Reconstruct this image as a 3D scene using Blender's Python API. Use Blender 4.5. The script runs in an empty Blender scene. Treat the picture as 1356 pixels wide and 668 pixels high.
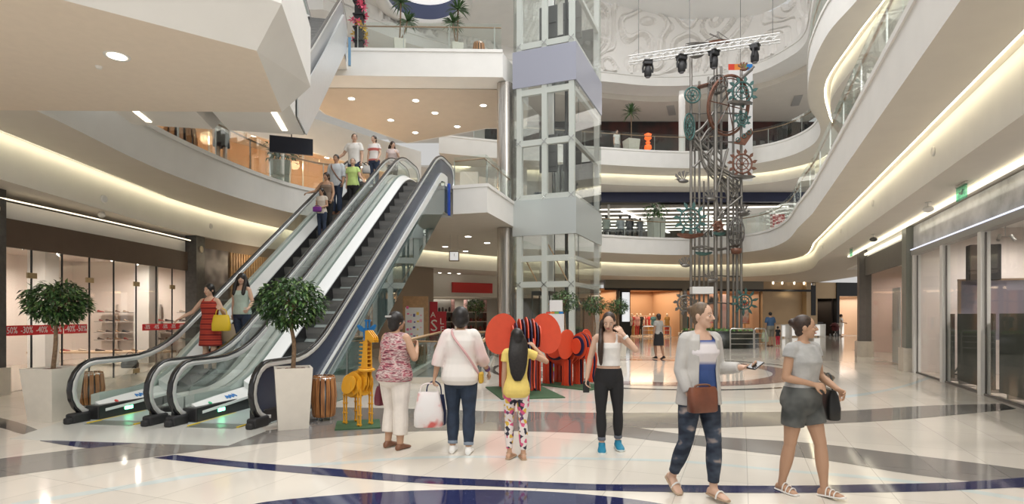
import bpy, bmesh, math, random
from mathutils import Vector, Matrix, Euler, noise
random.seed(7)
SC = bpy.context.scene
COL = SC.collection
PI = math.pi
F, CX, HY, CH = 750.0, 678.0, 418.0, 1.6
TH = math.radians(22.1)
def on_floor(px, py, z=0.0):
    Y = (CH - z) * F / (py - HY)
    return Vector(((px - CX) / F * Y, Y, z))
def pt(px, py, Y):
    return Vector(((px - CX) / F * Y, Y, CH + (HY - py) / F * Y))
def UV(u, v):
    return (u * math.cos(TH) + v * math.sin(TH), -u * math.sin(TH) + v * math.cos(TH))
# ------------------------------------------------------------------ materials
MATS = {}
def mat(name, col, rough=0.5, metal=0.0, emit=None, es=1.0, var=0.0, vscale=8.0, bump=0.0, bscale=60.0, spec=0.5, coat=0.0):
    if name in MATS: return MATS[name]
    m = bpy.data.materials.new(name); m.use_nodes = True
    nt = m.node_tree; b = nt.nodes['Principled BSDF']
    b.inputs['Base Color'].default_value = (*col, 1)
    b.inputs['Roughness'].default_value = rough
    b.inputs['Metallic'].default_value = metal
    b.inputs['Specular IOR Level'].default_value = spec
    b.inputs['Coat Weight'].default_value = coat
    if emit:
        b.inputs['Emission Color'].default_value = (*emit, 1)
        b.inputs['Emission Strength'].default_value = es
    if var > 0 or bump > 0:
        tc = nt.nodes.new('ShaderNodeTexCoord')
        n = nt.nodes.new('ShaderNodeTexNoise'); n.inputs['Scale'].default_value = vscale; n.inputs['Detail'].default_value = 3
        nt.links.new(tc.outputs['Object'], n.inputs['Vector'])
        if var > 0:
            r = nt.nodes.new('ShaderNodeValToRGB')
            r.color_ramp.elements[0].position = 0.3; r.color_ramp.elements[1].position = 0.7
            r.color_ramp.elements[0].color = (*[max(0, c * (1 - var)) for c in col], 1)
            r.color_ramp.elements[1].color = (*[min(1, c * (1 + var)) for c in col], 1)
            nt.links.new(n.outputs['Fac'], r.inputs['Fac']); nt.links.new(r.outputs['Color'], b.inputs['Base Color'])
        if bump > 0:
            n2 = nt.nodes.new('ShaderNodeTexNoise'); n2.inputs['Scale'].default_value = bscale
            nt.links.new(tc.outputs['Object'], n2.inputs['Vector'])
            bp = nt.nodes.new('ShaderNodeBump'); bp.inputs['Strength'].default_value = bump; bp.inputs['Distance'].default_value = 0.01
            nt.links.new(n2.outputs['Fac'], bp.inputs['Height']); nt.links.new(bp.outputs['Normal'], b.inputs['Normal'])
    MATS[name] = m
    return m
def glass(name, tint=(0.93, 0.97, 0.95), refl=0.1, edge=0.75, rough=0.02):
    if name in MATS: return MATS[name]
    m = bpy.data.materials.new(name); m.use_nodes = True
    nt = m.node_tree
    for n in list(nt.nodes): nt.nodes.remove(n)
    out = nt.nodes.new('ShaderNodeOutputMaterial'); mx = nt.nodes.new('ShaderNodeMixShader')
    tr = nt.nodes.new('ShaderNodeBsdfTransparent'); gl = nt.nodes.new('ShaderNodeBsdfGlossy')
    lw = nt.nodes.new('ShaderNodeLayerWeight'); lw.inputs['Blend'].default_value = 0.25
    mr = nt.nodes.new('ShaderNodeMapRange'); mr.inputs['To Min'].default_value = refl; mr.inputs['To Max'].default_value = edge
    tr.inputs['Color'].default_value = (*tint, 1); gl.inputs['Color'].default_value = (1, 1, 1, 1); gl.inputs['Roughness'].default_value = rough
    nt.links.new(lw.outputs['Fresnel'], mr.inputs['Value']); nt.links.new(mr.outputs['Result'], mx.inputs['Fac'])
    nt.links.new(tr.outputs[0], mx.inputs[1]); nt.links.new(gl.outputs[0], mx.inputs[2]); nt.links.new(mx.outputs[0], out.inputs['Surface'])
    MATS[name] = m
    return m
def ramp_mat(name, kind, stops, scale=20.0, rough=0.7, vec=(1, 1, 1), detail=2.0, const=False):
    """noise / voronoi / wave pattern through a colour ramp"""
    if name in MATS: return MATS[name]
    m = bpy.data.materials.new(name); m.use_nodes = True
    nt = m.node_tree; b = nt.nodes['Principled BSDF']; b.inputs['Roughness'].default_value = rough
    tc = nt.nodes.new('ShaderNodeTexCoord'); mp = nt.nodes.new('ShaderNodeMapping'); mp.inputs['Scale'].default_value = vec
    nt.links.new(tc.outputs['Object'], mp.inputs['Vector'])
    r = nt.nodes.new('ShaderNodeValToRGB')
    if const: r.color_ramp.interpolation = 'CONSTANT'
    while len(r.color_ramp.elements) < len(stops): r.color_ramp.elements.new(0.5)
    for e, (p, c) in zip(r.color_ramp.elements, stops): e.position = p; e.color = (*c, 1)
    if kind == 'noise':
        t = nt.nodes.new('ShaderNodeTexNoise'); t.inputs['Detail'].default_value = detail; o = t.outputs['Fac']
        t.inputs['Scale'].default_value = scale
    elif kind == 'voronoi':
        t = nt.nodes.new('ShaderNodeTexVoronoi'); t.inputs['Scale'].default_value = scale
        sx = nt.nodes.new('ShaderNodeSeparateColor'); nt.links.new(t.outputs['Color'], sx.inputs[0]); o = sx.outputs[0]
    else:
        t = nt.nodes.new('ShaderNodeTexWave'); t.inputs['Scale'].default_value = scale; o = t.outputs['Fac']
        t.bands_direction = kind[-1].upper(); t.inputs['Distortion'].default_value = detail
    nt.links.new(mp.outputs[0], t.inputs['Vector']); nt.links.new(o, r.inputs['Fac']); nt.links.new(r.outputs['Color'], b.inputs['Base Color'])
    MATS[name] = m
    return m
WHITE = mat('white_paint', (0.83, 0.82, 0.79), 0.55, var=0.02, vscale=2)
SOFFIT = mat('shaded_soffit', (0.71, 0.665, 0.595), 0.6, var=0.02, vscale=2)  # white undersides made darker, their shade put into the colour
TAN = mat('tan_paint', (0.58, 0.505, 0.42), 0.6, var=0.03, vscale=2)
STEEL = mat('brushed_steel', (0.62, 0.61, 0.59), 0.28, 1.0, var=0.05)
CHROME = mat('chrome', (0.75, 0.75, 0.74), 0.12, 1.0)
DARKSTEEL = mat('dark_steel', (0.13, 0.13, 0.13), 0.35, 0.8)
BLACK = mat('black_gloss', (0.012, 0.012, 0.013), 0.18)
BLACKM = mat('black_matt', (0.02, 0.02, 0.022), 0.6)
ALU = mat('white_aluminium', (0.78, 0.80, 0.79), 0.32, 0.25)
NAVY = mat('navy_panel', (0.055, 0.075, 0.17), 0.35)
WOOD = mat('oak_wood', (0.45, 0.25, 0.11), 0.45, var=0.25, vscale=14)
REDP = mat('red_panel', (0.62, 0.03, 0.025), 0.4)
GLASS = glass('clear_glass', (0.93, 0.965, 0.95), 0.015, 0.2)
GREENGLASS = glass('green_glass', (0.84, 0.92, 0.90), 0.10, 0.65)
COVE = mat('cove_light_strip', (1, 1, 1), 0.5, emit=(1.0, 0.9, 0.62), es=6.0)
LAMP = mat('lamp_white', (1, 1, 1), 0.5, emit=(1.0, 0.96, 0.88), es=6.0)
LAMPW = mat('lamp_warm', (1, 1, 1), 0.5, emit=(1.0, 0.86, 0.66), es=4.0)
PAPER = mat('white_paper', (0.8, 0.8, 0.8), 0.6)
# ------------------------------------------------------------------ mesh builder
class MB:
    def __init__(s): s.v = []; s.f = []; s.m = []; s.sm = []
    def add(s, vs, fs, mi=0, smooth=False):
        o = len(s.v); s.v += [Vector(p) for p in vs]
        for f in fs: s.f.append([i + o for i in f]); s.m.append(mi); s.sm.append(smooth)
        return s
    def box(s, c, d, rz=0.0, mi=0, rot=None, bev=0.0):
        hx, hy, hz = d[0] / 2, d[1] / 2, d[2] / 2
        R = rot if rot else Matrix.Rotation(rz, 3, 'Z')
        c = Vector(c)
        if bev > 0:
            b = min(bev, hx * .9, hy * .9, hz * .9)
            bm = bmesh.new(); bmesh.ops.create_cube(bm, size=1)
            for v in bm.verts: v.co = Vector((v.co.x * 2 * hx, v.co.y * 2 * hy, v.co.z * 2 * hz))
            bmesh.ops.bevel(bm, geom=bm.edges[:], offset=b, segments=2, affect='EDGES', profile=0.5)
            bm.verts.index_update()
            s.add([c + R @ v.co for v in bm.verts], [[v.index for v in f.verts] for f in bm.faces], mi); bm.free(); return s
        vs = [c + R @ Vector((x, y, z)) for x in (-hx, hx) for y in (-hy, hy) for z in (-hz, hz)]
        return s.add(vs, [(0, 1, 3, 2), (4, 6, 7, 5), (0, 4, 5, 1), (2, 3, 7, 6), (0, 2, 6, 4), (1, 5, 7, 3)], mi)
    def bar(s, p, q, w, h=None, mi=0, up=(0, 0, 1)):
        p, q = Vector(p), Vector(q); d = q - p; L = d.length
        if L < 1e-6: return s
        h = h or w; y = d / L; u = Vector(up)
        if abs(y.dot(u)) > .98: u = Vector((0, 1, 0)) if abs(y.y) < .9 else Vector((1, 0, 0))
        x = y.cross(u).normalized(); z = x.cross(y)
        R = Matrix((x, y, z)).transposed()
        return s.box((p + q) / 2, (w, L, h), mi=mi, rot=R)
    def rings(s, rs, mi=0, cap=True, smooth=True, closed=False):
        n = len(rs[0]); vs = [p for r in rs for p in r]; fs = []
        k = len(rs)
        for i in range(k if closed else k - 1):
            a, b = i * n, ((i + 1) % k) * n
            for j in range(n): fs.append((a + j, a + (j + 1) % n, b + (j + 1) % n, b + j))
        s.add(vs, fs, mi, smooth)
        if cap and not closed:
            s.add(rs[0], [list(range(n))[::-1]], mi); s.add(rs[-1], [list(range(n))], mi)
        return s
    def tube(s, pts, r, n=8, mi=0, cap=True, smooth=True, flat=1.0, closed=False):
        pts = [Vector(p) for p in pts]; k = len(pts)
        rr = r if isinstance(r, (list, tuple)) else [r] * k
        rs = []; x = None
        for i in range(k):
            if closed: t = pts[(i + 1) % k] - pts[i - 1]
            else: t = pts[min(i + 1, k - 1)] - pts[max(i - 1, 0)]
            if t.length < 1e-9: t = Vector((0, 0, 1))
            t.normalize()
            if x is None:
                u = Vector((0, 0, 1)) if abs(t.z) < .95 else Vector((1, 0, 0))
                x = t.cross(u).normalized()
            else:
                x = (x - t * x.dot(t))
                x = x.normalized() if x.length > 1e-6 else t.orthogonal().normalized()
            y = t.cross(x)
            rs.append([pts[i] + x * (math.cos(2 * PI * j / n) * rr[i]) + y * (math.sin(2 * PI * j / n) * rr[i] * flat) for j in range(n)])
        return s.rings(rs, mi, cap, smooth, closed)
    def lathe(s, prof, c=(0, 0, 0), n=20, mi=0, smooth=True):
        c = Vector(c)
        rs = [[c + Vector((r * math.cos(2 * PI * j / n), r * math.sin(2 * PI * j / n), z)) for j in range(n)] for r, z in prof]
        return s.rings(rs, mi, True, smooth)
    def ball(s, c, r, nu=12, nv=8, mi=0, rot=None):
        c = Vector(c); r = (r, r, r) if not isinstance(r, (tuple, list)) else r
        R = rot or Matrix.Identity(3); rs = []
        for i in range(nv + 1):
            a = -PI / 2 + PI * i / nv; ca = max(math.cos(a), 0.02)
            rs.append([c + R @ Vector((r[0] * ca * math.cos(2 * PI * j / nu), r[1] * ca * math.sin(2 * PI * j / nu), r[2] * math.sin(a))) for j in range(nu)])
        return s.rings(rs, mi)
    def prism(s, poly, z0, z1, mi=0, side=None, top=None, bot=None):
        n = len(poly); a = sum(poly[i][0] * poly[(i + 1) % n][1] - poly[(i + 1) % n][0] * poly[i][1] for i in range(n))
        if a < 0: poly = poly[::-1]
        lo = [Vector((p[0], p[1], z0)) for p in poly]; hi = [Vector((p[0], p[1], z1)) for p in poly]
        s.add(lo, [list(range(n))[::-1]], mi if bot is None else bot); s.add(hi, [list(range(n))], mi if top is None else top)
        s.add(lo + hi, [(i, (i + 1) % n, n + (i + 1) % n, n + i) for i in range(n)], mi if side is None else side)
        return s
    def plate(s, pts, nrm, t, mi=0):
        """planar polygon thickened by t along nrm (centred)"""
        n = len(pts); h = Vector(nrm).normalized() * (t / 2)
        a = [Vector(p) - h for p in pts]; b = [Vector(p) + h for p in pts]
        s.add(a, [list(range(n))[::-1]], mi); s.add(b, [list(range(n))], mi)
        s.add(a + b, [(i, (i + 1) % n, n + (i + 1) % n, n + i) for i in range(n)], mi)
        return s
    def sweep(s, path, prof, mi=0, closed=False, smooth=False):
        """path: plan points (x, y[, z]); prof: closed list of (d, z): d to the LEFT of travel"""
        P = [Vector((p[0], p[1], p[2] if len(p) > 2 else 0)) for p in path]; k = len(P); rs = []
        for i in range(k):
            t = (P[(i + 1) % k] - P[i - 1]) if closed else (P[min(i + 1, k - 1)] - P[max(i - 1, 0)])
            t.z = 0; t.normalize(); nrm = Vector((-t.y, t.x, 0)); sc = 1.0
            if 0 < i < k - 1:
                t2 = P[i + 1] - P[i]; t2.z = 0; t2.normalize(); sc = 1 / max(abs(t.dot(t2)), .5)
            rs.append([P[i] + nrm * (d * sc) + Vector((0, 0, z)) for d, z in prof])
        return s.rings(rs, mi, True, smooth, closed)
    def leaf(s, p, d, L, W, mi=0, fold=0.2):
        d = Vector(d).normalized(); u = d.cross(Vector((random.uniform(-.3, .3), random.uniform(-.3, .3), 1))).normalized()
        n = u.cross(d); p = Vector(p); m = p + d * L * .45
        return s.add([p, m + u * W / 2 + n * W * fold, p + d * L - n * L * .12, m - u * W / 2 + n * W * fold, m], [(0, 4, 1), (0, 3, 4), (4, 2, 1), (3, 2, 4)], mi)
    def build(s, name, mats, parent=None, kind=None, world=False, origin=None, smooth=None):
        me = bpy.data.meshes.new(name); vs = s.v
        o = bpy.data.objects.new(name, me); COL.objects.link(o)
        if parent is None:
            if origin is None:
                xs = [v.x for v in vs]; ys = [v.y for v in vs]; zs = [v.z for v in vs]
                origin = Vector(((min(xs) + max(xs)) / 2, (min(ys) + max(ys)) / 2, min(zs)))
            origin = Vector(origin); vs = [v - origin for v in vs]; o.location = origin
        else:
            o.parent = parent
            if world:
                M = wm(parent).inverted(); vs = [M @ v for v in vs]
        me.from_pydata([tuple(v) for v in vs], [], s.f); me.update()
        for m in (mats if isinstance(mats, (list, tuple)) else [mats]): me.materials.append(m)
        me.polygons.foreach_set('material_index', s.m)
        me.polygons.foreach_set('use_smooth', s.sm if smooth is None else [smooth] * len(s.f))
        if kind: o['kind'] = kind
        return o
def wm(o):
    M = Matrix.Translation(o.location) @ o.rotation_euler.to_matrix().to_4x4() @ Matrix.Diagonal((*o.scale, 1))
    return wm(o.parent) @ M if o.parent else M
def tag(o, label, cat, group=None):
    o['label'] = label; o['category'] = cat
    if group: o['group'] = group
    return o
def thing(name, label, cat, loc=(0, 0, 0), rz=0.0, group=None):
    o = bpy.data.objects.new(name, None); COL.objects.link(o); o.empty_display_size = .1
    o.location = loc; o.rotation_euler = (0, 0, rz)
    return tag(o, label, cat, group)
def struct(mb, name, mats): return mb.build(name, mats, kind='structure')
def copy_tree(o, parent=None):
    c = o.copy(); COL.objects.link(c)
    if parent: c.parent = parent
    for ch in list(o.children): copy_tree(ch, c)
    return c
def dup(root, loc, rz=None, label=None, scale=None):
    r = copy_tree(root); r.location = loc
    if rz is not None: r.rotation_euler = (0, 0, rz)
    if label: r['label'] = label
    if scale: r.scale = (scale, scale, scale)
    return r
def spline(pts, n=8, closed=False):
    P = [Vector(p) for p in pts]; k = len(P); out = []
    def g(i): return P[i % k] if closed else P[max(0, min(k - 1, i))]
    for i in range(k if closed else k - 1):
        a, b, c, d = g(i - 1), g(i), g(i + 1), g(i + 2)
        for j in range(n):
            t = j / n
            out.append(0.5 * ((2 * b) + (c - a) * t + (2 * a - 5 * b + 4 * c - d) * t * t + (3 * b - a - 3 * c + d) * t ** 3))
    if not closed: out.append(P[-1].copy())
    return out
# ------------------------------------------------------------------ camera, world, view
cam = bpy.data.objects.new('camera', bpy.data.cameras.new('camera')); COL.objects.link(cam)
cam.location = (0, 0, CH); cam.rotation_euler = (PI / 2, 0, 0)
cam.data.sensor_width = 36; cam.data.lens = F / 1356 * 36; cam.data.shift_y = (HY - 334) / 1356
cam.data.clip_start = 0.05; cam.data.clip_end = 300
SC.camera = cam
w = bpy.data.worlds.new('sky'); SC.world = w; w.use_nodes = True
w.node_tree.nodes['Background'].inputs[0].default_value = (1.0, 0.985, 0.96, 1)
w.node_tree.nodes['Background'].inputs[1].default_value = 0.6
vs_ = SC.view_settings
vs_.view_transform = 'Standard'; vs_.look = 'None'; vs_.exposure = 0.0; vs_.gamma = 1.0; vs_.use_curve_mapping = False
SC.render.engine = 'CYCLES'
cy = SC.cycles
cy.max_bounces = 7; cy.diffuse_bounces = 4; cy.glossy_bounces = 4; cy.transparent_max_bounces = 40; cy.transmission_bounces = 4
cy.sample_clamp_indirect = 6.0; cy.caustics_reflective = False; cy.caustics_refractive = False; cy.use_denoising = True
# ------------------------------------------------------------------ lights
def area(name, loc, size, power, col=(1, .95, .88), rot=(0, 0, 0), sy=None):
    l = bpy.data.lights.new(name, 'AREA'); l.energy = power; l.color = col; l.size = size
    if sy: l.shape = 'RECTANGLE'; l.size_y = sy
    o = bpy.data.objects.new(name, l); COL.objects.link(o); o.location = loc; o.rotation_euler = rot; return o
def point(name, loc, power, col=(1, .9, .75), r=.25):
    l = bpy.data.lights.new(name, 'POINT'); l.energy = power; l.color = col; l.shadow_soft_size = r
    o = bpy.data.objects.new(name, l); COL.objects.link(o); o.location = loc; return o
def spot(name, loc, power, col=(1, .9, .78), ang=110, r=.12):
    l = bpy.data.lights.new(name, 'SPOT'); l.energy = power; l.color = col; l.spot_size = math.radians(ang); l.spot_blend = .8; l.shadow_soft_size = r
    o = bpy.data.objects.new(name, l); COL.objects.link(o); o.location = loc; return o
area('skylight_over_atrium', (6, 18, 21.0), 12, 3300, (1, .99, .98), sy=16)
area('entrance_side_fill', (0, -2, 14), 14, 2200, (1, .97, .93), rot=(math.radians(20), 0, 0))  # unseen fill lamp added above and behind the camera
# ------------------------------------------------------------------ plan curves
PT2, FB2, FL2 = 5.9, 4.95, 5.8
CG = 4.13                                   # ground floor ceiling
FL3, PT3, FB3, CL2 = 11.43, 11.53, 10.5, 9.87
FL4, PT4, FB4, CL3 = 16.85, 16.95, 16.2, 15.85
lip2_left = [(-9.0, 3), (-9.1, 7), (-9.27, 10.25), (-9.6, 14), (-9.75, 17), (-9.3, 20.4), (-7.9, 24.2), (-5, 28.5), (-1.2, 32), (2, 33.9), (5.8, 35.5), (8.5, 36.6), (12.1, 37.5), (15.0, 37.0), (16.5, 34.8), (16.3, 31.5), UV(3.06, 29.5)]
lip2_right = [UV(3.06, v) for v in (26, 20, 14, 8, 2, -4)]
LIP2 = spline(lip2_left, 6) + [Vector(p) for p in lip2_right]
GAL2 = spline([(-7.3, 3), (-7.6, 6.5), (-7.8, 9.6), (-8.05, 12), (-8.07, 13.8), (-7.8, 16.2), (-7.26, 18.3), (-6.4, 19.45), (-5.0, 19.75)], 7)
LAND2 = [Vector(p) for p in ((-5.0, 19.75), (-2.06, 19.35), (-1.95, 18.75), (-.8, 18.4), (.06, 21.4))]
FAR2 = spline([(.06, 28.3), (2.5, 29.1), (4.9, 30.1), (7, 30.9), (9.3, 31.4), (11.3, 30.9), (12.5, 29.7), (12.8, 28), (12.25, 25.2), (10.95, 21.7)], 6) + [Vector(UV(2.15, v)) for v in (21, 18, 14, 10, 6, 2, -4)]
FAR3 = spline([(-4, 31), (-1, 32), (2, 32.7), (5.4, 33.4), (7.8, 33.9), (10.1, 34.2), (12, 34.1), (14.2, 33.2), (15.4, 31.8), (15.7, 29.9), (15.2, 28), (14.2, 26.2), (12.7, 24.2), (11.5, 22), (10.7, 20.2), (9.95, 17.8), (9.65, 15.5), UV(3.7, 14), UV(4.3, 10)], 6)
LIP3 = spline([(-4, 33.5), (-1, 34.2), (5.4, 35.4), (10.1, 36.1), (13.5, 36), (16, 35), (17.4, 33), (17.4, 31), (16.6, 28.5), (15.3, 26.8), (14.1, 25.2), (12.1, 21.9), (11.1, 18.6), (10.5, 16.06), UV(4.7, 13), UV(5.2, 10)], 6)
WALL4 = [(-9, 27), (-6, 30), (-3, 32), (0, 33.6), (2.5, 34.6), (5.7, 35.3), (9.1, 36), (12.2, 35.7), (14.6, 34.2), (15.6, 32.2), (15.7, 30.3), (14.4, 27.2), UV(2.9, 24), UV(2.9, 20)]
WALL4 = spline(WALL4, 8)
FW = [(-16, 33.5), (-6, 33.2), (5.5, 40), (22, 43)]      # back walls of the ground-floor walks
def pl(c): return [(p[0], p[1]) for p in c]
# ------------------------------------------------------------------ slabs, ceilings
OUT2 = [UV(9, -4), UV(9, 34), (24, 47), (-20, 47), (-20, 3)]
b = MB()
poly = pl(GAL2) + pl(LAND2[1:]) + [(.06, 28.3)] + pl(FAR2[1:])
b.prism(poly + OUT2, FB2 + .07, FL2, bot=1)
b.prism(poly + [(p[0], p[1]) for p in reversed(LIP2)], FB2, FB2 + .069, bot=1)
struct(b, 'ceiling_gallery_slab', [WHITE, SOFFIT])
# dropped ceiling over the ground-floor walks, its edge is the curved cove face
def offset(c, d):
    out = []
    for i in range(len(c)):
        t = c[min(i + 1, len(c) - 1)] - c[max(i - 1, 0)]; t = Vector((t[0], t[1])).normalized()
        out.append((c[i][0] - t.y * d, c[i][1] + t.x * d))
    return out
COV2 = offset([Vector((p[0], p[1])) for p in LIP2], .22)
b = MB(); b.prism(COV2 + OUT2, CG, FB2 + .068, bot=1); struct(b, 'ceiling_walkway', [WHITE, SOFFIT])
b = MB(); b.sweep(pl(LIP2), [(.055, FB2 + .02), (.055, FB2 + .06), (.015, FB2 + .06), (.015, FB2 + .02)]); struct(b, 'trim_1', [COVE])
OUT3 = [UV(9, 10), UV(9, 34), (24, 47), (-4, 47)]
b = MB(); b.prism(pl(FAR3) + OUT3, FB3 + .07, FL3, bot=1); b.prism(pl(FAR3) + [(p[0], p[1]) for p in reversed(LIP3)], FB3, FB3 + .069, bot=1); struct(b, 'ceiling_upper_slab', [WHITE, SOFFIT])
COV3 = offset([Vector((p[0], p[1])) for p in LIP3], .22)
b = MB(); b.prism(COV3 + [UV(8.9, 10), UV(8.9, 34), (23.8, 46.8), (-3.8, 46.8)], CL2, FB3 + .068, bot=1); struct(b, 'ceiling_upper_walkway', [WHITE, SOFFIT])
b = MB(); b.sweep(pl(LIP3), [(.055, FB3 + .02), (.055, FB3 + .06), (.015, FB3 + .06), (.015, FB3 + .02)]); struct(b, 'trim_2', [COVE])
# top level: fascia, inner ceiling
W4 = [Vector((p[0], p[1])) for p in WALL4]
OUT4 = [UV(9, 20), UV(9, 36), (22, 47), (-22, 47), (-20, 27)]
b = MB(); b.prism(pl(W4) + OUT4, FB4, FL4); struct(b, 'ceiling_top_slab', [WHITE])
b = MB(); b.prism(offset(W4, 1.7) + [UV(8.9, 20), UV(8.9, 36), (21.8, 46.8), (-10, 46.8)], CL3, FB4 - .002); struct(b, 'ceiling_top_walkway', [SOFFIT])
# curbs on top of the fascias
def curb(path, z, n, closed=False):
    b = MB(); b.sweep(path, [(-.035, z - .11), (.16, z - .11), (.16, z), (-.035, z)], closed=closed); struct(b, n, [WHITE])
curb(pl(GAL2) + pl(LAND2[1:2]), PT2, 'trim_3'); curb(pl(LAND2[1:]), PT2, 'trim_4'); curb(pl(FAR2), PT2, 'trim_5'); curb(pl(FAR3), PT3, 'trim_6')
b = MB(); b.sweep(pl(W4), [(-.06, FL4 - .1), (.3, FL4 - .1), (.3, FL4 + .12), (-.06, FL4 + .12)]); struct(b, 'trim_7', [WHITE])
# near bridge on level two, chamfered all round
b = MB()
lo = [(-7.8, 5.6), (-5.6, 5.3), (-4.67, 6.0), (-3.2, 7.1), (-3.76, 9.3), (-3.9, 9.05), (-7.8, 9.05)]
lo = [(-14, 4.2), (-7.0, 4.25), (-4.67, 6.0), (-3.2, 7.1), (-3.76, 9.25), (-14, 9.05)]
hi = [(-14, 3.8), (-6.85, 3.85), (-4.45, 5.66), (-2.82, 6.93), (-3.36, 9.45), (-14, 9.3)]
n = len(lo)
def lv(p, z): return [Vector((a, c, z)) for a, c in p]
A, B_, C_ = lv(lo, FB2 - .03), lv(hi, 5.42), [Vector((a, c, 6.4)) for a, c in hi]
b.add(A, [list(range(n))[::-1]], 1); b.add(C_, [list(range(n))])
b.rings([A, B_, C_], cap=False, smooth=False)
struct(b, 'ceiling_bridge', [WHITE, mat('bridge_soffit', (.84, .735, .62), .6, var=.02)])  # bridge soffit colour carries the warm shade of the underside
# level-three landing across the atrium and the ceiling below it
b = MB(); b.prism([(-6.4, 21), (-.35, 21.15), (.7, 24.2), (.7, 27.0), (-1.2, 27.0), (-5.4, 29.3), (-8.3, 25), (-8.8, 21)], FB3, FL3); struct(b, 'ceiling_landing', [WHITE])
curb([(-6.4, 21), (-.35, 21.15)], PT3, 'trim_8')
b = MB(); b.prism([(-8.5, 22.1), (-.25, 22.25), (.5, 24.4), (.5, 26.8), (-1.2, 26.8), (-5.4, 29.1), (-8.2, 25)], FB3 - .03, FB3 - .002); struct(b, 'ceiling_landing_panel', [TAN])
# ------------------------------------------------------------------ carved relief wall + roof
def relief():
    """wall with stepped contour-line relief, true displaced geometry"""
    b = MB(); NZ = 110; base = []; L = 0
    P = [W4[0]]
    for i in range(1, len(W4)):
        a, c = W4[i - 1], W4[i]; m = max(1, int((c - a).length / .075))
        for j in range(1, m + 1): P.append(a.lerp(c, j / m))
    def top(p): return 21.3 - max(0, (p.x - 5.0)) * .14 - max(0, p.x - 12) * .08
    s = 0; grid = []
    for i, p in enumerate(P):
        t = P[min(i + 1, len(P) - 1)] - P[max(i - 1, 0)]; nn = Vector((t.y, -t.x)).normalized()
        if i: s += (P[i] - P[i - 1]).length
        zt = top(p); row = []
        for k in range(NZ + 1):
            z = FL4 + (zt - FL4) * k / NZ
            q = Vector((s * .50, z * .50, 1.7)); q2 = q + Vector((noise.noise(q * .8), noise.noise(q * .8 + Vector((9, 2, 4))), 0)) * .5
            h = (noise.noise(q2 * .8) * .5 + .5) * 7.5
            fl = math.floor(h); fr = h - fl
            st = .55 * (fl + min(1, max(0, (fr - .60) / .10))) + 1.1 * max(0, min(1, (.13 - abs(fr - .5)) / .05)) - .7 * max(0, 1 - abs(fr - .25) / .08)
            d = .20 * (st - 2)
            row.append(Vector((p.x + nn.x * d, p.y + nn.y * d, z)))
        grid.append(row)
    vs = [p for r in grid for p in r]; m = NZ + 1
    fs = [(i * m + k, (i + 1) * m + k, (i + 1) * m + k + 1, i * m + k + 1) for i in range(len(grid) - 1) for k in range(NZ)]
    b.add(vs, fs, 0, False)
    return struct(b, 'wall_relief', [mat('relief_plaster', (0.86, 0.84, 0.81), .65)])
relief()
def top_(p): return 21.3 - max(0, (p[0] - 5.0)) * .14 - max(0, p[0] - 12) * .08
# domed white roof membrane
b = MB(); rim = [p for p in W4 if p.x > 1.5]; c = Vector((6.5, 25.5, 23.5)); rs = []
outer = [Vector((p.x, p.y, top_(p) - .04)) for p in rim]
for k in range(9):
    t = k / 8; rs.append([o.lerp(Vector((c.x, c.y, o.z)), t) + Vector((0, 0, 2.0 * math.sin(t * PI / 2))) for o in outer])
for r in range(8): b.add(rs[r] + rs[r + 1], [(j, j + 1, len(outer) + j + 1, len(outer) + j) for j in range(len(outer) - 1)], 0, True)
struct(b, 'ceiling_dome', [mat('roof_membrane', (0.9, 0.9, 0.89), .7)])
# ceiling with the oval light well (upper left)
RC = Vector((-4.4, 28.3)); rx, ry = 1.82, 2.1
b = MB(); N = 40
def ell(a, c, z): return [Vector((RC.x + rx * a * math.cos(2 * PI * j / N), RC.y + ry * c * math.sin(2 * PI * j / N), z)) for j in range(N)]
b.rings([ell(1.32, 1.22, 17.4), ell(1.30, 1.2, 17.2), ell(1.0, 1.0, 17.2), ell(1, 1, 17.5), ell(1.02, 1.02, 17.5)], cap=False)
struct(b, 'trim_9', [WHITE])
b = MB(); b.rings([ell(1.02, 1.02, 17.45), ell(1.02, 1.02, 18.3)], cap=False); struct(b, 'trim_10', [NAVY])
b = MB(); b.rings([ell(1.1, 1.1, 18.3), ell(.5, .5, 18.5)], cap=True); struct(b, 'ceiling_light_well', [mat('light_well', (1, 1, 1), .6, emit=(1, .98, .95), es=.7)])
b = MB(); sq = [Vector((RC.x + 12 * max(-1, min(1, 1.5 * math.cos(2 * PI * j / N))) * .42, RC.y + 5.6 * max(-1, min(1, 1.5 * math.sin(2 * PI * j / N))), 17.5)) for j in range(N)]
b.rings([ell(1.2, 1.15, 17.42), sq], cap=False, smooth=False); struct(b, 'ceiling_upper_left', [WHITE])
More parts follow.
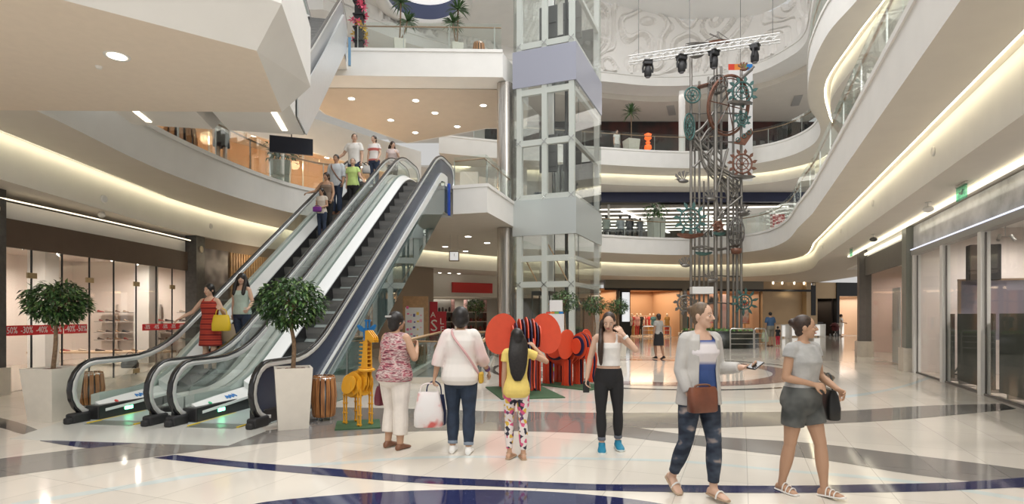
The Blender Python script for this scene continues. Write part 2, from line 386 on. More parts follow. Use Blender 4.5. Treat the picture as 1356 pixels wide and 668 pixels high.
# ------------------------------------------------------------------ polished stone floor
def stone(name, col, rough, joint=(0.62, .6, .57), jmul=.72, speck=0.0, var=.05, spec=.5):
    m = bpy.data.materials.new(name); m.use_nodes = True; nt = m.node_tree; b = nt.nodes['Principled BSDF']
    b.inputs['Roughness'].default_value = rough; b.inputs['Specular IOR Level'].default_value = spec
    g = nt.nodes.new('ShaderNodeNewGeometry'); mp = nt.nodes.new('ShaderNodeMapping')
    mp.inputs['Rotation'].default_value = (0, 0, -(PI / 2 - TH)); mp.inputs['Location'].default_value = (.17, .05, 0)
    nt.links.new(g.outputs['Position'], mp.inputs['Vector'])
    br = nt.nodes.new('ShaderNodeTexBrick'); br.offset = 0.0
    br.inputs['Scale'].default_value = 1.0; br.inputs['Brick Width'].default_value = 1.2; br.inputs['Row Height'].default_value = .6
    br.inputs['Mortar Size'].default_value = .004; br.inputs['Mortar Smooth'].default_value = 0; br.inputs['Bias'].default_value = 0
    br.inputs['Color1'].default_value = (*[c * (1 - var) for c in col], 1); br.inputs['Color2'].default_value = (*[min(1, c * (1 + var)) for c in col], 1)
    br.inputs['Mortar'].default_value = (*[c * jmul for c in col], 1)
    nt.links.new(mp.outputs[0], br.inputs['Vector'])
    n = nt.nodes.new('ShaderNodeTexNoise'); n.inputs['Scale'].default_value = 1.4; n.inputs['Detail'].default_value = 6
    nt.links.new(g.outputs['Position'], n.inputs['Vector'])
    mr = nt.nodes.new('ShaderNodeMapRange'); mr.inputs['To Min'].default_value = .93; mr.inputs['To Max'].default_value = 1.06
    nt.links.new(n.outputs['Fac'], mr.inputs['Value'])
    mx = nt.nodes.new('ShaderNodeMix'); mx.data_type = 'RGBA'; mx.blend_type = 'MULTIPLY'; mx.inputs[0].default_value = 1
    nt.links.new(br.outputs['Color'], mx.inputs[6]); nt.links.new(mr.outputs['Result'], mx.inputs[7])
    o = mx.outputs[2]
    if speck:
        v = nt.nodes.new('ShaderNodeTexVoronoi'); v.inputs['Scale'].default_value = 22
        nt.links.new(g.outputs['Position'], v.inputs['Vector'])
        lt = nt.nodes.new('ShaderNodeMath'); lt.operation = 'LESS_THAN'; lt.inputs[1].default_value = .1
        nt.links.new(v.outputs['Distance'], lt.inputs[0])
        m2 = nt.nodes.new('ShaderNodeMix'); m2.data_type = 'RGBA'; m2.inputs[7].default_value = (.5, .52, .62, 1)
        ml = nt.nodes.new('ShaderNodeMath'); ml.operation = 'MULTIPLY'; ml.inputs[1].default_value = speck
        nt.links.new(lt.outputs[0], ml.inputs[0]); nt.links.new(ml.outputs[0], m2.inputs[0]); nt.links.new(o, m2.inputs[6]); o = m2.outputs[2]
    nt.links.new(o, b.inputs['Base Color'])
    return m
FL_M = stone('cream_stone', (.70, .65, .575), .09, spec=.7)
GREY_M = stone('grey_stone', (.225, .21, .195), .07, spec=.7)
DGREY_M = stone('dark_grey_stone', (.075, .072, .072), .07, spec=.7)
NAVY_M = stone('navy_stone', (.022, .026, .085), .06, speck=.35, spec=.7)
BLUE_M = stone('pale_blue_stone', (.60, .66, .645), .08, spec=.7)
BROWN_M = stone('rose_reflection', (.33, .22, .19), .07, spec=.7)  # reddish floor reflections painted in as a colour
b = MB()
HX0, HX1, HY0, HY1 = -2.55, -.75, 13.4, 20.4     # opening of the stairs going down
b.prism([(-22, -6), (30, -6), (30, HY0), (-22, HY0)], -.25, 0); b.prism([(-22, HY1), (30, HY1), (30, 48), (-22, 48)], -.25, 0)
b.prism([(-22, HY0), (HX0, HY0), (HX0, HY1), (-22, HY1)], -.25, 0); b.prism([(HX1, HY0), (30, HY0), (30, HY1), (HX1, HY1)], -.25, 0)
_z = [0.0006]
def inlay(px, mi, n=6):
    _z[0] += .00025
    P = [on_floor(x, y) for x, y in px]
    b.add([Vector((p.x, p.y, _z[0])) for p in P], [list(range(len(P)))], mi)
def strip_px(top, bot, mi, n=8):
    """band between two pixel polylines smoothed and projected onto the ground"""
    T = spline([on_floor(x, y) for x, y in top], n); B = spline([on_floor(x, y) for x, y in bot], n)
    m = min(len(T), len(B)) if len(top) == len(bot) else None
    _z[0] += .00025
    def rs(c, k):
        L = [0]
        for i in range(1, len(c)): L.append(L[-1] + (c[i] - c[i - 1]).length)
        out = []; j = 0
        for i in range(k):
            s = L[-1] * i / (k - 1)
            while j < len(L) - 2 and L[j + 1] < s: j += 1
            out.append(c[j].lerp(c[j + 1], 0 if L[j + 1] == L[j] else (s - L[j]) / (L[j + 1] - L[j])))
        return out
    k = 60; T, B = rs(T, k), rs(B, k)
    vs = [Vector((p.x, p.y, _z[0])) for p in T + B]
    b.add(vs, [(i, k + i, k + i + 1, i + 1) for i in range(k - 1)], mi)
# pale blue hairline arcs
strip_px([(15, 667), (166, 643), (299, 623), (450, 612), (550, 605.5), (650, 604), (782, 606.5), (900, 610), (1036, 622), (1139, 630), (1221, 639), (1356, 660)],
         [(15, 672), (166, 648), (299, 627), (450, 615.5), (550, 608.5), (650, 607), (782, 609.5), (900, 613), (1036, 625), (1139, 634), (1221, 643), (1356, 665)], 4)
strip_px([(600, 528), (632, 529), (782, 532), (955, 532), (1105, 525.5), (1190, 512), (1234, 497)], [(600, 530), (632, 531), (782, 534.5), (955, 535.5), (1105, 529), (1190, 515), (1238, 499.5)], 4)
# grey bands
strip_px([(-120, 626), (0, 608), (115, 594), (200, 585), (300, 577), (420, 563), (520, 557), (600, 553), (700, 552), (800, 560), (900, 575), (1070, 587), (1173, 599), (1356, 622), (1560, 652)],
         [(-120, 655), (0, 633), (202, 606), (304, 593), (380, 585), (450, 579), (550, 572), (650, 571), (782, 575), (881, 586), (1002, 600), (1105, 612), (1207, 629), (1356, 648), (1560, 690)], 1)
strip_px([(395, 541), (450, 540), (550, 542), (650, 545), (782, 547), (881, 547), (951, 546.5), (1105, 545), (1224, 538), (1327, 535)],
         [(395, 564), (450, 562), (560, 560), (650, 560), (782, 566), (881, 567.5), (951, 567), (1091, 562), (1207, 555.5), (1346, 542)], 1)
inlay([(1289, 538.5), (1327, 535), (1346, 542), (1312, 545.5)], 2)
# navy and dark bands
strip_px([(53, 584), (110, 585), (181, 587.5)], [(53, 584.5), (85, 590), (116, 594.5)], 3)
strip_px([(232, 603), (330, 613), (450, 622), (550, 631), (650, 636), (782, 641.6), (878, 642.6), (1036, 644), (1207, 641), (1275, 639), (1356, 633)],
         [(202, 607), (330, 621), (450, 632), (550, 640), (650, 645), (782, 650), (900, 652.6), (1036, 653.6), (1207, 652), (1275, 649.5), (1356, 646)], 3)
strip_px([(300, 682), (345, 666.5), (450, 656), (516, 652), (589, 649.5), (682, 650), (782, 656), (871, 667), (980, 690)], [(300, 760), (345, 760), (450, 760), (516, 760), (589, 760), (682, 760), (782, 760), (871, 760), (980, 760)], 3)
strip_px([(-60, 541), (0, 554), (30, 562), (55, 572)], [(-60, 553), (0, 567), (20, 573), (36, 577)], 2)
# dark ring round the fountain-like sculpture
C = Vector((4.1, 16.8))
for R, wd, mi in ((4.6, .16, 2), (3.3, .75, 5)):  # dark inlay ring, then the inner ring of painted reddish reflection
    _z[0] += .00025; N = 96; vs = []
    for j in range(N):
        a = 2 * PI * j / N
        vs += [Vector((C.x + r * math.cos(a), C.y + r * math.sin(a), _z[0])) for r in (R, R + wd)]
    b.add(vs, [(2 * j, 2 * j + 1, (2 * j + 3) % (2 * N), (2 * j + 2) % (2 * N)) for j in range(N)], mi)
struct(b, 'floor', [FL_M, GREY_M, DGREY_M, NAVY_M, BLUE_M, BROWN_M])
# ------------------------------------------------------------------ escalators
# local frame: x = across (0 .. W), y = along the run, z up from the lower floor
TREAD, SLOPE, S0 = .405, .70, 1.73
RAILB = mat('rubber_handrail', (.016, .016, .018), .16, spec=.6)
RAILS = mat('satin_rail_profile', (.80, .81, .80), .3, .45)
STEP_M = mat('step_metal', (.17, .17, .165), .38, .55)
RISER_M = ramp_mat('step_riser', 'wave_x', [(0.0, (.10, .10, .10)), (.55, (.24, .24, .235))], 28, .45, detail=0)
SKIRT = mat('black_skirt', (.02, .02, .021), .3)
DECK = mat('deck_cladding', (.80, .82, .81), .3, .15)
YEL = mat('yellow_line', (.75, .55, .03), .5)
GREENLED = mat('green_led', (.2, 1, .5), .4, emit=(.15, 1.0, .45), es=9)
LOGOB = mat('sticker_blue', (.03, .2, .55), .4); LOGOR = mat('sticker_red', (.65, .06, .05), .4); LOGOG = mat('sticker_green', (.03, .45, .2), .4)
BALB = mat('navy_balustrade', (.036, .05, .088), .25, spec=.35)
BALG = mat('grey_balustrade', (.36, .37, .38), .3)
CLADG = glass('cladding_glass', (.62, .74, .73), .17, .7)
def zstep(s, rise):
    return max(0.0, min(rise, (s - S0) * SLOPE))
def zlin(s): return (s - S0) * SLOPE
def zsm(s, rise, r=.55):
    """step line with rounded knees"""
    return sum(zstep(s + d * r, rise) for d in (-1, -.6, -.2, .2, .6, 1)) / 6
def esc_samples(rise, a, e):
    st = S0 + rise / SLOPE; out = []; s = a
    pts = [a, S0 - 1, S0 - .7, S0 - .45, S0 - .2, S0, S0 + .2, S0 + .45, S0 + .7, st - .7, st - .45, st - .2, st, st + .2, st + .45, st + .7, e]
    return [p for p in sorted(pts) if a <= p <= e]
def ribbon(b, path, sec, mi=0, cap=True, smooth=False):
    """path: (y, z) points; sec: closed cross-section of (x, dz)"""
    b.rings([[Vector((x, y, z + dz)) for x, dz in sec] for y, z in path], mi, cap, smooth)
def vpoly(b, x, t, outline, mi=0):
    b.plate([Vector((x, y, z)) for y, z in outline], (1, 0, 0), t, mi)
def make_escalator(name, label, rise, loc, ang, side='glass', clear_base=True, group=None):
    W = 1.25; st = S0 + rise / SLOPE; E = st + 2.0; H = .96
    t = thing(name, label, 'escalator', loc, ang, group)
    # truss with its inclined underside
    b = MB(); TE = 10.9 if clear_base else E - .1; top = [(s, zsm(s, rise) - .12) for s in esc_samples(rise, .3, TE)]
    if clear_base: low = [(TE, rise - .85), (st + .35, rise - .85), (S0 + 1.15, .004), (.3, .004)]
    else: low = [(E - .1, rise - .85), (st + .35, rise - .85), (S0 - .5, -.85), (-.75, -.85), (-.75, -.12)]
    top = [(y, max(z, .02 if clear_base else -9)) for y, z in top]
    out = top + low
    b.plate([Vector((W / 2, y, z)) for y, z in out], (1, 0, 0), W + .1); b.build('truss', mat('truss_cladding', (.45, .52, .51), .35) if clear_base else WHITE, t)
    # inner decks + black skirts
    for x0, x1, nm in ((.03, .24, 'inner_deck'), (W - .03, W - .24, 'inner_deck')):
        b = MB(); path = [(s, zsm(s, rise)) for s in esc_samples(rise, 1.72 if clear_base else .62, E - .55)]
        ribbon(b, path, [(x0, .0), (x0, .36), (x1, .24), (x1, .21), (x0 + (x1 - x0) * .1, .1)]); b.build(nm, DECK, t)
        b = MB(); ribbon(b, path, [(x1 - .012, -.1), (x1 - .012, .215), (x1 + .006, .215), (x1 + .006, -.1)]); b.build('skirt', SKIRT, t)
    # steps
    k = int(round((rise) / (TREAD * SLOPE)))
    for i in range(-2, k + 3):
        s = S0 + .1 + i * TREAD; z = zstep(s + TREAD * .5, rise)
        if s < .9: continue
        b = MB(); hgt = max(.03, z - zstep(s - TREAD * .5, rise) + .02)
        b.box((W / 2, s + TREAD / 2, z - .012), (W - .5, TREAD - .006, .024))
        if hgt > .05:
            b.add([(.25 + a * (W - .5), s + c, z - .012 - d) for a in (0, 1) for c, d in ((.004, 0), (.018, hgt * .33), (.05, hgt * .66), (.10, hgt))], [(0, 4, 5, 1), (1, 5, 6, 2), (2, 6, 7, 3)], 1)
        for q in range(19): b.box((.27 + q * (W - .54) / 18, s + TREAD / 2, z + .003), (.014, TREAD - .01, .008))
        b.build('step', [STEP_M, RISER_M], t)
    # balustrades
    R = .43
    for si, x in enumerate((0.0, W)):
        mid = [(s, zsm(s, rise)) for s in esc_samples(rise, .95, E - .95)]
        upper = [(y, z + H - .06) for y, z in mid]
        cyl = H - .04 - R
        nose = [(R + .04 - (R - .04) * math.sin(a), cyl + (R - .04) * math.cos(a)) for a in [PI * j / 10 for j in range(11)]]
        tail = [(E - R - .04 + (R - .04) * math.sin(a), rise + cyl + (R - .04) * math.cos(a)) for a in [PI * j / 10 for j in range(11)]]
        solid = si == 1 and side != 'glass'
        foot = [(y, max(z + .02 if y < 1 else .03, min(z, zlin(y)) + .12)) for y, z in reversed(mid)] if solid else [(y, z + .16) for y, z in reversed(mid)]
        outline = list(reversed(nose)) + upper + tail + foot
        gm = GLASS
        if (side == 'navy' and si == 1): gm = BALB
        if side == 'grey' and si == 1: gm = BALG
        b = MB(); vpoly(b, x, .014, outline)
        o = b.build('balustrade_panel', gm, t)
        if gm is BALB: o['label'] = 'solid navy side panel'
        if gm is BALG: o['label'] = 'solid grey side panel'
        # panel joints
        # handrail loop and its bright carrier profile
        loop = [(R - R * math.sin(a) + .02, cyl + R * math.cos(a)) for a in [PI * (10 - j) / 10 for j in range(11)]]
        loop += [(s, zsm(s, rise) + cyl + R) for s in esc_samples(rise, .95, E - .95)]
        loop += [(E - R + R * math.sin(a) - .02, rise + cyl + R * math.cos(a)) for a in [PI * j / 10 for j in range(11)]]
        def loopsec(dr0, dr1, hw, mi, nm, m):
            b = MB(); rs = []
            for i, (y, z) in enumerate(loop):
                a = loop[max(i - 1, 0)]; c = loop[min(i + 1, len(loop) - 1)]
                tx, tz = c[0] - a[0], c[1] - a[1]; L = math.hypot(tx, tz); nx, nz = -tz / L, tx / L
                sec = [(-hw, dr0), (-hw, dr1 * .7 + dr0 * .3), (-hw * .6, dr1), (hw * .6, dr1), (hw, dr1 * .7 + dr0 * .3), (hw, dr0)]
                rs.append([Vector((x + q, y + nx * d, z + nz * d)) for q, d in sec])
            b.rings(rs, 0, True, True); return b.build(nm, m, t)
        loopsec(0.0, .028, .040, 0, 'handrail', RAILB)
        loopsec(-.075, .0, .037, 0, 'handrail_profile', RAILS)
        # outer deck strip and outer trim
        sg = -1 if si == 0 else 1
        b = MB()
        path = [(s, zsm(s, rise)) for s in esc_samples(rise, .55, E - .5)]
        ribbon(b, path, [(x + sg * .02, .0), (x + sg * .02, .40), (x + sg * .17, .36), (x + sg * .17, .22), (x + sg * .12, .0)])
        if not solid: b.build('outer_deck', DECK, t)
        # newel base: black box, white sloping cover, indicator
        b = MB(); b.box((x + (.09 if si == 0 else -.09), 1.1, .115), (.24, 1.6, .23), bev=.02); b.build('newel_base', SKIRT, t)
        b = MB(); b.box((x, .19, .075), (.15, .36, .15), bev=.03); b.box((x, .20, .05), (.11, .5, .1), bev=.03); b.build('handrail_inlet', BLACKM, t)
        if clear_base:
            xi = x + (.215 if si == 0 else -.215); sg2 = 1 if si == 0 else -1; tilt = Matrix.Rotation(sg2 * .58, 3, 'Y')
            b = MB(); rs = [[Vector((x + sg2 * .03, y, .12)), Vector((x + sg2 * .03, y, z)), Vector((xi, y, z2)), Vector((xi, y, z2 - .04))] for y, z, z2 in ((.42, .27, .17), (1.0, .32, .20), (1.85, .375, .25))]
            b.rings(rs, 0, True, False); cv = b.build('newel_cover', DECK, t)
            b = MB()
            for q, (yy, mm) in enumerate(((.72, 1 if si == 0 else 2),)): b.lathe([(.03, .0), (.03, .006)], (0, 0, 0), 12, 0); b.v = [tilt @ v + Vector((x + sg2 * .12, yy, .243)) for v in b.v]
            b.build('sign_dot', LOGOR if (side == 'glass') else LOGOG, cv)
            b = MB()
            for q in range(6):
                b.box((x + sg2 * (.12 + .01 * (q % 2)), 1.12 + q * .042, .278 + q * .0022 - .0065 * (q % 2)), (.07, .026, .006), rot=tilt @ Matrix.Rotation(.4 if q % 2 else -.3, 3, 'Z'))
            b.build('sticker_text', LOGOB, cv)
            b = MB(); b.box((xi + (.001 if si == 0 else -.001), .86, .12), (.012, .16, .05), bev=.005); b.build('indicator_light', GREENLED, t)['label'] = 'glowing green direction light'
    # comb plate and access cover
    b = MB(); b.box((W / 2, .55, .006), (W - .52, 1.1, .012)); 
    for q in range(24): b.box((.27 + q * (W - .54) / 23, 1.14, .012), (.012, .12, .012))
    for q in range(3): b.box((W / 2, .62 + q * .2, .014), (W - .53, .02, .006), mi=1)
    for q in (.245, W - .245): b.box((q, .62, .016), (.03, 1.1, .012), mi=1)
    b.build('comb_plate', [mat('comb_plate_metal', (.33, .36, .33), .35, .6), YEL], t)
    b = MB(); b.box((W / 2, E - .6, rise + .006), (W - .5, 1.2, .012)); b.build('upper_comb_plate', STEEL, t)
    return t
A1 = -math.radians(7.75)
O1 = Vector((-6.5, 8.3, 0)); R1 = Vector((math.cos(A1), math.sin(A1), 0))
e1 = make_escalator('escalator', 'glass sided escalator with people riding down, left of the empty one', FL2, O1, A1, 'glass', group='escalators from the ground floor')
e2 = make_escalator('escalator', 'empty escalator with solid navy outer side facing the giraffe', FL2, O1 + R1 * 1.62, A1, 'navy', group='escalators from the ground floor')
def local_add(t, name, m, fn, label=None):
    b = MB(); fn(b); o = b.build(name, m, t)
    if label: o['label'] = label
    return o
# white sloping trim and teal glass flank on the outer side of the navy escalator
def trim(b):
    st = S0 + FL2 / SLOPE
    path = [(S0 - .5, zlin(S0 - .5)), (st - .2, zlin(st - .2)), (st + .15, FL2 + .08), (st + .5, FL2 + .12), (10.9, FL2 + .12)]
    b.rings([[Vector((x, y, max(.006, z + dz))) for x, dz in [(1.262, .0), (1.262, .25), (1.31, .25), (1.31, .0)]] for y, z in path], 0, True, False)
local_add(e2, 'outer_trim', ALU, trim)
def flank(b):
    st = S0 + FL2 / SLOPE
    up = [(1.7, .03), (st - .2, zlin(st - .2) + .06), (st + .4, FL2 + .1), (10.9, FL2 + .1)]
    lo = [(10.9, FL2 - .85), (st + .35, FL2 - .85), (S0 + 1.15, .03)]
    vpoly(b, 1.325, .016, up + lo)
local_add(e2, 'glass_flank', glass('teal_flank', (.50, .62, .615), .13, .38), flank)
def endpost(b): b.box((1.345, 10.97, FL2 - .36), (.07, .09, 1.05))
local_add(e2, 'end_post', mat('blue_post', (.02, .08, .50), .35), endpost)
# light landing plate let into the stone in front of the pair
b = MB(); b.prism([tuple(on_floor(x, y)[:2]) for x, y in ((13, 582), (53, 583.5), (181, 587.5), (302, 591), (352, 571.5), (333, 556), (250, 548), (90, 557))], .0, .006)
struct(b, 'floor_landing_plate', [mat('landing_plate', (.62, .62, .58), .16, .0)])
# upper pair, level two to level three
A2 = math.radians(11.8)
R2 = Vector((math.cos(A2), math.sin(A2), 0)); O2 = Vector((-6.62, 9.15, FL2 + .14))
e3 = make_escalator('escalator', 'upper escalator, right one of the pair, with solid grey side rising to level three', FL3 - FL2, O2 + R2 * 1.62, A2, 'grey', False, group='escalators to level three')
e4 = make_escalator('escalator', 'upper escalator with glass sides rising above the ceiling of the bridge', FL3 - FL2, O2, A2, 'glass', False, group='escalators to level three')
def trim3(b):
    R = FL3 - FL2; st = S0 + R / SLOPE
    path = [(1.9, zlin(1.9)), (st - .2, zlin(st - .2)), (st + .15, R + .08), (st + .5, R + .12), (11.2, R + .12)]
    ribbon(b, path, [(1.262, .10), (1.262, .30), (1.34, .29), (1.34, .12)])
local_add(e3, 'outer_trim', ALU, trim3)
def flank3(b):
    R = FL3 - FL2; st_ = S0 + R / SLOPE
    up = [(.2, .25), (1.3, .2), (st_ - .2, zlin(st_ - .2) + .3), (st_ + .3, R + .35), (10.8, R + .35)]
    lo = [(10.8, R - .85), (S0 + R / SLOPE + .35, R - .85), (S0 - .5, -.85), (.2, -.85)]
    vpoly(b, 1.335, .016, up + lo)
local_add(e3, 'side_cladding', mat('pale_flank_panel', (.62, .65, .675), .3, .25, var=.03), flank3)
def pit_light(b):
    b.box((.98, .2, -.857), (.09, 1.6, .012))
local_add(e3, 'truss_lamp', LAMPW, pit_light)
local_add(e4, 'truss_lamp', LAMPW, lambda b: b.box((.3, .2, -.857), (.09, 1.6, .012)))
def endpost3(b): b.box((1.43, 10.9, FL3 - FL2 - .45), (.09, .12, 1.0))
local_add(e3, 'end_post', mat('pale_blue_post', (.14, .30, .48), .35), endpost3)
# ------------------------------------------------------------------ railings along the galleries
RAILW = mat('bronze_wood_rail', (.36, .22, .13), .35, .2)
POSTM = mat('rail_post_steel', (.55, .55, .53), .3, .9)
RGLASS = glass('railing_glass', (.94, .97, .955), .03, .28)
def railing(label, path, z, h=1.05, inset=.07, step=1.5, toprail=True, group='glass railings along the galleries', hz=None):
    P = [Vector((p[0], p[1], 0)) for p in path]
    off = offset([Vector((p.x, p.y)) for p in P], inset); P = [Vector((x, y, 0)) for x, y in off]
    c = P[len(P) // 2]
    t = thing('glass_railing', label, 'railing', (c.x, c.y, z), 0, group)
    b = MB()
    for i in range(len(P) - 1): b.bar(P[i] + Vector((0, 0, z + h / 2)), P[i + 1] + Vector((0, 0, z + h / 2)), .012, h)
    b.build('glass_panels', RGLASS, t, world=True)
    hz = hz or z + h - .12
    b = MB(); b.tube([p + (offset([Vector((q.x, q.y)) for q in P], .06)[i][0] - p.x) * Vector((1, 0, 0)) + (offset([Vector((q.x, q.y)) for q in P], .06)[i][1] - p.y) * Vector((0, 1, 0)) + Vector((0, 0, hz)) for i, p in enumerate(P)], .028, 8)
    b.build('handrail', RAILW, t, world=True)
    acc = 0.0; k = 0
    for i in range(len(P) - 1):
        L = (P[i + 1] - P[i]).length; d = (P[i + 1] - P[i]) / max(L, 1e-6)
        while acc <= L and k < 60:
            q = P[i] + d * acc; nn = Vector((-d.y, d.x, 0))
            b = MB(); b.box((q.x + nn.x * .04, q.y + nn.y * .04, z + (hz - z) / 2), (.03, .03, hz - z), rz=math.atan2(d.y, d.x)); b.build('post', POSTM, t, world=True)
            acc += step; k += 1
        acc -= L
    return t
railing('glass balcony railing above the left curved fascia, behind the tall orange-lit shopfront', pl(GAL2)[10:-3], PT2)
railing('short glass railing on the white landing between escalator head and lift', pl(LAND2)[2:], PT2, .95, step=1.4)
railing('long curved glass railing of the second level on the far and right side', pl(FAR2)[5:], PT2, 1.0, step=2.2)
railing('curved glass railing with bronze rail in front of the dark third-level bar', pl(FAR3)[4:], PT3, 1.0, step=2.2)
railing('glass railing with potted palms on the top left landing', [(-5.75, 21.02), (-.4, 21.15)], PT3, 1.0, step=1.7)
# ------------------------------------------------------------------ glass lift tower
LF = Vector((2.3, 20.5, 0)); LR = Vector((-math.cos(TH), math.sin(TH), 0)); LB = Vector((math.sin(TH), math.cos(TH), 0))
LW, LD = 2.42, 4.0
lift = thing('lift_tower', 'tall square glass lift tower with white frame and lilac-grey bands', 'lift', tuple(LF + LR * LW / 2 + LB * LD / 2), 0)
lrz = -TH
def LP(a, d, z): return LF + LR * a + LB * d + Vector((0, 0, z))
WFR = mat('white_lift_frame', (.90, .90, .88), .35)
BAND_A = mat('lilac_band', (.40, .415, .50), .3, .3); BAND_B = mat('grey_band', (.54, .58, .575), .28, .35)
LG = glass('lift_glass', (.95, .965, .955), .025, .35)
def lbox(b, a0, a1, d0, d1, z0, z1, mi=0): b.box(tuple(LP((a0 + a1) / 2, (d0 + d1) / 2, (z0 + z1) / 2)), (abs(a1 - a0), abs(d1 - d0), z1 - z0), rz=lrz, mi=mi)
ZT = 18.5
posts = [(0, 0), (1.18, 0), (LW - .25, 0), (0, LD), (LW, LD), (LW, 0)]
for a, d in ((.16, .1), (1.2, .1), (LW - .22, .1), (.16, LD - .1), (LW - .22, LD - .1)):
    b = MB(); lbox(b, a - .1, a + .1, d - .09, d + .09, 0, ZT); b.build('frame_post', WFR, lift, world=True)
for z in (.2, 2.75, 3.72 + .0, 6.0, 8.05, 9.95, 11.7, 13.7, 15.7, 18.3):
    b = MB(); lbox(b, .1, LW - .15, .02, .16, z - .11, z + .11); b.build('cross_beam', WFR, lift, world=True)
    b = MB(); lbox(b, .06, .2, .12, LD - .1, z - .08, z + .08); b.build('side_beam', WFR, lift, world=True)
for z0, z1, m in ((4.58, 5.92, BAND_B), (10.15, 11.53, BAND_A), (15.6, 17.0, BAND_A)):
    b = MB(); lbox(b, -.03, LW + .03, -.03, .03, z0, z1); b.build('front_band', m, lift, world=True)
    b = MB(); lbox(b, -.03, .03, .032, LD + .03, z0, z1); b.build('side_band', m, lift, world=True)
zs = [(.02, 4.56), (5.94, 10.13), (11.55, 15.58)]
for z0, z1 in zs:
    b = MB(); lbox(b, -.005, LW, -.012, .0, z0, z1); b.build('front_glass', LG, lift, world=True)
    b = MB(); lbox(b, -.012, .0, .0, LD, z0, z1); b.build('side_glass', LG, lift, world=True)
    b = MB(); lbox(b, LW - .012, LW, .0, LD, z0, z1); b.build('side_glass', LG, lift, world=True)
    b = MB(); lbox(b, .0, LW, LD - .012, LD, z0, z1); b.build('back_glass', LG, lift, world=True)
# glass fixing spiders
for z in (2.75, 6.0, 8.05, 11.7, 13.7):
    for a in (.16, 1.2, LW - .2):
        b = MB(); c = LP(a, -.03, z)
        for s1 in (-1, 1):
            b.bar(tuple(c + LR * .1 * s1 + Vector((0, 0, .1))), tuple(c - LR * .1 * s1 - Vector((0, 0, .1))), .02)
        b.build('glass_spider', CHROME, lift, world=True)
# guide rails, cables and dark landing doors inside
for a in (.62, .82, 1.62, 1.78):
    b = MB(); lbox(b, a - .035, a + .035, 1.5, 1.6, 0, ZT); b.build('guide_rail', DARKSTEEL, lift, world=True)
for a in (.5, .95, 1.5, 1.95):
    b = MB(); b.tube([LP(a, 2.2, .1), LP(a, 2.2, ZT)], .02, 6); b.build('cable', DARKSTEEL, lift, world=True)
for fl in (0, FL2, FL3):
    for a0 in (.28, 1.32):
        b = MB(); lbox(b, a0, a0 + .78, LD - .3, LD - .2, fl + .03, fl + 2.35); lbox(b, a0 + .06, a0 + .36, LD - .32, LD - .3, fl + .1, fl + 2.2, 1); lbox(b, a0 + .42, a0 + .72, LD - .32, LD - .3, fl + .1, fl + 2.2, 1)
        b.build('landing_door', [DARKSTEEL, mat('lift_door_grey', (.27, .28, .27), .25, .6)], lift, world=True)
for z in (7.4, 12.6):
    for a in (.3, 1.3):
        b = MB(); lbox(b, a, a + .75, 1.9, 1.98, z, z + 1.5); lbox(b, a + .05, a + .7, 1.86, 1.9, z + .2, z + .26); lbox(b, a + .05, a + .7, 1.86, 1.9, z + .8, z + .86); b.build('shaft_panel', mat('shaft_grey', (.20, .20, .20), .4, .4), lift, world=True)
b = MB(); lbox(b, 1.34, 2.1, 1.1, 2.0, .12, .22); lbox(b, 1.34, 2.1, 1.1, 2.0, 2.4, 2.55)
for a in (1.36, 2.08):
    for d in (1.12, 1.98): lbox(b, a - .02, a + .02, d - .02, d + .02, .2, 2.4)
b.build('cabin_frame', DARKSTEEL, lift, world=True)
# copper struts crossing the lower windows
for a in (.55, 1.75):
    b = MB(); b.tube([LP(a + .65, .35, 4.35), LP(a - .62, .35, 2.0)], .025, 6); b.build('diagonal_strut', mat('copper_strut', (.55, .36, .22), .35, .6), lift, world=True)
# brushed steel column next to the lift
b = MB(); c = LP(LW + .42, .35, 0)
def rr(z):
    out = []
    for j in range(24):
        a = 2 * PI * j / 24; ca, sa = math.cos(a), math.sin(a)
        out.append(c + LR * (.3 * math.copysign(abs(ca) ** .55, ca)) + LB * (.45 * math.copysign(abs(sa) ** .55, sa)) + Vector((0, 0, z)))
    return out
b.rings([rr(0), rr(CG + .02), rr(CG + .8)]); b.rings([rr(PT2 - .9), rr(8), rr(FB3 - .03)])
o = b.build('column', [ramp_mat('brushed_column', 'noise', [(.3, (.38, .35, .32)), (.7, (.72, .69, .65))], 6, .25, (6, 6, .15))], kind='structure')
o.data.materials[0].node_tree.nodes['Principled BSDF'].inputs['Metallic'].default_value = .85
# ------------------------------------------------------------------ helpers for lettering
def text(s, size, m, loc, rot, parent=None, name='lettering', ext=.004, align='CENTER', world=True, wscale=1.0):
    cu = bpy.data.curves.new('t', 'FONT'); cu.body = s; cu.size = size; cu.extrude = ext; cu.align_x = align; cu.align_y = 'CENTER'; cu.resolution_u = 2
    o = bpy.data.objects.new('t', cu); COL.objects.link(o)
    dg = bpy.context.evaluated_depsgraph_get(); me = bpy.data.meshes.new_from_object(o.evaluated_get(dg)); bpy.data.objects.remove(o)
    M = Matrix.Translation(loc) @ Euler(rot).to_matrix().to_4x4() @ Matrix.Diagonal((wscale, 1, 1, 1))
    b = MB(); b.add([M @ v.co for v in me.vertices], [list(p.vertices) for p in me.polygons])
    return b.build(name, m, parent, world=world)
CREAMW = mat('shop_wall_cream', (.80, .72, .66), .6); PINKW = mat('shop_wall_pale', (.78, .71, .66), .6)
SHOPFL = mat('shop_floor', (.58, .52, .46), .25); BROWN = mat('brown_header', (.105, .07, .05), .5, var=.06, vscale=3)
DARKST = mat('dark_stone', (.085, .083, .08), .4, var=.2, vscale=9); BLOCK = mat('beige_stone_block', (.60, .55, .47), .3, var=.05)
OLIVE = mat('olive_grey_panel', (.20, .19, .165), .4); GREYP = mat('grey_header', (.135, .125, .115), .45, var=.06)
SGLASS = glass('shop_glass', (.97, .975, .965), .015, .08)
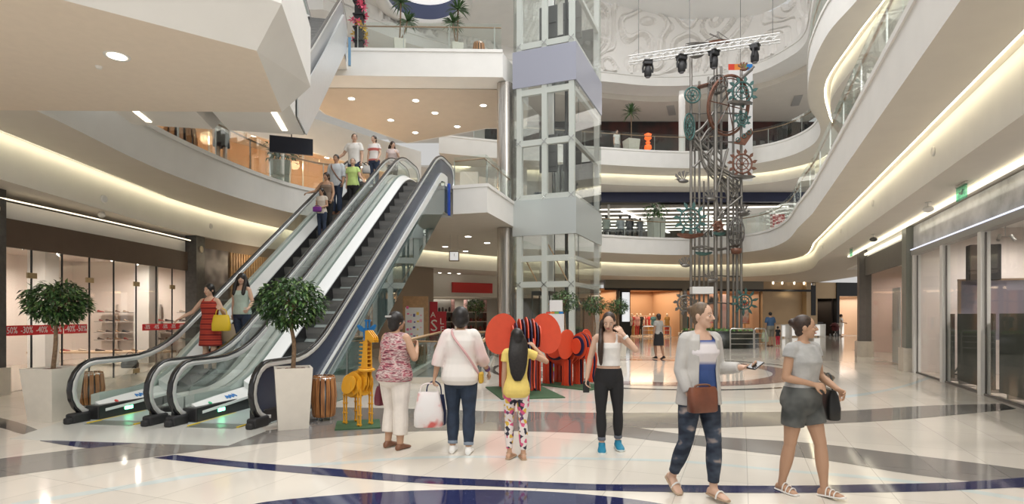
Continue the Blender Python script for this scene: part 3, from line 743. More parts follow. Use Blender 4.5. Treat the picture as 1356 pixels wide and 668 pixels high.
# ------------------------------------------------------------------ left shoe shop
LSF = [(-10.45, 7.5), (-10.33, 11.35), (-10.25, 12.9), (-10.2, 14.5), (-10.18, 16.2), (-10.2, 17.75)]
def seg(b, p, q, z0, z1, t, mi=0, off=0):
    p, q = Vector((*p, 0)), Vector((*q, 0)); d = (q - p).normalized(); n = Vector((-d.y, d.x, 0))
    c = (p + q) / 2 + n * off; b.box((c.x, c.y, (z0 + z1) / 2), ((q - p).length, t, z1 - z0), rz=math.atan2(d.y, d.x), mi=mi)
for i in range(1, len(LSF) - 1):
    n_ = i
    p, q = Vector(LSF[i]), Vector(LSF[i + 1]); m = p.lerp(q, .5)
    b = MB(); seg(b, p, q, 0, 3.0, .012); w_ = b.build('window_%d' % n_, SGLASS, kind='structure')
    for e, t_ in ((p, .012), (m, .01)):
        bb = MB(); bb.box((e.x, e.y, 1.5), (.03, .022, 3.0)); bb.build('joint', BLACKM, w_, world=True)
    for z in (2.45, .1):
        bb = MB(); bb.box((m.x + .01, m.y, z), (.03, .24, .12)); bb.build('patch_fitting', mat('brass_fitting', (.45, .36, .22), .3, .8), w_, world=True)
for i in range(len(LSF) - 1):
    p, q = Vector(LSF[i]), Vector(LSF[i + 1])
    b = MB(); seg(b, p, q, 3.0, 3.58, .08); struct(b, 'trim_header', [BROWN])
b = MB()
for i in range(len(LSF) - 1): seg(b, LSF[i], LSF[i + 1], 3.585, 3.93, .03, off=.06)
struct(b, 'trim_lightbox', [mat('lit_fascia', (.85, .84, .82), .4)])
b = MB(); b.tube([(x + .12, y, 3.95) for x, y in LSF], .016, 6); struct(b, 'trim_light_line', [mat('warm_light_line', (1, 1, 1), .5, emit=(1, .83, .58), es=2.2)])
# piers with beige plinths and round loudspeakers
def pier(x, y, w_, d, rz, lab, m=DARKST, zt=CG, blk=.55, blkm=BLOCK, spk=True):
    b = MB(); b.box((x, y, (zt + blk) / 2), (w_, d, zt - blk), rz=rz); b.box((x, y, blk / 2), (w_ + .1, d + .1, blk), rz=rz, mi=1)
    struct(b, lab, [m, blkm])
SPKW = mat('speaker_bezel', (.62, .52, .38), .4)
def wall_speaker(x, y, z, nx, ny, label, r=.11, mring=SPKW):
    t = thing('wall_speaker', label, 'speaker', (x, y, z), math.atan2(ny, nx), 'round loudspeakers set in the fascia')
    R = Matrix.Rotation(PI / 2, 3, 'Y')
    for nm, prof, m in (('ring', [(r * .62, .02), (r * .8, .035), (r, .02), (r, 0), (r * .62, 0)], mring), ('grille', [(.001, .012), (r * .62, .012), (r * .62, 0), (.001, 0)], BLACKM)):
        b = MB(); b.lathe(prof, (0, 0, 0), 18); b.v = [R @ v for v in b.v]; b.build(nm, m, t)
pier(-10.35, 11.15, .3, .55, 0, 'column_left_near'); pier(-10.15, 18.15, .35, .5, 0, 'column_left_far')
wall_speaker(-10.19, 11.15, 3.72, 1, 0, 'round loudspeaker on top of the dark pier at the left picture edge')
wall_speaker(-9.965, 18.15, 3.72, 1, 0, 'round loudspeaker on top of the dark pier right of the shoe shop')
# interior shell
b = MB(); b.prism([(-16, 8), (-10.5, 8), (-10.3, 20.6), (-16, 20.6)], .004, .01); struct(b, 'floor_shoe_shop', [SHOPFL])
b = MB(); b.prism([(-16, 8), (-10.6, 8), (-10.35, 20.6), (-16, 20.6)], 3.55, 3.6); struct(b, 'ceiling_shoe_shop', [CREAMW])
b = MB(); b.box((-16.1, 14, 1.8), (.2, 14, 3.6)); struct(b, 'wall_shoe_shop_side', [CREAMW])
b = MB(); b.box((-13.1, 20.7, 1.8), (6.2, .2, 3.6)); struct(b, 'wall_shoe_shop_back', [CREAMW])
for i, (x, y) in enumerate(((-13.4, 16.2), (-12.4, 19.2))):
    b = MB(); b.box((x, y, 1.77), (.5, .5, 3.54)); struct(b, 'column_shop_white', [WHITE])
for x_, y_ in ((-14.4, 10.5), (-12.2, 11.5), (-14.6, 14), (-12.2, 14.8), (-14.6, 17.6), (-11.8, 17.9), (-13.2, 19.3)): spot('shoe_shop_spot', (x_, y_, 3.45), 200, (1, .88, .78), 165, .06)
# long table, shelves, shoes
tb = thing('display_table', 'long pale wooden display table inside the shoe shop', 'table', (-13.0, 18.0, 0))
b = MB(); b.box((0, 0, .44), (4.2, .8, .06), bev=.01); b.build('tabletop', mat('pale_wood', (.62, .46, .31), .4, var=.08), tb)
for sx in (-1.9, 1.9):
    for sy in (-.3, .3):
        b = MB(); b.box((sx, sy, .205), (.06, .06, .41)); b.build('leg', STEEL, tb)
shoe_m = [mat('shoe_%d' % i, c, .4) for i, c in enumerate(((.05, .03, .025), (.16, .08, .04), (.30, .20, .12), (.02, .02, .02), (.35, .06, .05), (.5, .42, .34)))]
def shoe_mesh(b, L=.26):
    rs = []
    for t, w_, h in ((0, .028, .07), (.12, .034, .085), (.3, .033, .07), (.55, .04, .05), (.8, .044, .038), (.95, .034, .028), (1, .012, .014)):
        rs.append([Vector(((t - .5) * L, w_ * math.cos(a), max(0.0, h * (.5 + .5 * math.sin(a))))) for a in [2 * PI * j / 10 for j in range(10)]])
    return b.rings(rs)
def shoe(loc, rz, i, where, pos=''):
    b = MB(); shoe_mesh(b); o = b.build('shoe', shoe_m[i % 6]); o.location = loc; o.rotation_euler = (0, 0, rz)
    return tag(o, ['dark brown', 'tan brown', 'beige', 'black', 'red', 'cream'][i % 6] + ' shoe, ' + pos + ' on ' + where, 'shoe', 'shoes displayed ' + where)
sh = 0
for u_, (xc, nm) in enumerate(((-14.3, 'left'), (-12.75, 'middle'), (-11.35, 'right'))):
    t = thing('wall_shelf', '%s glass shoe shelf rack on the back wall of the shoe shop' % nm, 'shelf', (xc, 20.3, 0), 0, 'shelf racks in the shoe shop')
    b = MB(); b.box((0, .22, 1.0), (.05, .05, 2.0)); b.build('upright', STEEL, t)
    for z in (.72, .99, 1.38, 1.70)[:4 if u_ != 1 else 3]:
        b = MB(); b.box((0, .05, z), (1.2, .34, .025)); b.build('shelf_board', mat('shelf_grey', (.42, .38, .35), .35), t)
        for k in range(4):
            shoe((xc - .45 + .3 * k, 20.3 + .02, z + .014), random.uniform(-.7, .7), sh * 7 + sh // 3, 'the %s wall shelf rack, %s row' % (nm, {.72: 'lowest', .99: 'second', 1.38: 'third', 1.70: 'top'}[z]), ('leftmost', 'second from left', 'third from left', 'rightmost')[k]); sh += 1
for k in range(7): shoe((-14.7 + .55 * k, 17.95, .472), random.uniform(-1, 1), k + 3, 'the long pale table', ('leftmost', 'second from left', 'third from left', 'midway', 'third from right', 'second from right', 'rightmost')[k])
for k, (x, y) in enumerate(((-11.3, 12.6), (-11.6, 13.6), (-12.0, 15.2), (-11.6, 16.6), (-11.7, 17.8))):
    t = thing('track_spotlight', 'grey track spotlight on the shoe shop ceiling, number %s from the front' % ['one', 'two', 'three', 'four', 'five'][k], 'spotlight', (x, y, 3.55), .4 * k, 'track spotlights in the shoe shop')
    t['label'] = ['grey ceiling spotlight nearest the left pier in the shoe shop', 'second ceiling spotlight in the shoe shop, above the tree', 'middle ceiling spotlight in the shoe shop', 'fourth ceiling spotlight in the shoe shop window', 'ceiling spotlight farthest right in the shoe shop'][k]
    b = MB(); b.tube([(0, 0, 0), (0, 0, -.18)], .015, 6); b.build('stem', STEEL, t)
    b = MB(); b.tube([(.08, 0, -.14), (-.14, 0, -.34)], .06, 10); b.build('lamp_head', mat('spot_grey', (.35, .34, .33), .4, .5), t)
    b = MB(); b.tube([(-.141, 0, -.341), (-.145, 0, -.345)], .05, 10); b.build('lens', LAMP, t)
# handbags
for k, (x, y, z) in enumerate(((-14.6, 14.2, .01), (-11.0, 18.9, .01), (-11.6, 17.2, .01))):
    t = thing('handbag', ['grey handbag standing low behind the shop window', 'small handbag on the floor below the right shoe shelf', 'dark handbag on the shop floor beside the white column'][k], 'bag', (x, y, z), .3)
    b = MB(); b.rings([[Vector((sx * w_, sy * d, zz)) for sx, sy in ((-1, -1), (1, -1), (1, 1), (-1, 1))] for w_, d, zz in ((.2, .08, 0), (.22, .09, .1), (.16, .05, .3))], smooth=False); b.build('body', shoe_m[1 + k], t)
    b = MB(); b.tube([(.12 * math.cos(a), 0, .29 + .18 * math.sin(a)) for a in [PI * j / 8 for j in range(9)]], .01, 6); b.build('handle', shoe_m[0], t)
# red discount banners stuck on the glass
def banner(p, q, z0, z1, txts, label):
    p, q = Vector((*p, 0)), Vector((*q, 0)); d = (q - p).normalized(); L = (q - p).length; rz = math.atan2(d.y, d.x); c = (p + q) / 2
    t = thing('sale_banner', label, 'banner', (c.x, c.y, z0), rz, 'red discount banners')
    b = MB(); b.box((0, 0, (z1 - z0) / 2), (L, .006, z1 - z0)); b.build('strip', mat('banner_red', (.68, .03, .04), .45), t)
    k = len(txts)
    for i, s in enumerate(txts):
        text(s, (z1 - z0) * .95, mat('banner_white', (.85, .85, .85), .5), ((i + .5) / k * L - L / 2, -.006, (z1 - z0) / 2), (PI / 2, 0, 0), t, 'lettering', .002, world=False, wscale=.72)
X_ = .03
banner((LSF[1][0] + X_, 11.45), (LSF[2][0] + X_, 12.88), 1.18, 1.39, ['-50%', '-30%', '-40%', '-50%'], 'red discount banner on the shop glass left of the potted tree')
banner((LSF[2][0] + X_, 12.92), (-10.2 + X_, 13.55), 1.18, 1.39, ['-40%', '-50%'], 'short red discount banner on the glass behind the potted tree')
banner((-10.18 + X_, 15.55), (-10.2 + X_, 17.6), 1.18, 1.36, ['-30%', '-40%', '-50%', '-30%', '-40%'], 'red discount banner on the shop glass beside the escalator')
# wall beyond the shoe shop: poster and slatted timber
LW2 = [(-10.1, 18.45), (-9.75, 19.7), (-9.2, 21.4), (-8.3, 23.6), (-6.8, 26.8), (-4.2, 30.4)]
b = MB()
for i in range(len(LW2) - 1): seg(b, LW2[i], LW2[i + 1], 0, CG, .15, off=.1)
struct(b, 'wall_left_far', [mat('taupe_wall', (.30, .23, .17), .5)])
b = MB(); seg(b, (-10.06, 18.5), (-9.8, 19.5), .1, 3.8, .04); o = b.build('wall_poster', ramp_mat('portrait_blur', 'noise', [(.35, (.07, .06, .06)), (.5, (.28, .24, .22)), (.62, (.62, .56, .52))], 1.1, .3))
tag(o, 'tall blurred grey and cream poster beside the dark pier', 'poster')
t = thing('timber_screen', 'screen of vertical golden timber slats behind the escalator riders', 'screen', (-9.5, 20.5, 0))
for k in range(16):
    f = k / 15; p = Vector((-9.78, 19.65)).lerp(Vector((-9.25, 21.35)), f)
    b = MB(); b.box((p.x + .04, p.y, 1.9), (.05, .075, 3.75), rz=-.3); b.build('slat', mat('golden_wood', (.55, .33, .16), .45, var=.2, vscale=5), t, world=True)
point('timber_screen_light', (-8.9, 20.3, 3.6), 14, (1, .8, .55))
# ------------------------------------------------------------------ right-hand shops
def P3(u, v, z): x, y = UV(u, v); return Vector((x, y, z))
def ubox(b, u0, u1, v0, v1, z0, z1, mi=0):
    x, y = UV((u0 + u1) / 2, (v0 + v1) / 2); b.box((x, y, (z0 + z1) / 2), (abs(u1 - u0), abs(v1 - v0), z1 - z0), rz=-TH, mi=mi)
for i, v in enumerate((18.85, 16.45, 14.1, 11.7, 9.3)):
    b = MB(); ubox(b, 4.42, 4.58, v - .09, v + .09, 0, 3.28); struct(b, 'column_right_shop', [mat('white_column', (.80, .79, .76), .4)])
for i, (v0, v1) in enumerate(((16.54, 18.76), (14.19, 16.36), (11.79, 14.01), (9.39, 11.61))):
    b = MB(); ubox(b, 4.49, 4.505, v0, v1, .02, 3.26); w_ = b.build('window_%d' % (11 + i), SGLASS, kind='structure')
    b = MB(); ubox(b, 4.485, 4.51, v0, v0 + .035, .02, 3.26); ubox(b, 4.485, 4.51, v1 - .035, v1, .02, 3.26); ubox(b, 4.47, 4.53, v0, v1, .0, .04); b.build('window_frame', GREYP, w_, world=True)
b = MB(); ubox(b, 4.40, 4.60, 8, 18.97, 3.28, 3.42); struct(b, 'trim_beam_right', [mat('beam_grey', (.34, .33, .31), .4)])
ICE = ramp_mat('etched_glass', 'noise', [(.3, (.34, .34, .345)), (.5, (.60, .61, .63)), (.7, (.80, .81, .83))], 1.3, .12, (1, 1, 1.3), 9)
b = MB(); ubox(b, 4.46, 4.54, 8, 18.97, 3.42, 4.09); struct(b, 'trim_etched_fascia', [ICE])
b = MB(); ubox(b, 4.38, 4.42, 8, 18.97, 3.43, 3.45); struct(b, 'trim_blue_light_line', [mat('cool_light_line', (1, 1, 1), .5, emit=(.72, .8, 1), es=.9)])
b = MB(); ubox(b, 4.1, 4.2, 7, 27.3, 4.03, 4.1); struct(b, 'trim_light_tube', [mat('right_light_tube', (1, 1, 1), .5, emit=(1, .93, .72), es=1.15)])
b = MB(); ubox(b, 4.36, 4.42, 19.7, 26.5, 3.9, 3.98); struct(b, 'trim_light_tube_inner', [mat('right_light_tube', (1, 1, 1))])
# vacant unit interior
b = MB(); b.prism([UV(4.62, 8), UV(4.62, 19.2), UV(9.2, 19.2), UV(9.2, 8)], .002, .012); struct(b, 'floor_vacant_shop', [SHOPFL])
b = MB(); b.prism([UV(4.62, 8), UV(4.62, 19.2), UV(9.2, 19.2), UV(9.2, 8)], 3.95, 4.0); struct(b, 'ceiling_vacant_shop', [WHITE])
b = MB(); ubox(b, 9.0, 9.15, 8, 19.2, .01, 4.0); struct(b, 'wall_vacant_shop_back', [PINKW])
b = MB(); ubox(b, 4.6, 9.0, 19.05, 19.2, .01, 4.0); struct(b, 'wall_vacant_shop_side', [PINKW])
for v_ in (10, 12.5, 15, 17.5): spot('vacant_shop_spot', tuple(P3(6.4, v_, 3.9)), 280, (1, .92, .87), 165, .06)
HOARD = mat('dark_hoarding', (.034, .040, .035), .6)
for i, (v0, v1, lab) in enumerate(((16.62, 17.25, 'narrow dark green-grey hoarding panel, leftmost in the vacant shop window'), (14.25, 16.3, 'dark green-grey hoarding panel between the two white columns at right'), (9.4, 13.95, 'wide dark green-grey hoarding panel at the right picture edge'))):
    t = thing('hoarding_panel', lab, 'panel', tuple(P3(4.72, (v0 + v1) / 2, .012)), -TH, 'hoarding panels in the vacant shop')
    b = MB(); b.box((0, 0, .85), (.05, v1 - v0, 1.55), bev=.004); b.build('board', HOARD, t)
    for s in (-.4, .4):
        b = MB(); b.box((.1, s * (v1 - v0), .04), (.3, .06, .08)); b.build('foot', GREYP, t)
t = thing('display_board', 'large grey-violet screen board with wooden frame in the vacant shop', 'screen', tuple(P3(6.75, 17.8, .012)), PI / 2 - TH)
b = MB(); b.box((0, 0, 1.72), (.06, 3.1, 1.5)); b.build('screen', ramp_mat('violet_screen', 'noise', [(.3, (.13, .12, .15)), (.7, (.20, .19, .23))], .5, .4), t)
b = MB(); b.box((0, 0, 2.49), (.1, 3.22, .05)); b.box((0, 1.58, 1.25), (.1, .05, 2.44)); b.box((0, -1.58, 1.25), (.1, .05, 2.44)); b.build('frame', mat('frame_wood', (.26, .18, .12), .5), t)
for s in (-1.4, 1.4):
    b = MB(); b.box((.0, s, .48), (.3, .08, .96)); b.build('foot', GREYP, t)
t = thing('hanging_monitor', 'black box monitor hanging under the ceiling of the vacant shop', 'monitor', tuple(P3(5.42, 16.9, 2.45)), PI / 2 - TH)
b = MB(); b.box((.12, 0, .43), (.28, .62, .86), bev=.02); b.build('casing', BLACKM, t)
b = MB(); b.box((-.04, .2, .43), (.03, .2, .84)); b.build('screen', mat('brown_screen', (.09, .065, .05), .3), t)
b = MB(); b.tube([(.1, 0, .86), (.1, 0, 1.5)], .02, 8); b.build('hanger', STEEL, t)
for k, (u, v) in enumerate(((5.7, 16.6), (5.9, 15.2))):
    t = thing('track_spotlight', ['small twin spotlight hanging beside the black monitor', 'small twin spotlight near the right picture edge'][k], 'spotlight', tuple(P3(u, v, 3.95)), 0)
    b = MB(); b.tube([(0, 0, 0), (0, 0, -.5)], .012, 6); b.tube([(-.12, 0, -.5), (.12, 0, -.5)], .015, 6); b.build('stem', STEEL, t)
    for s in (-1, 1):
        b = MB(); b.tube([(s * .12, 0, -.46), (s * .2, -.04, -.6)], .04, 8); b.build('lamp_head', STEEL, t)
t = thing('wall_socket', 'small white wall box with red button beside the first white column', 'switch', tuple(P3(5.6, 19.04, 1.15)), -TH)
b = MB(); b.box((0, -.03, .1), (.12, .06, .2), bev=.01); b.build('box', PAPER, t); b = MB(); b.box((0, -.07, .14), (.05, .03, .05)); b.build('button', REDP, t)
b = MB(); P_ = [P3(5.55, 18.95, .35), P3(5.5, 18.85, .3), P3(5.42, 18.8, .15), P3(5.3, 18.7, .04), P3(5.2, 18.5, .03), P3(5.3, 18.3, .03)]
b.tube(spline(P_, 5), .025, 6); tag(b.build('cable', BLACKM), 'black cable coiled on the floor behind the first white column', 'cable')
# next shop on the right
b = MB(); ubox(b, 4.3, 4.62, 19.05, 19.5, .67, CG); ubox(b, 4.22, 4.62, 19.0, 19.55, 0, .67, 1); struct(b, 'column_right_pier', [mat('green_grey_pier', (.24, .25, .22), .4), BLOCK])
b = MB(); ubox(b, 4.2, 4.6, 25.3, 25.75, .6, CG); ubox(b, 4.12, 4.66, 25.25, 25.8, 0, .6, 1); struct(b, 'column_right_pier_far', [GREYP, BLOCK])
b = MB(); ubox(b, 4.38, 4.46, 19.5, 25.3, 3.13, 3.82); struct(b, 'trim_header_right', [GREYP])
b = MB(); ubox(b, 4.46, 4.52, 19.5, 25.3, 3.82, CG - .004); struct(b, 'trim_header_right_upper', [WHITE])
b = MB(); ubox(b, 4.42, 4.434, 19.5, 25.3, .02, 3.13); struct(b, 'window_21', [SGLASS])
b = MB(); b.prism([UV(4.7, 19.6), UV(4.7, 30), UV(9, 30), UV(9, 19.6)], .002, .012); struct(b, 'floor_right_shop', [SHOPFL])
b = MB(); ubox(b, 8.6, 8.7, 19.3, 30, .01, CG); ubox(b, 4.7, 8.6, 28.6, 28.7, .01, CG); struct(b, 'wall_right_shop', [mat('rose_wall', (.60, .47, .41), .5)])
b = MB(); b.prism([UV(4.5, 19.3), UV(4.5, 30), UV(9, 30), UV(9, 19.3)], 3.7, 3.75); struct(b, 'ceiling_right_shop', [WHITE])
for v_ in (21, 24, 27): spot('right_shop_spot', tuple(P3(6.4, v_, 3.6)), 170, (1, .88, .78), 165, .06)
t = thing('glass_door_leaf', 'pale frosted glass door leaf with handle in the right shop window', 'door', tuple(P3(4.75, 22.2, .012)), -TH)
b = MB(); b.box((0, 0, 1.25), (.03, 1.0, 2.5)); b.build('leaf', mat('frosted_glass', (.55, .60, .60), .25), t); b = MB(); b.box((-.04, .38, 1.1), (.03, .04, .5)); b.build('handle', STEEL, t)
b = MB(); b.box((-.02, 0, 1.7), (.012, .6, 1.2)); b.build('inset_panel', mat('frost_inset', (.42, .47, .48), .3), t)
for k, (u, v, w_) in enumerate(((8.3, 21.5, 1.6), (8.3, 23.6, 1.6), (8.3, 25.8, 1.6))):
    t = thing('wall_shelf', ['shelf rack of folded goods, nearest in the right shop', 'shelf rack of goods in the middle of the right shop', 'shelf rack farthest back in the right shop'][k], 'shelf', tuple(P3(u, v, .012)), -TH, 'shelf racks in the right shop')
    for z in (.5, 1.0, 1.5, 2.0):
        b = MB(); b.box((0, 0, z), (.4, w_, .03)); b.build('shelf_board', CREAMW, t)
    b = MB(); b.box((.2, 0, 1.1), (.03, w_, 2.2)); b.build('back_panel', PINKW, t)
    for q in range(12):
        z = (.5, 1.0, 1.5, 2.0)[q % 4]; y = -w_ * .36 + (q // 4) * w_ * .36
        b = MB(); b.box((0, 0, .1), (.28, .34, .2), bev=.03); o = b.build('folded_stack', shoe_m[(q * 7 + k) % 6]); o.location = wm(t) @ Vector((-.02, y, z + .016)); o.rotation_euler = (0, 0, -TH)
        tag(o, 'folded goods, %s stack on the %s shelf of the %s rack, right shop' % (('near', 'middle', 'far')[q // 4], ('lowest', 'second', 'third', 'top')[q % 4], ('nearest', 'middle', 'farthest')[k]), 'goods', 'folded goods in the right shop')
# ------------------------------------------------------------------ far ground-floor frontage
FD = Vector((22 - 5.5, 43 - 40, 0)).normalized(); FN = Vector((FD.y, -FD.x, 0)); FRZ = math.atan2(FD.y, FD.x)
def fx(px):
    """distance along the far frontage (from X=5.5, Y=40) that a sight line through px meets"""
    k = (px - CX) / F; return (k * 40 - 5.5) / (FD.x - k * FD.y)
def FP(s, d, z): return Vector((5.5, 40, 0)) + FD * s - FN * d + Vector((0, 0, z))
def fbox(b, s0, s1, d0, d1, z0, z1, mi=0):
    c = FP((s0 + s1) / 2, (d0 + d1) / 2, (z0 + z1) / 2); b.box(tuple(c), (abs(s1 - s0), abs(d1 - d0), z1 - z0), rz=FRZ, mi=mi)
TANW = mat('tan_wall', (.50, .36, .215), .5, var=.04, vscale=1)
b = MB(); fbox(b, fx(801), fx(1010), -.1, .25, 3.55, CG); fbox(b, fx(820), fx(834), -.1, .25, 0, 3.55, 1); fbox(b, fx(903), fx(909), -.1, .25, 0, 3.55); fbox(b, fx(801), fx(1074), -.05, .1, 3.4, 3.56, 1)
struct(b, 'wall_far_portal', [OLIVE, BLACKM])
b = MB(); fbox(b, fx(1010), fx(1021), 0, .4, 0, CG); fbox(b, fx(1021), fx(1068), .5, .7, 0, CG); fbox(b, fx(1068), fx(1074), 0, .6, 0, CG); fbox(b, fx(1021), fx(1068), .0, .55, 0, .7); fbox(b, fx(1080), fx(1107), 0, .4, 2.9, CG); fbox(b, fx(1080), fx(1082.5), 0, .4, 0, 3)
struct(b, 'wall_far_tan', [TANW])
b = MB(); fbox(b, fx(1074), fx(1080), -.03, .4, 1.6, 3.9); fbox(b, fx(1074), fx(1080), 0, .4, 0, 1.6, 1); fbox(b, fx(1107), fx(1110.5), -.1, .3, 0, CG); fbox(b, fx(1110), fx(1140), -.1, .2, 3.1, CG)
struct(b, 'wall_far_black', [BLACKM, TANW])
def room(s0, s1, depth, zc, nm, wallm, flm, power, col):
    b = MB(); fbox(b, s0, s1, .3, depth, .002, .012); struct(b, 'floor_' + nm, [flm])
    b = MB(); fbox(b, s0, s1, .3, depth, zc, zc + .05); struct(b, 'ceiling_' + nm, [wallm])
    
    for q_ in ((s0, s1, depth, depth + .1), (s0 - .1, s0, .3, depth), (s1, s1 + .1, .3, depth)):
        b = MB(); fbox(b, *q_, 0, zc); struct(b, 'wall_' + nm, [wallm])
    c = FP((s0 + s1) / 2, depth / 2, zc - .15); area('light_' + nm, tuple(c), s1 - s0 - .4, power, col, rot=(0, 0, FRZ), sy=depth - .6)
ORW = mat('amber_shop_wall', (.50, .315, .20), .55)
room(fx(834) + .02, fx(903) - .02, 5, 3.5, 'fashion_shop', ORW, SHOPFL, 220, (1, .78, .52))
room(fx(790), fx(820) - .12, 5, 3.5, 'side_shop', ORW, SHOPFL, 80, (1, .78, .52))
room(fx(909) + .1, fx(1010) - .12, 5, 3.4, 'beauty_shop', mat('tan_shop_wall', (.50, .33, .22),   .55), SHOPFL, 170, (1, .80, .60))
room(fx(1082.5) + .1, fx(1107) - .12, 4, 2.88, 'dark_cafe', mat('cafe_dark', (.05, .04, .035), .6), SHOPFL, 20, (1, .8, .6))
room(fx(1110.5) + .1, fx(1150), 4, 3.08, 'bright_shop', mat('bright_tan', (.60, .45, .33), .5), SHOPFL, 80, (1, .92, .82))
# backlit poster totem
t = thing('light_box', 'tall white backlit poster on the black pillar beside the fashion shop', 'light box', tuple(FP((fx(822) + fx(833)) / 2, -.14, 1.2)), FRZ)
b = MB(); b.box((0, 0, 1.0), (.62, .06, 2.15)); b.build('frame', BLACKM, t)
b = MB(); b.box((0, -.035, 1.0), (.56, .012, 2.08)); b.build('poster', ramp_mat('pale_poster', 'noise', [(.35, (.55, .6, .72)), (.5, (.85, .87, .9))], 1.2), t)
pn = MATS['pale_poster'].node_tree.nodes['Principled BSDF']; pn.inputs['Emission Color'].default_value = (.9, .95, 1, 1); pn.inputs['Emission Strength'].default_value = .7
# niche spotlights on the tan wall
for k, px in enumerate((1025, 1037, 1053, 1066)):
    o = MB().tube([FP(fx(px), .1, 3.95), FP(fx(px), .1, CG)], .06, 8).build('downlight', LAMPW); tag(o, '%s small spotlight over the tan niche' % ('first', 'second', 'third', 'fourth')[k], 'light', 'spotlights over the tan niche')
spot('tan_niche_light', tuple(FP(fx(1045), -.2, 3.95)), 60, (1, .85, .6), 120)
wall_speaker(*FP(fx(1077), -.05, 3.97), -FN.x * -1, FN.y, 'round loudspeaker above the black strip on the tan wall')
# counters / bright tables
for k, (p0, p1, d, lab) in enumerate(((1001, 1013, -2.6, 'white sales counter behind the man in the blue shirt'), (1030, 1052, -1.2, 'white lit table, second from the far corner'), (1056, 1072, -1.4, 'white lit table beside the tan wall'))):
    t = thing('sales_counter', lab, 'counter', tuple(FP((fx(p0) + fx(p1)) / 2, d, 0)), FRZ, 'white counters by the tan wall')
    L = fx(p1) - fx(p0)
    b = MB(); b.box((0, 0, .93), (L, .6, .06)); b.build('worktop', ALU, t)
    for s in (-1, 1):
        b = MB(); b.box((s * (L / 2 - .04), 0, .45), (.08, .6, .9)); b.build('side_panel', WHITE, t)
    b = MB(); b.box((0, .2, .5), (L - .1, .04, .8)); b.build('back_panel', mat('lit_white', (.9, .9, .88), .4, emit=(1, .97, .92), es=.5), t)
# posters in the beauty shop
for k, (p0, p1, z0, z1, lab, st) in enumerate(((950, 963, 1.1, 3.3, 'tall fashion portrait poster left behind the kinetic sculpture', [(.4, (.02, .02, .02)), (.5, (.6, .36, .27)), (.62, (.75, .55, .45))]), (968, 976, .6, 3.2, 'narrow pink poster behind the kinetic sculpture', [(.35, (.6, .35, .33)), (.6, (.75, .6, .58))]), (994, 1004, 1.0, 2.6, 'white and red figure poster in an orange frame', [(.4, (.6, .1, .05)), (.52, (.75, .72, .7)), (.65, (.05, .04, .04))]))):
    t = thing('wall_poster', lab, 'poster', tuple(FP((fx(p0) + fx(p1)) / 2, 1.2, z0)), FRZ)
    L = fx(p1) - fx(p0); b = MB(); b.box((0, 0, (z1 - z0) / 2), (L, .03, z1 - z0)); b.build('print', ramp_mat('poster_art_%d' % k, 'noise', st, .9, .4), t)
    b = MB(); b.box((0, .02, (z1 - z0) / 2), (L + .12, .03, z1 - z0 + .12)); b.box((0, .02, -(z0 - .02) / 2), (.08, .03, z0 - .02)); b.build('frame', mat('amber_frame', (.5, .25, .08), .4), t)
# display panels in the bright corner shop
for k, (p0, p1, z0, z1, lab, m) in enumerate(((1111, 1117, .9, 2.9, 'tall white light panel in the bright corner shop', LAMP), (1119, 1137, 1.9, 2.95, 'pale wall panel with arched drawing in the corner shop', PINKW), (1118, 1137, .1, 1.0, 'white glowing low display in the corner shop', mat('lit_white', (1, 1, 1))))):
    b = MB(); d_ = (1.5, 3.2, 1.5)[k]; fbox(b, max(fx(p0), fx(1113)), fx(p1), d_, d_ + .06, z0, z1)
    if k != 1: fbox(b, (fx(p0) + fx(p1)) / 2 - .05, (fx(p0) + fx(p1)) / 2 + .05, d_ + .06, d_ + .1, .014, z1)
    tag(b.build(('lightbox', 'wall_picture', 'glowing_display')[k], m), lab, 'panel')
# ------------------------------------------------------------------ middle shop between escalators and lift
MZ = Vector((-6, 33.2, 0)); MD = Vector((5.5 + 6, 40 - 33.2, 0)).normalized(); MN = Vector((MD.y, -MD.x, 0)); MRZ = math.atan2(MD.y, MD.x)
def mx_(px): k = (px - CX) / F; return (k * 33.2 + 6) / (MD.x - k * MD.y)
def mbox(b, s0, s1, d0, d1, z0, z1, mi=0):
    c = MZ + MD * ((s0 + s1) / 2) - MN * ((d0 + d1) / 2); b.box((c.x, c.y, (z0 + z1) / 2), (abs(s1 - s0), abs(d1 - d0), z1 - z0), rz=MRZ, mi=mi)
b = MB(); mbox(b, mx_(541), 13.4, 0, .2, 2.75, CG); mbox(b, mx_(541), mx_(547), 0, .3, 0, CG, 1); mbox(b, mx_(500), mx_(541), 0, .2, 0, CG, 2)
struct(b, 'wall_middle', [mat('greige_wall', (.74, .70, .62), .5), GREYP, mat('peach_wall', (.80, .64, .52), .5)])
s0, s1 = mx_(548), mx_(652)
b = MB(); mbox(b, s0, 13, 4, 4.1, 0, 3.6); mbox(b, s0, 13, .25, 4, 2.76, 2.8, 0); struct(b, 'wall_middle_shop', [mat('greige_dark', (.36, .33, .29), .55)])
c = MZ + MD * ((s0 + s1) / 2) - MN * 2; area('middle_shop_light', (c.x, c.y, 2.7), 4, 190, (1, .92, .82), rot=(0, 0, MRZ), sy=2.5)
b = MB(); mbox(b, mx_(598), mx_(651), -.12, -.02, 3.0, 3.62); tag(b.build('shop_sign', REDP), 'long blank red sign board above the middle shop', 'sign')
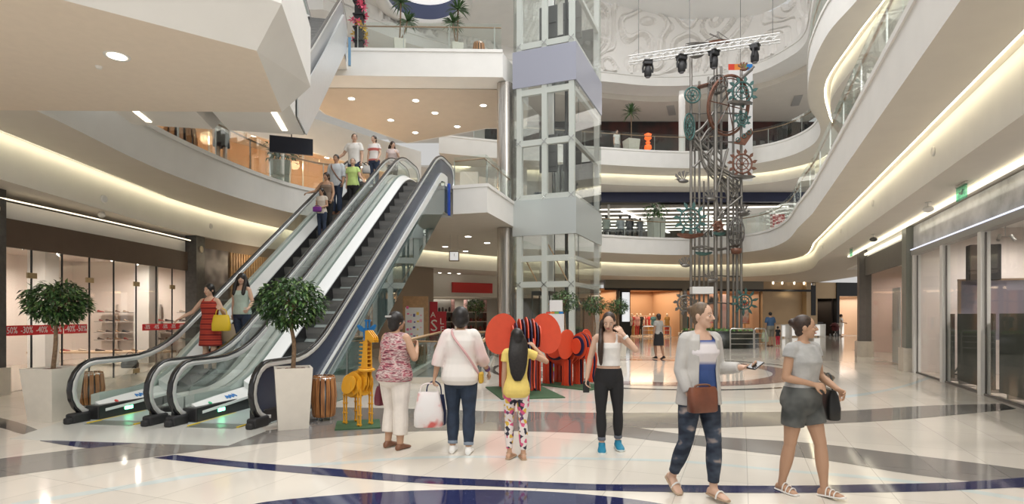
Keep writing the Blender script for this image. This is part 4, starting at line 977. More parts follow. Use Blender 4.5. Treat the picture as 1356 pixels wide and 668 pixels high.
for k, (p0, p1) in enumerate(((569, 607), (624, 650))):
    L = mx_(p1) - mx_(p0); c = MZ + MD * ((mx_(p0) + mx_(p1)) / 2) - MN * .8
    t = thing('shop_shelf', ['dark shelving of small goods left in the middle shop', 'dark shelving of small goods right in the middle shop'][k], 'shelf', (c.x, c.y, .0), MRZ, 'shelving in the middle shop')
    b = MB(); b.box((0, .25, 1.3), (L, .04, 2.6)); b.build('back_panel', mat('shelf_back', (.26, .25, .22), .6), t)
    for z in (.6, 1.2, 1.8):
        b = MB(); b.box((0, 0, z), (L, .5, .04)); b.build('shelf_board', CREAMW, t)
        for q in range(7):
            bb = MB(); hh = random.uniform(.18, .36); bb.lathe([(.06, 0), (.08, hh * .3), (.07, hh * .7), (.03, hh)], n=8)
            o = bb.build('vase', shoe_m[(q * 3 + k) % 6]); o.location = wm(t) @ Vector((-L * .36 + q * L * .12, -.05, z + .024))
            tag(o, 'small ornament, %s on the %s shelf, %s side of the middle shop' % (('leftmost', 'second', 'third', 'central', 'fifth', 'sixth', 'rightmost')[q], {.6: 'low', 1.2: 'middle', 1.8: 'top'}[z], ('left', 'right')[k]), 'ornament', 'ornaments in the middle shop')
    for s in (-1, 1):
        b = MB(); b.box((s * L / 2, .0, 1.3), (.03, .5, 2.6)); b.build('side_panel', mat('mottled_side', (.30, .16, .14), .6, var=.4, vscale=9), t)
for k in range(5):
    px = 553 + k * 12.5; c = MZ + MD * mx_(px) + MN * .5
    o = MB().lathe([(.09, 0), (.09, .012)], n=14).build('downlight', LAMP); o.location = (c.x, c.y, CG - .013); tag(o, '%s ceiling downlight in the row above the middle shop' % ('first', 'second', 'third', 'fourth', 'fifth')[k], 'light', 'downlights above the middle shop')
# SALE poster
c = pt(580, 440, 29.0); t = thing('sale_poster', 'red sale poster standing behind the glass railing', 'poster', (c.x, c.y, 0), 0)
SR = mat('sale_red', (.52, .03, .05), .5); SW = mat('sale_white', (.85, .82, .78), .5)
b = MB(); b.box((-.22, 0, 1.15), (.40, .04, 2.3)); b.box((.2, 0, .9), (.46, .04, 1.8)); b.build('board', SR, t)
for s, sz, x, z in (('A', .40, -.25, 1.62), ('S', .85, -.2, 1.05), ('L', .46, .2, 1.28), ('E', .46, .22, .86), ('-70', .42, .05, .35)): text(s, sz, SW, (x, -.03, z), (PI / 2, 0, 0), t, 'lettering', .004, world=False)
# directory stand
c = pt(550.5, 450, 22.5); t = thing('directory_stand', 'wooden mall directory stand with white map panel', 'sign', (c.x, c.y, 0), .06)
DW = mat('directory_wood', (.40, .24, .12), .45, var=.15)
b = MB(); b.box((0, 0, 1.18), (1.0, .18, 2.36), bev=.01); b.build('cabinet', DW, t)
b = MB(); b.box((-.04, -.095, 1.16), (.72, .012, 1.5)); pb = b.build('map_panel', PAPER, t)
for k in range(26):
    b = MB(); r_ = k // 5
    b.box((-.3 + .13 * (k % 5) + random.uniform(-.02, .02), -.104, .55 + .27 * r_ + random.uniform(-.05, .05)), (random.uniform(.05, .1), .006, random.uniform(.04, .12)))
    b.build('map_mark', mat('map_col_%d' % (k % 5), ((.8, .15, .35), (.85, .3, .45), (.1, .1, .3), (.85, .6, .1), (.8, .4, .5))[k % 5], .5), pb)
# hanging clock sign
c = pt(601.5, 339, 23.5); t = thing('hanging_clock', 'small square clock sign hanging under the second-level landing', 'clock', (c.x, c.y, c.z - .22))
b = MB(); b.box((0, 0, .2), (.42, .1, .42)); b.build('frame', mat('clock_frame', (.25, .18, .11), .4), t)
b = MB(); b.box((0, -.055, .2), (.34, .012, .34)); b.build('dial', mat('dial', (.9, .9, .9), .4, emit=(1, 1, 1), es=.5), t)
b = MB(); b.bar((0, -.065, .2), (.0, -.065, .32), .02, .008); b.bar((0, -.065, .2), (.08, -.065, .16), .02, .008); b.build('hand', BLACKM, t)
for s in (-.15, .15):
    b = MB(); b.tube([(s, 0, .4), (s, 0, FB2 - c.z + .22)], .008, 6); b.build('hanger', STEEL, t)
# ------------------------------------------------------------------ opening with stairs-escalator going down
b = MB()
for (x0, x1, y0, y1) in ((HX0 - .1, HX0, HY0, HY1), (HX1, HX1 + .1, HY0, HY1), (HX0, HX1, HY0 - .1, HY0), (HX0, HX1, HY1, HY1 + .1)):
    b.box(((x0 + x1) / 2, (y0 + y1) / 2, -1.1), (x1 - x0, y1 - y0, 2.5), mi=0)
b.box(((HX0 + HX1) / 2, (HY0 + HY1) / 2, -2.6), (HX1 - HX0, HY1 - HY0, .1))
struct(b, 'wall_stairwell', [mat('well_grey', (.42, .42, .38), .5)])
t = thing('glass_railing', 'glass railing with pale wooden handrail round the floor opening', 'railing', ((HX0 + HX1) / 2, HY0, 0))
ring = [Vector((HX0 - .05, HY1 + .05, 0)), Vector((HX0 - .05, HY0 - .05, 0)), Vector((HX1 + .05, HY0 - .05, 0)), Vector((HX1 + .05, HY1 + .05, 0))]
OAKR = mat('pale_oak_rail', (.52, .34, .19), .4, var=.12)
b = MB()
for i in range(3): b.bar(ring[i] + Vector((0, 0, .56)), ring[i + 1] + Vector((0, 0, .56)), .014, .82)
b.bar(ring[0] + Vector((0, 0, .56)), ring[3] + Vector((0, 0, .56)), .014, .82)
b.build('glass_panels', GREENGLASS, t, world=True)
b = MB()
for i in range(3): b.bar(ring[i] + Vector((0, 0, .07)), ring[i + 1] + Vector((0, 0, .07)), .16, .14)
b.bar(ring[0] + Vector((0, 0, .07)), ring[3] + Vector((0, 0, .07)), .16, .14); b.build('plinth', BLOCK, t, world=True)
b = MB(); z_ = Vector((0, 0, .98)); b.tube([ring[0] + z_, ring[1] + z_, ring[2] + z_, ring[3] + z_, ring[0] + z_], .045, 10, smooth=True); b.build('handrail', OAKR, t, world=True)
for p in (ring[1], ring[2], ring[0], ring[3], (ring[0] + ring[1]) / 2, (ring[2] + ring[3]) / 2, (ring[1] + ring[2]) / 2):
    b = MB(); b.box((p.x, p.y, .53), (.04, .04, .92)); b.build('post', POSTM, t, world=True)
t = thing('descending_escalator', 'escalator descending into the floor opening behind the glass railing', 'escalator', ((HX0 + HX1) / 2, HY1 - .6, -2.5))
for x in (HX0 + .3, HX1 - .3):
    pth = [Vector((x, 20.0, .25)), Vector((x, 20.25, .5)), Vector((x, 20.0, .86)), Vector((x, 19.0, .88)), Vector((x, 18.4, .7)), Vector((x, 14.2, -1.9))]
    b = MB(); b.tube(spline(pth, 5), .045, 8); b.build('handrail', RAILB, t, world=True)
    b = MB(); b.tube([p + Vector((0, 0, -.07)) for p in spline(pth, 5)], .035, 8); b.build('handrail_profile', RAILS, t, world=True)
    b = MB(); b.plate([Vector((x, 20.0, .3)), Vector((x, 20.0, .8)), Vector((x, 19.0, .82)), Vector((x, 18.4, .63)), Vector((x, 14.2, -1.96)), Vector((x, 14.2, -2.4)), Vector((x, 18.6, .05))], (1, 0, 0), .014); b.build('balustrade_panel', GREENGLASS, t, world=True)
b = MB(); b.plate([Vector(((HX0 + HX1) / 2, y, z)) for y, z in ((20.2, -.02), (18.8, -.02), (14.0, -2.3), (14.0, -2.45), (18.8, -.3), (20.2, -.3))], (1, 0, 0), 1.15); b.build('step_band', STEP_M, t, world=True)
# ------------------------------------------------------------------ level two, left: amber shop behind the gallery
AMB = mat('peach_shop_wall', (.82, .50, .30), .55); AMBC = mat('peach_shop_ceiling', (.85, .66, .50), .6)
L2W = [(-15, 12), (-13.2, 17.5), (-11.5, 21.5), (-9.3, 25.2), (-7.0, 28.4), (-5.0, 30.8)]
b = MB()
for i in range(len(L2W) - 1): seg(b, L2W[i], L2W[i + 1], FL2 + .002, 9.6, .12, off=2.4)
struct(b, 'wall_upper_left_shop', [AMB])
b = MB(); o_ = offset([Vector(p) for p in L2W], 2.3); b.prism(L2W + o_[::-1], 9.2, 9.26); struct(b, 'ceiling_upper_left_shop', [AMBC])
b = MB()
for i in range(len(L2W) - 1): seg(b, L2W[i], L2W[i + 1], 8.95, 10.5, .16)
struct(b, 'wall_bulkhead_left', [WHITE])
b = MB()
for i in range(len(L2W) - 1): seg(b, L2W[i], L2W[i + 1], FL2 + .01, 8.95, .014)
w_ = b.build('window_31', SGLASS, kind='structure')
for i in range(len(L2W)):
    bb = MB(); bb.box((L2W[i][0], L2W[i][1], 7.4), (.05, .05, 3.05)); bb.build('mullion', STEEL, w_, world=True)
b = MB(); b.box((-6.9, 17.0, 8.55), (1.7, .1, .75), rz=.5); 
for x, y in ((-10.5, 20.5), (-8.2, 24), (-6.2, 27.2)): point('upper_left_shop_light', (x - 1, y + .9, 8.3), 70, (1, .70, .42))
for k, (x, y) in enumerate(((-12.6, 20.2), (-11.8, 21.9), (-10.6, 23.6), (-9.7, 25.4), (-8.6, 26.9), (-7.4, 28.6))):
    o = MB().lathe([(.11, 0), (.11, .014)], n=14).build('downlight', LAMP); o.location = (x - .3, y + .35, 9.185); tag(o, 'ceiling downlight in the amber upper shop, %s from the left' % ('first', 'second', 'third', 'fourth', 'fifth', 'sixth')[k], 'light', 'downlights in the amber upper shop')
c = pt(386, 193, 17.5); b = MB(); b.box((c.x, c.y, c.z), (1.25, .1, .5), rz=.35)
t = tag(b.build('shop_sign', mat('dark_navy_sign', (.012, .016, .03), .4)), 'dark navy sign board hanging over the upper gallery', 'sign')
b = MB(); b.tube([(.0, 0, .5), (.0, 0, 10.0 - c.z)], .02, 6); b.build('hanger', DARKSTEEL, t)
# ceiling over the left gallery at level two
b = MB(); b.prism([(-8.6, 9.2), (-8.9, 16), (-9.6, 19.5), (-13.1, 18), (-15.5, 12), (-15.5, 9.2)], 9.95, 10.1); struct(b, 'ceiling_gallery_left', [SOFFIT])
# downlights in the tan soffit under the top landing
for k, (px, py) in enumerate(((465.5, 131), (550.5, 133.5), (576, 150), (517.5, 159.5), (605.5, 168), (550, 176), (640, 140))):
    Y = (FB3 - .04 - CH) * F / (HY - py); x = (px - CX) / F * Y
    t = thing('downlight', 'round downlight in the tan landing soffit, ' + ('nearest the escalator head', 'second in the front row', 'in the middle row', 'left of the middle row', 'right of the back row', 'farthest back', 'beside the steel column')[k], 'light', (x, Y, FB3 - .045), 0, 'downlights in the tan soffit')
    b = MB(); b.lathe([(.13, .012), (.17, .0), (.18, .014)], n=16); b.build('bezel', WHITE, t)
    b = MB(); b.lathe([(.125, .004), (.125, .012)], n=16); b.build('lamp', LAMP, t)
    if k in (0, 2, 5): spot('soffit_spot', (x, Y, FB3 - .08), 60, (1, .87, .7), 140)
area('under_landing_bounce', (-4, 24, 6.3), 5, 60, (1, .86, .70), rot=(PI, 0, 0))
# downlight in the bridge soffit
Y = (FB2 - CH) * F / (HY - 71); t = thing('downlight', 'large round downlight in the bridge soffit at upper left', 'light', ((155 - CX) / F * Y, Y, FB2 - .046))
b = MB(); b.lathe([(.11, .012), (.14, 0), (.15, .014)], n=20); b.build('bezel', WHITE, t); b = MB(); b.lathe([(.108, .004), (.108, .012)], n=20); b.build('lamp', LAMPW, t)
Y = (FB2 - CH) * F / (HY - 85); o = MB().lathe([(.03, 0), (.045, .03)], n=12).build('smoke_detector', WHITE); o.location = ((131 - CX) / F * Y, Y, FB2 - .061); tag(o, 'small smoke detector beside the large downlight on the bridge soffit', 'detector')
# downlights under the second-level landing
for k, (px, py) in enumerate(((620, 313.6), (589.5, 327), (616.5, 333), (645, 322))):
    Y = (FB2 - CH) * F / (HY - py); o = MB().lathe([(.13, 0), (.13, .012)], n=16).build('downlight', LAMP); o.location = ((px - CX) / F * Y, Y, FB2 - .013)
    tag(o, 'downlight under the second-level landing, ' + ('nearest the front edge', 'left one at the back', 'right one at the back', 'beside the steel column')[k], 'light', 'downlights under the landing')
spot('under_landing_spot', (-1.6, 24, FB2 - .1), 160, (1, .9, .76), 150)
# back of level two between escalators and lift
b = MB(); b.box((-2.6, 34.0, 8.2), (7, .2, 4.8)); struct(b, 'wall_upper_middle', [WHITE])
b = MB(); b.plate([Vector((-6, 33.6, 10.5)), Vector((-6, 33.6, 9.3)), Vector((.8, 31.6, 7.7)), Vector((.8, 31.6, 8.9))], (.28, 1, 0), .3); struct(b, 'wall_sloping_bulkhead', [SOFFIT])
t = thing('lounge_sofa', 'orange and red striped lounge sofa behind the landing railing', 'sofa', (-2.05, 24.5, FL2))
for z0, z1, m, nm in ((.02, .42, mat('sofa_red', (.65, .10, .05), .7), 'seat'), (.42, .62, mat('sofa_orange', (.80, .35, .06), .7), 'cushion'), (.62, .95, mat('sofa_amber', (.78, .45, .12), .7), 'backrest')):
    b = MB(); b.box((0, .1 if nm == 'backrest' else 0, (z0 + z1) / 2), (1.15, .5 if nm != 'backrest' else .2, z1 - z0), bev=.04); b.build(nm, m, t)
b = MB(); b.box((-2.95, 24.6, FL2 + .45), (.5, .5, .9), bev=.03); tag(b.build('pouffe', mat('dark_green_fabric', (.05, .09, .075), .8)), 'dark green square seat left of the orange sofa', 'seat')
t = thing('info_totem', 'white information totem with thin red and green stripe on the landing', 'sign', (-2.0, 26.5, FL2))
b = MB(); b.box((0, 0, 1.25), (.85, .3, 2.5), bev=.02); b.build('body', WHITE, t); b = MB(); b.box((-.2, -.155, 1.75), (.45, .01, .06)); b.build('stripe', REDP, t); b = MB(); b.box((.2, -.155, 1.75), (.35, .01, .06)); b.build('stripe', mat('stripe_green', (.1, .35, .2), .4), t)
# ------------------------------------------------------------------ level two, far: deep bright shop with light lines
b = MB(); b.box((13, 38.1, 9.54), (23, .3, .64), rz=.0, mi=1); b.box((8.2, 39.9, 9.62), (4.0, .3, .48)); struct(b, 'wall_far_upper_fascia', [OLIVE, mat('navy_fascia', (.016, .022, .065), .4)])
b = MB(); b.prism([(1, 39.8), (26, 39.8), (26, 56), (1, 56)], 9.34, 9.4); struct(b, 'ceiling_far_upper_shop', [mat('far_ceiling', (.36, .33, .29), .6)])
b = MB(); b.box((13, 56.1, 7.6), (26, .2, 3.6)); b.box((.9, 48, 7.6), (.2, 16, 3.6)); b.box((26.1, 48, 7.6), (.2, 16, 3.6)); struct(b, 'wall_far_upper_shop', [WHITE])
b = MB(); b.prism([(1, 40), (26, 40), (26, 56), (1, 56)], FL2 + .0, FL2 + .02); struct(b, 'floor_far_upper_shop', [SHOPFL])
LINE = mat('linear_lamp', (1, 1, 1), .5, emit=(1, .96, .88), es=1.7)
names = ['nearest the navy fascia', 'second from the navy fascia', 'third from the navy fascia', 'fourth from the navy fascia', 'fifth from the navy fascia', 'sixth from the navy fascia', 'seventh from the navy fascia']
for k in range(7):
    y = 40.9 + 1.75 * k; b = MB(); b.bar((2.5, y + .7, 9.29), (19.5, y - .9, 9.29), .11, .08); tag(b.build('linear_lamp', LINE), 'long ceiling light line in the far upper shop, ' + names[k], 'light', 'light lines in the far upper shop')
for k, (p, q) in enumerate((((8.0, 41), (14.4, 52)), ((13.4, 41), (19, 50)))):
    b = MB(); b.bar((*p, 9.19), (*q, 9.19), .22, .08); o = tag(b.build('linear_lamp', LINE), ('left', 'right')[k] + ' diagonal ceiling light line in the far upper shop', 'light', 'light lines in the far upper shop')
b = MB(); b.box((20.4, 40.8, 7.7), (8.5, .1, 3.3)); struct(b, 'wall_far_upper_white', [mat('bright_partition', (.84, .82, .78), .5)])
area('far_upper_shop_light', (20, 38.8, 9.2), 6, 60, (1, .96, .9), rot=(math.radians(-25), 0, 0))
for k, px in enumerate((806, 873)):
    x = (px - CX) / F * 39.2; b = MB(); b.box((x, 39.2, 7.55), (.14, .14, 3.45)); struct(b, 'column_far_upper', [WHITE])
c = pt(1030, 291, 38.5); t = thing('wall_poster', 'red poster with white handbag drawing on the far upper shop wall', 'poster', (c.x, 38.5, FL2 + .02))
b = MB(); b.box((0, 0, 1.9), (.95, .06, 1.5)); b.build('print', mat('poster_red', (.62, .05, .06), .5), t)
b = MB(); b.box((0, -.035, 1.75), (.5, .01, .4)); b.tube([(.2 * math.cos(a), -.035, 1.95 + .24 * math.sin(a)) for a in [PI * j / 10 for j in range(11)]], .02, 6); b.build('handbag_drawing', PAPER, t)
b = MB(); b.box((0, .06, 1.3), (1.05, .05, 2.6)); b.build('stand', WHITE, t)
# third level far bar
b = MB(); b.box((11, 41.6, 13.6), (26, .2, 4.4)); struct(b, 'wall_bar_dark', [ramp_mat('dark_bar_wall', 'noise', [(.42, (.010, .009, .009)), (.75, (.10, .02, .012))], .6, .5)])
b = MB(); x = (903 - CX) / F * 36.0; b.lathe([(.2, FL3), (.2, CL3)], (x, 36.0, 0), 20); struct(b, 'column_third_level', [WHITE])
c = pt(858, 190, 37.5); t = thing('lantern_lamp', 'glowing orange figure-shaped lantern in the dark bar', 'lamp', (c.x, c.y, FL3 + .006))
LG_ = mat('lantern_glow', (.8, .15, .03), .4, emit=(1, .13, .02), es=1.0)
for nm, prof in (('base', [(.2, 0), (.22, 1.0), (.1, 1.1)]), ('body', [(.1, 1.1), (.25, 1.22), (.22, 1.42), (.07, 1.5)]), ('neck', [(.07, 1.5), (.17, 1.6), (.07, 1.72)]), ('shade', [(.07, 1.72), (.24, 1.88), (.2, 2.05), (.25, 2.15), (.05, 2.25)])):
    b = MB(); b.lathe(prof, n=16); b.build(nm, LG_, t)
for k, px in enumerate((1000, 1012, 1024, 1040)):
    Y = 35.6; x = (px - CX) / F * Y; t = thing('bar_stool', 'tall steel bar stool behind the third-level railing, %s from left' % ('first', 'second', 'third', 'fourth')[k], 'stool', (x, Y, FL3), .3, 'bar stools on the third level')
    b = MB(); b.lathe([(.17, .74), (.19, .77), (.17, .8)], n=14); b.build('seat', DARKSTEEL, t)
    b = MB(); b.box((0, .16, 1.0), (.34, .03, .4)); b.build('backrest', GREYP, t)
    for a in range(4):
        b = MB(); b.tube([(.12 * math.cos(a * PI / 2 + .7), .12 * math.sin(a * PI / 2 + .7), .75), (.2 * math.cos(a * PI / 2 + .7), .2 * math.sin(a * PI / 2 + .7), 0)], .014, 6); b.build('leg', STEEL, t)
for k, (px, py) in enumerate(((836, 144), (889, 146), (1055, 133))):
    Y = (CL3 - CH) * F / (HY - py); b = MB(); b.box((0, 0, .02), (.5, 1.9, .04)); o = b.build('ceiling_vent', mat('vent_grey', (.42, .41, .39), .5)); o.location = ((px - CX) / F * Y, Y, CL3 - .045); o.rotation_euler = (0, 0, -.35)
    tag(o, ('left', 'right', 'far right')[k] + ' grey slot vent in the third-level ceiling', 'vent', 'slot vents')
area('third_level_fill', (12, 37, 15.6), 10, 110, (1, .95, .9), sy=3)  # unseen fill, added so the third level is not too dark
area('second_level_far_fill', (10, 34.5, 9.7), 12, 90, (1, .95, .88), sy=2)  # added fill lamp brightening the far second-level gallery
# level two shops along the right side, glimpsed through the railing
b = MB(); ubox(b, 5.3, 5.4, 2, 27, FL2 + .01, CL2); struct(b, 'wall_right_upper_shops', [mat('smoked_shopfront', (.08, .075, .07), .2)])
for k in range(7):
    v = 6 + 3 * k; b = MB(); ubox(b, 5.2, 5.28, v, v + 1.2, FL2 + .5, FL2 + 1.9); ubox(b, 5.2, 5.26, v + 1.4, v + 2.6, FL2 + 2.3, FL2 + 2.5); ubox(b, 5.22, 5.3, v + 2.7, v + 2.95, FL2 + .02, FL2 + 3.6)
    struct(b, 'trim_right_upper_display', [mat('grey_display', (.42, .41, .39), .4)])
x_, y_ = UV(3.8, 15); area('right_gallery_fill', (x_, y_, CL2 - .1), 1.5, 160, (1, .95, .88), rot=(0, 0, -TH), sy=18)  # added fill along the right upper gallery, no visible fitting
# fittings under the right gallery
for k, v in enumerate((12.6, 17.8, 23.2, 28)):
    p = P3(3.275, v, 4.62); wall_speaker(p.x, p.y, p.z, -math.cos(TH), math.sin(TH), 'white round loudspeaker in the right-hand cove, %s' % ('nearest the camera', 'second from the camera', 'third from the camera', 'farthest away')[k], .085, WHITE)
for k, (px, py) in enumerate(((137.5, 264), (279, 300))):
    Y = 11.9 if k == 0 else 17.3; c = pt(px, py, Y); wall_speaker(c.x - .0, c.y, c.z, .98, -.15, 'white round loudspeaker in the left cove, %s' % ('nearer one', 'farther one above the dark pier')[k], .085, WHITE)
t = thing('exit_sign', 'green glowing exit sign hanging near the right shops', 'sign', tuple(P3(3.9, 13.3, CG - .34)), -TH)
b = MB(); b.box((0, 0, .16), (.03, .5, .26)); b.build('panel', glass('exit_glass', (.45, .85, .68), .1, .5), t); b = MB(); b.box((0, 0, .31), (.05, .52, .04)); b.build('housing', STEEL, t)
b = MB(); b.tube([(0, -.06, .22), (-.001, .0, .14), (0, .1, .17)], .02, 6); b.build('running_figure', PAPER, t)
t = thing('exit_sign', 'small green exit sign far along the right ceiling', 'sign', tuple(P3(3.8, 24.5, CG - .34)), -TH)
b = MB(); b.box((0, 0, .16), (.03, .4, .26)); b.build('panel', MATS['exit_glass'], t); b = MB(); b.box((0, 0, .31), (.05, .42, .04)); b.build('housing', STEEL, t)
for k, (u, v) in enumerate(((3.85, 15.2), (3.8, 20.6))):
    t = thing('ceiling_camera', ('white bullet camera by the near exit sign', 'dark dome camera farther along the right ceiling')[k], 'camera', tuple(P3(u, v, CG - .02)), 0)
    b = MB(); b.lathe([(.06, 0), (.06, .018)], n=12); b.tube([(0, 0, 0), (0, 0, -.1)], .015, 6); b.build('mount', STEEL, t)
    b = MB(); b.ball((0, 0, -.14), (.11, .11, .07)); b.build('housing', WHITE if k == 0 else DARKSTEEL, t)
t = thing('ceiling_camera', 'white dome camera on the tan strip above the shoe shop', 'camera', (-10.0, 13.8, CG - .02))
b = MB(); b.ball((0, 0, -.06), (.08, .08, .07)); b.build('housing', WHITE, t); b = MB(); b.lathe([(.06, -.02), (.06, .018)], n=12); b.build('mount', STEEL, t)
# ------------------------------------------------------------------ tall kinetic sculpture
RUST = mat('rusty_red', (.19, .085, .055), .5, .2, var=.25); TEAL = mat('verdigris', (.075, .16, .15), .5, .3, var=.25)
POLE = mat('sculpture_pole', (.27, .255, .235), .35, .7); GUN = mat('gunmetal', (.20, .19, .18), .4, .7)
SY = 28.8
sc_ = thing('kinetic_sculpture', 'tall kinetic steel sculpture of poles, rails, gears, boats and cages', 'sculpture', (pt(948, 400, SY).x, SY, 0))
def sp(px, py, dy=0.0): return pt(px, py, SY + dy)
S_ = SY / F      # metres per pixel at the sculpture
random.seed(11)
for k, (px, top, dy, r) in enumerate(((915, 76, 0, .07), (920, 150, .9, .05), (926, 108, .5, .06), (938, 102, .2, .05), (932, 240, 1.0, .05), (947.5, 66, -.3, .10), (955, 88, .6, .06), (964, 235, -.2, .08), (971, 100, .5, .06), (976, 240, .2, .08), (981.5, 92, 0, .07))):
    p = sp(px, top, dy); b = MB(); b.tube([(p.x, p.y, .9), (p.x, p.y, p.z)], r, 10); b.build('pole', POLE, sc_, world=True)
def rail(pts, r=.045, m=POLE, dys=None):
    P = spline([sp(x, y, (dys[i] if dys else 0)) for i, (x, y) in enumerate(pts)], 6)
    b = MB(); b.tube(P, r, 8)
    off = Vector((0, -.22, .05)); b.tube([p + off for p in P], r, 8)
    for i in range(0, len(P), 3): b.tube([P[i], P[i] + off], r * .6, 6)
    b.build('ball_track', m, sc_, world=True)
rail([(996, 92), (975, 112), (950, 142), (930, 170), (917, 180)], .06)
rail([(917, 180), (925, 190), (935, 176), (950, 165), (958, 150)])
rail([(918, 190), (930, 205), (948, 222), (965, 232), (978, 240)], .05)
rail([(948, 190), (938, 214), (945, 228), (962, 238), (975, 252)], .05)
rail([(925, 186), (929, 214), (940, 232), (956, 246), (964, 262)], .05)
rail([(980, 262), (968, 272), (955, 282), (944, 298), (930, 312)], .05)
rail([(962, 200), (952, 238), (947, 262), (951, 290)], .05)
rail([(915, 330), (930, 328), (950, 332), (972, 326)], .035)
for y in (150, 188, 262, 330, 366, 402):
    b = MB(); pp = [sp(915, y), sp(926, y + 1, .5), sp(948, y - 1, -.3), sp(971, y + 1, .5), sp(981.5, y)]
    b.tube(pp, .03, 6); b.tube([sp(948, y - 1, -.3), sp(964, y, -.2), sp(976, y, .2)], .03, 6); b.build('cross_tie', GUN, sc_, world=True)
for (x0, y0, x1, y1) in ((918, 200, 948, 170), (918, 222, 948, 192), (926, 170, 955, 205), (930, 190, 962, 222), (948, 222, 976, 262), (955, 236, 980, 280), (980, 245, 950, 300)):
    b = MB(); b.tube([sp(x0, y0, .1), sp(x1, y1, .1)], .055, 8); b.build('brace', POLE, sc_, world=True)
def gear(px, py, r, m, pet, yaw=0.0, sq=1.0, dy=-.45, spokes=8, pm=None, petlen=.38):
    c = sp(px, py, dy); R = r * S_; t = bpy.data.objects.new('gear_wheel', bpy.data.meshes.new('gear_wheel'))
    b = MB(); X = Vector((math.cos(yaw) * sq, math.sin(yaw), 0)); Z = Vector((0, 0, 1)); N_ = X.cross(Z).normalized()
    def q(a, rr): return c + X * (math.cos(a) * rr) + Z * (math.sin(a) * rr)
    rin = R * (1 - petlen) if pet else R
    b.tube([q(2 * PI * j / 28, rin) for j in range(28)], .045, 8, closed=True, cap=False)
    b.tube([q(2 * PI * j / 20, rin * .62) for j in range(20)], .03, 6, closed=True, cap=False)
    for j in range(spokes): b.tube([c, q(2 * PI * j / spokes, rin)], .022, 6)
    b.ball(c, .09, 10, 6)
    o = b.build('gear_wheel', m, sc_, world=True)
    bpy.data.objects.remove(t)
    for j in range(pet):
        a = 2 * PI * (j + .3) / pet; w_ = .9 * 2 * PI * rin / pet * .34
        T = (q(a + .01, 1) - q(a, 1)).normalized()
        base, tip = q(a, rin), q(a, R); mid = base.lerp(tip, .55)
        bb = MB(); bb.plate([base - T * w_ * .45, mid - T * w_, tip + T * w_ * .5, mid + T * w_, base + T * w_ * .45], N_, .05); bb.build('petal', pm or m, o, world=True)
gear(983, 122, 21, TEAL, 11); gear(983, 217, 20, RUST, 11, dy=-.5); gear(914, 290, 23, TEAL, 11, dy=-.6, petlen=.42)
gear(913, 168, 17, TEAL, 0, yaw=.3, sq=.5, spokes=10); gear(983, 158, 12, TEAL, 8, dy=-.4)
gear(908, 402, 17, GUN, 9, dy=-.3); gear(986, 400, 19, TEAL, 10, dy=-.2, petlen=.5); gear(917, 126, 10, TEAL, 0, spokes=6)
gear(951, 300, 9, RUST, 7, dy=-.5)
# the great tilted hoop
c = sp(965, 140, -.2); b = MB(); X = Vector((.88, .47, 0)); Z = Vector((.12, -.2, .97)).normalized(); R = 37 * S_
b.tube([c + X * (math.cos(2 * PI * j / 40) * R) + Z * (math.sin(2 * PI * j / 40) * R) for j in range(40)], .07, 8, closed=True, cap=False)
b.tube([c + X * (math.cos(2 * PI * j / 40) * R * .9) + Z * (math.sin(2 * PI * j / 40) * R * .9) for j in range(40)], .03, 6, closed=True, cap=False)
for j in range(6): a = 2 * PI * j / 6; b.tube([c + (X * math.cos(a) + Z * math.sin(a)) * R, c - (X * math.cos(a) + Z * math.sin(a)) * R * .2], .025, 6)
b.build('great_hoop', RUST, sc_, world=True)
def cage(px, py, rx, rz, m, n=8, dy=-.5):
    c = sp(px, py, dy); b = MB(); a_, h_ = rx * S_, rz * S_
    for k in range(n):
        al = PI * k / n; X = Vector((math.cos(al), math.sin(al), 0))
        b.tube([c + X * (math.cos(2 * PI * j / 20) * a_) + Vector((0, 0, math.sin(2 * PI * j / 20) * h_)) for j in range(20)], .022, 6, closed=True, cap=False)
    for zf in (-.5, 0, .5): 
        rr = a_ * math.sqrt(1 - zf * zf); b.tube([c + Vector((math.cos(2 * PI * j / 16) * rr, math.sin(2 * PI * j / 16) * rr, zf * h_)) for j in range(16)], .022, 6, closed=True, cap=False)
    return b.build('wire_cage', m, sc_, world=True)
cage(951, 112, 12, 12, GUN, 7); o = cage(975, 308, 10, 19, GUN)
b = MB(); p = sp(975, 333, -.5); b.lathe([(.1, 0), (.24, .05), (.28, .28), (.24, .28), (.1, .06)], p - Vector((0, 0, .15)), 12); b.build('basket', RUST, o, world=True)
def hull(px, py, L, H, m, dy=-.6, yaw=0.0, mast=False, nm='boat_hull'):
    c = sp(px, py, dy); L *= S_; H *= S_; rs = []; Rm = Matrix.Rotation(yaw, 3, 'Z')
    for t, w_, z in ((-1, .02, .4), (-.7, .55, .1), (-.3, .95, -.1), (0, 1, -.15), (.3, .95, -.1), (.7, .55, .12), (1, .02, .5)):
        W = .28 * w_
        rs.append([c + Rm @ Vector((t * L / 2, x * W, (z if zz < 0 else .5 + abs(t) * .35) * H)) for x, zz in ((-1, 1), (-.6, -1), (.6, -1), (1, 1))])
    b = MB(); b.rings(rs, smooth=False); o = b.build(nm, m, sc_, world=True)
    if mast:
        b = MB(); b.tube([c + Vector((0, 0, H * .3)), c + Vector((-.1, 0, 16 * S_))], .04, 6); b.tube([c + Vector((-.1, 0, 16 * S_)), c + Vector((.55, 0, H))], .015, 6); b.tube([c + Vector((-.1, 0, 12 * S_)), c + Vector((-.7, 0, H))], .015, 6); b.tube([c + Vector((-.5, 0, 13 * S_)), c + Vector((.3, 0, 4 * S_))], .03, 6); b.build('mast', GUN, o, world=True)
hull(925, 62, 34, 5, GUN, nm='wire_boat'); hull(953, 58, 28, 4, RUST, mast=True); hull(922, 75, 22, 6, GUN)
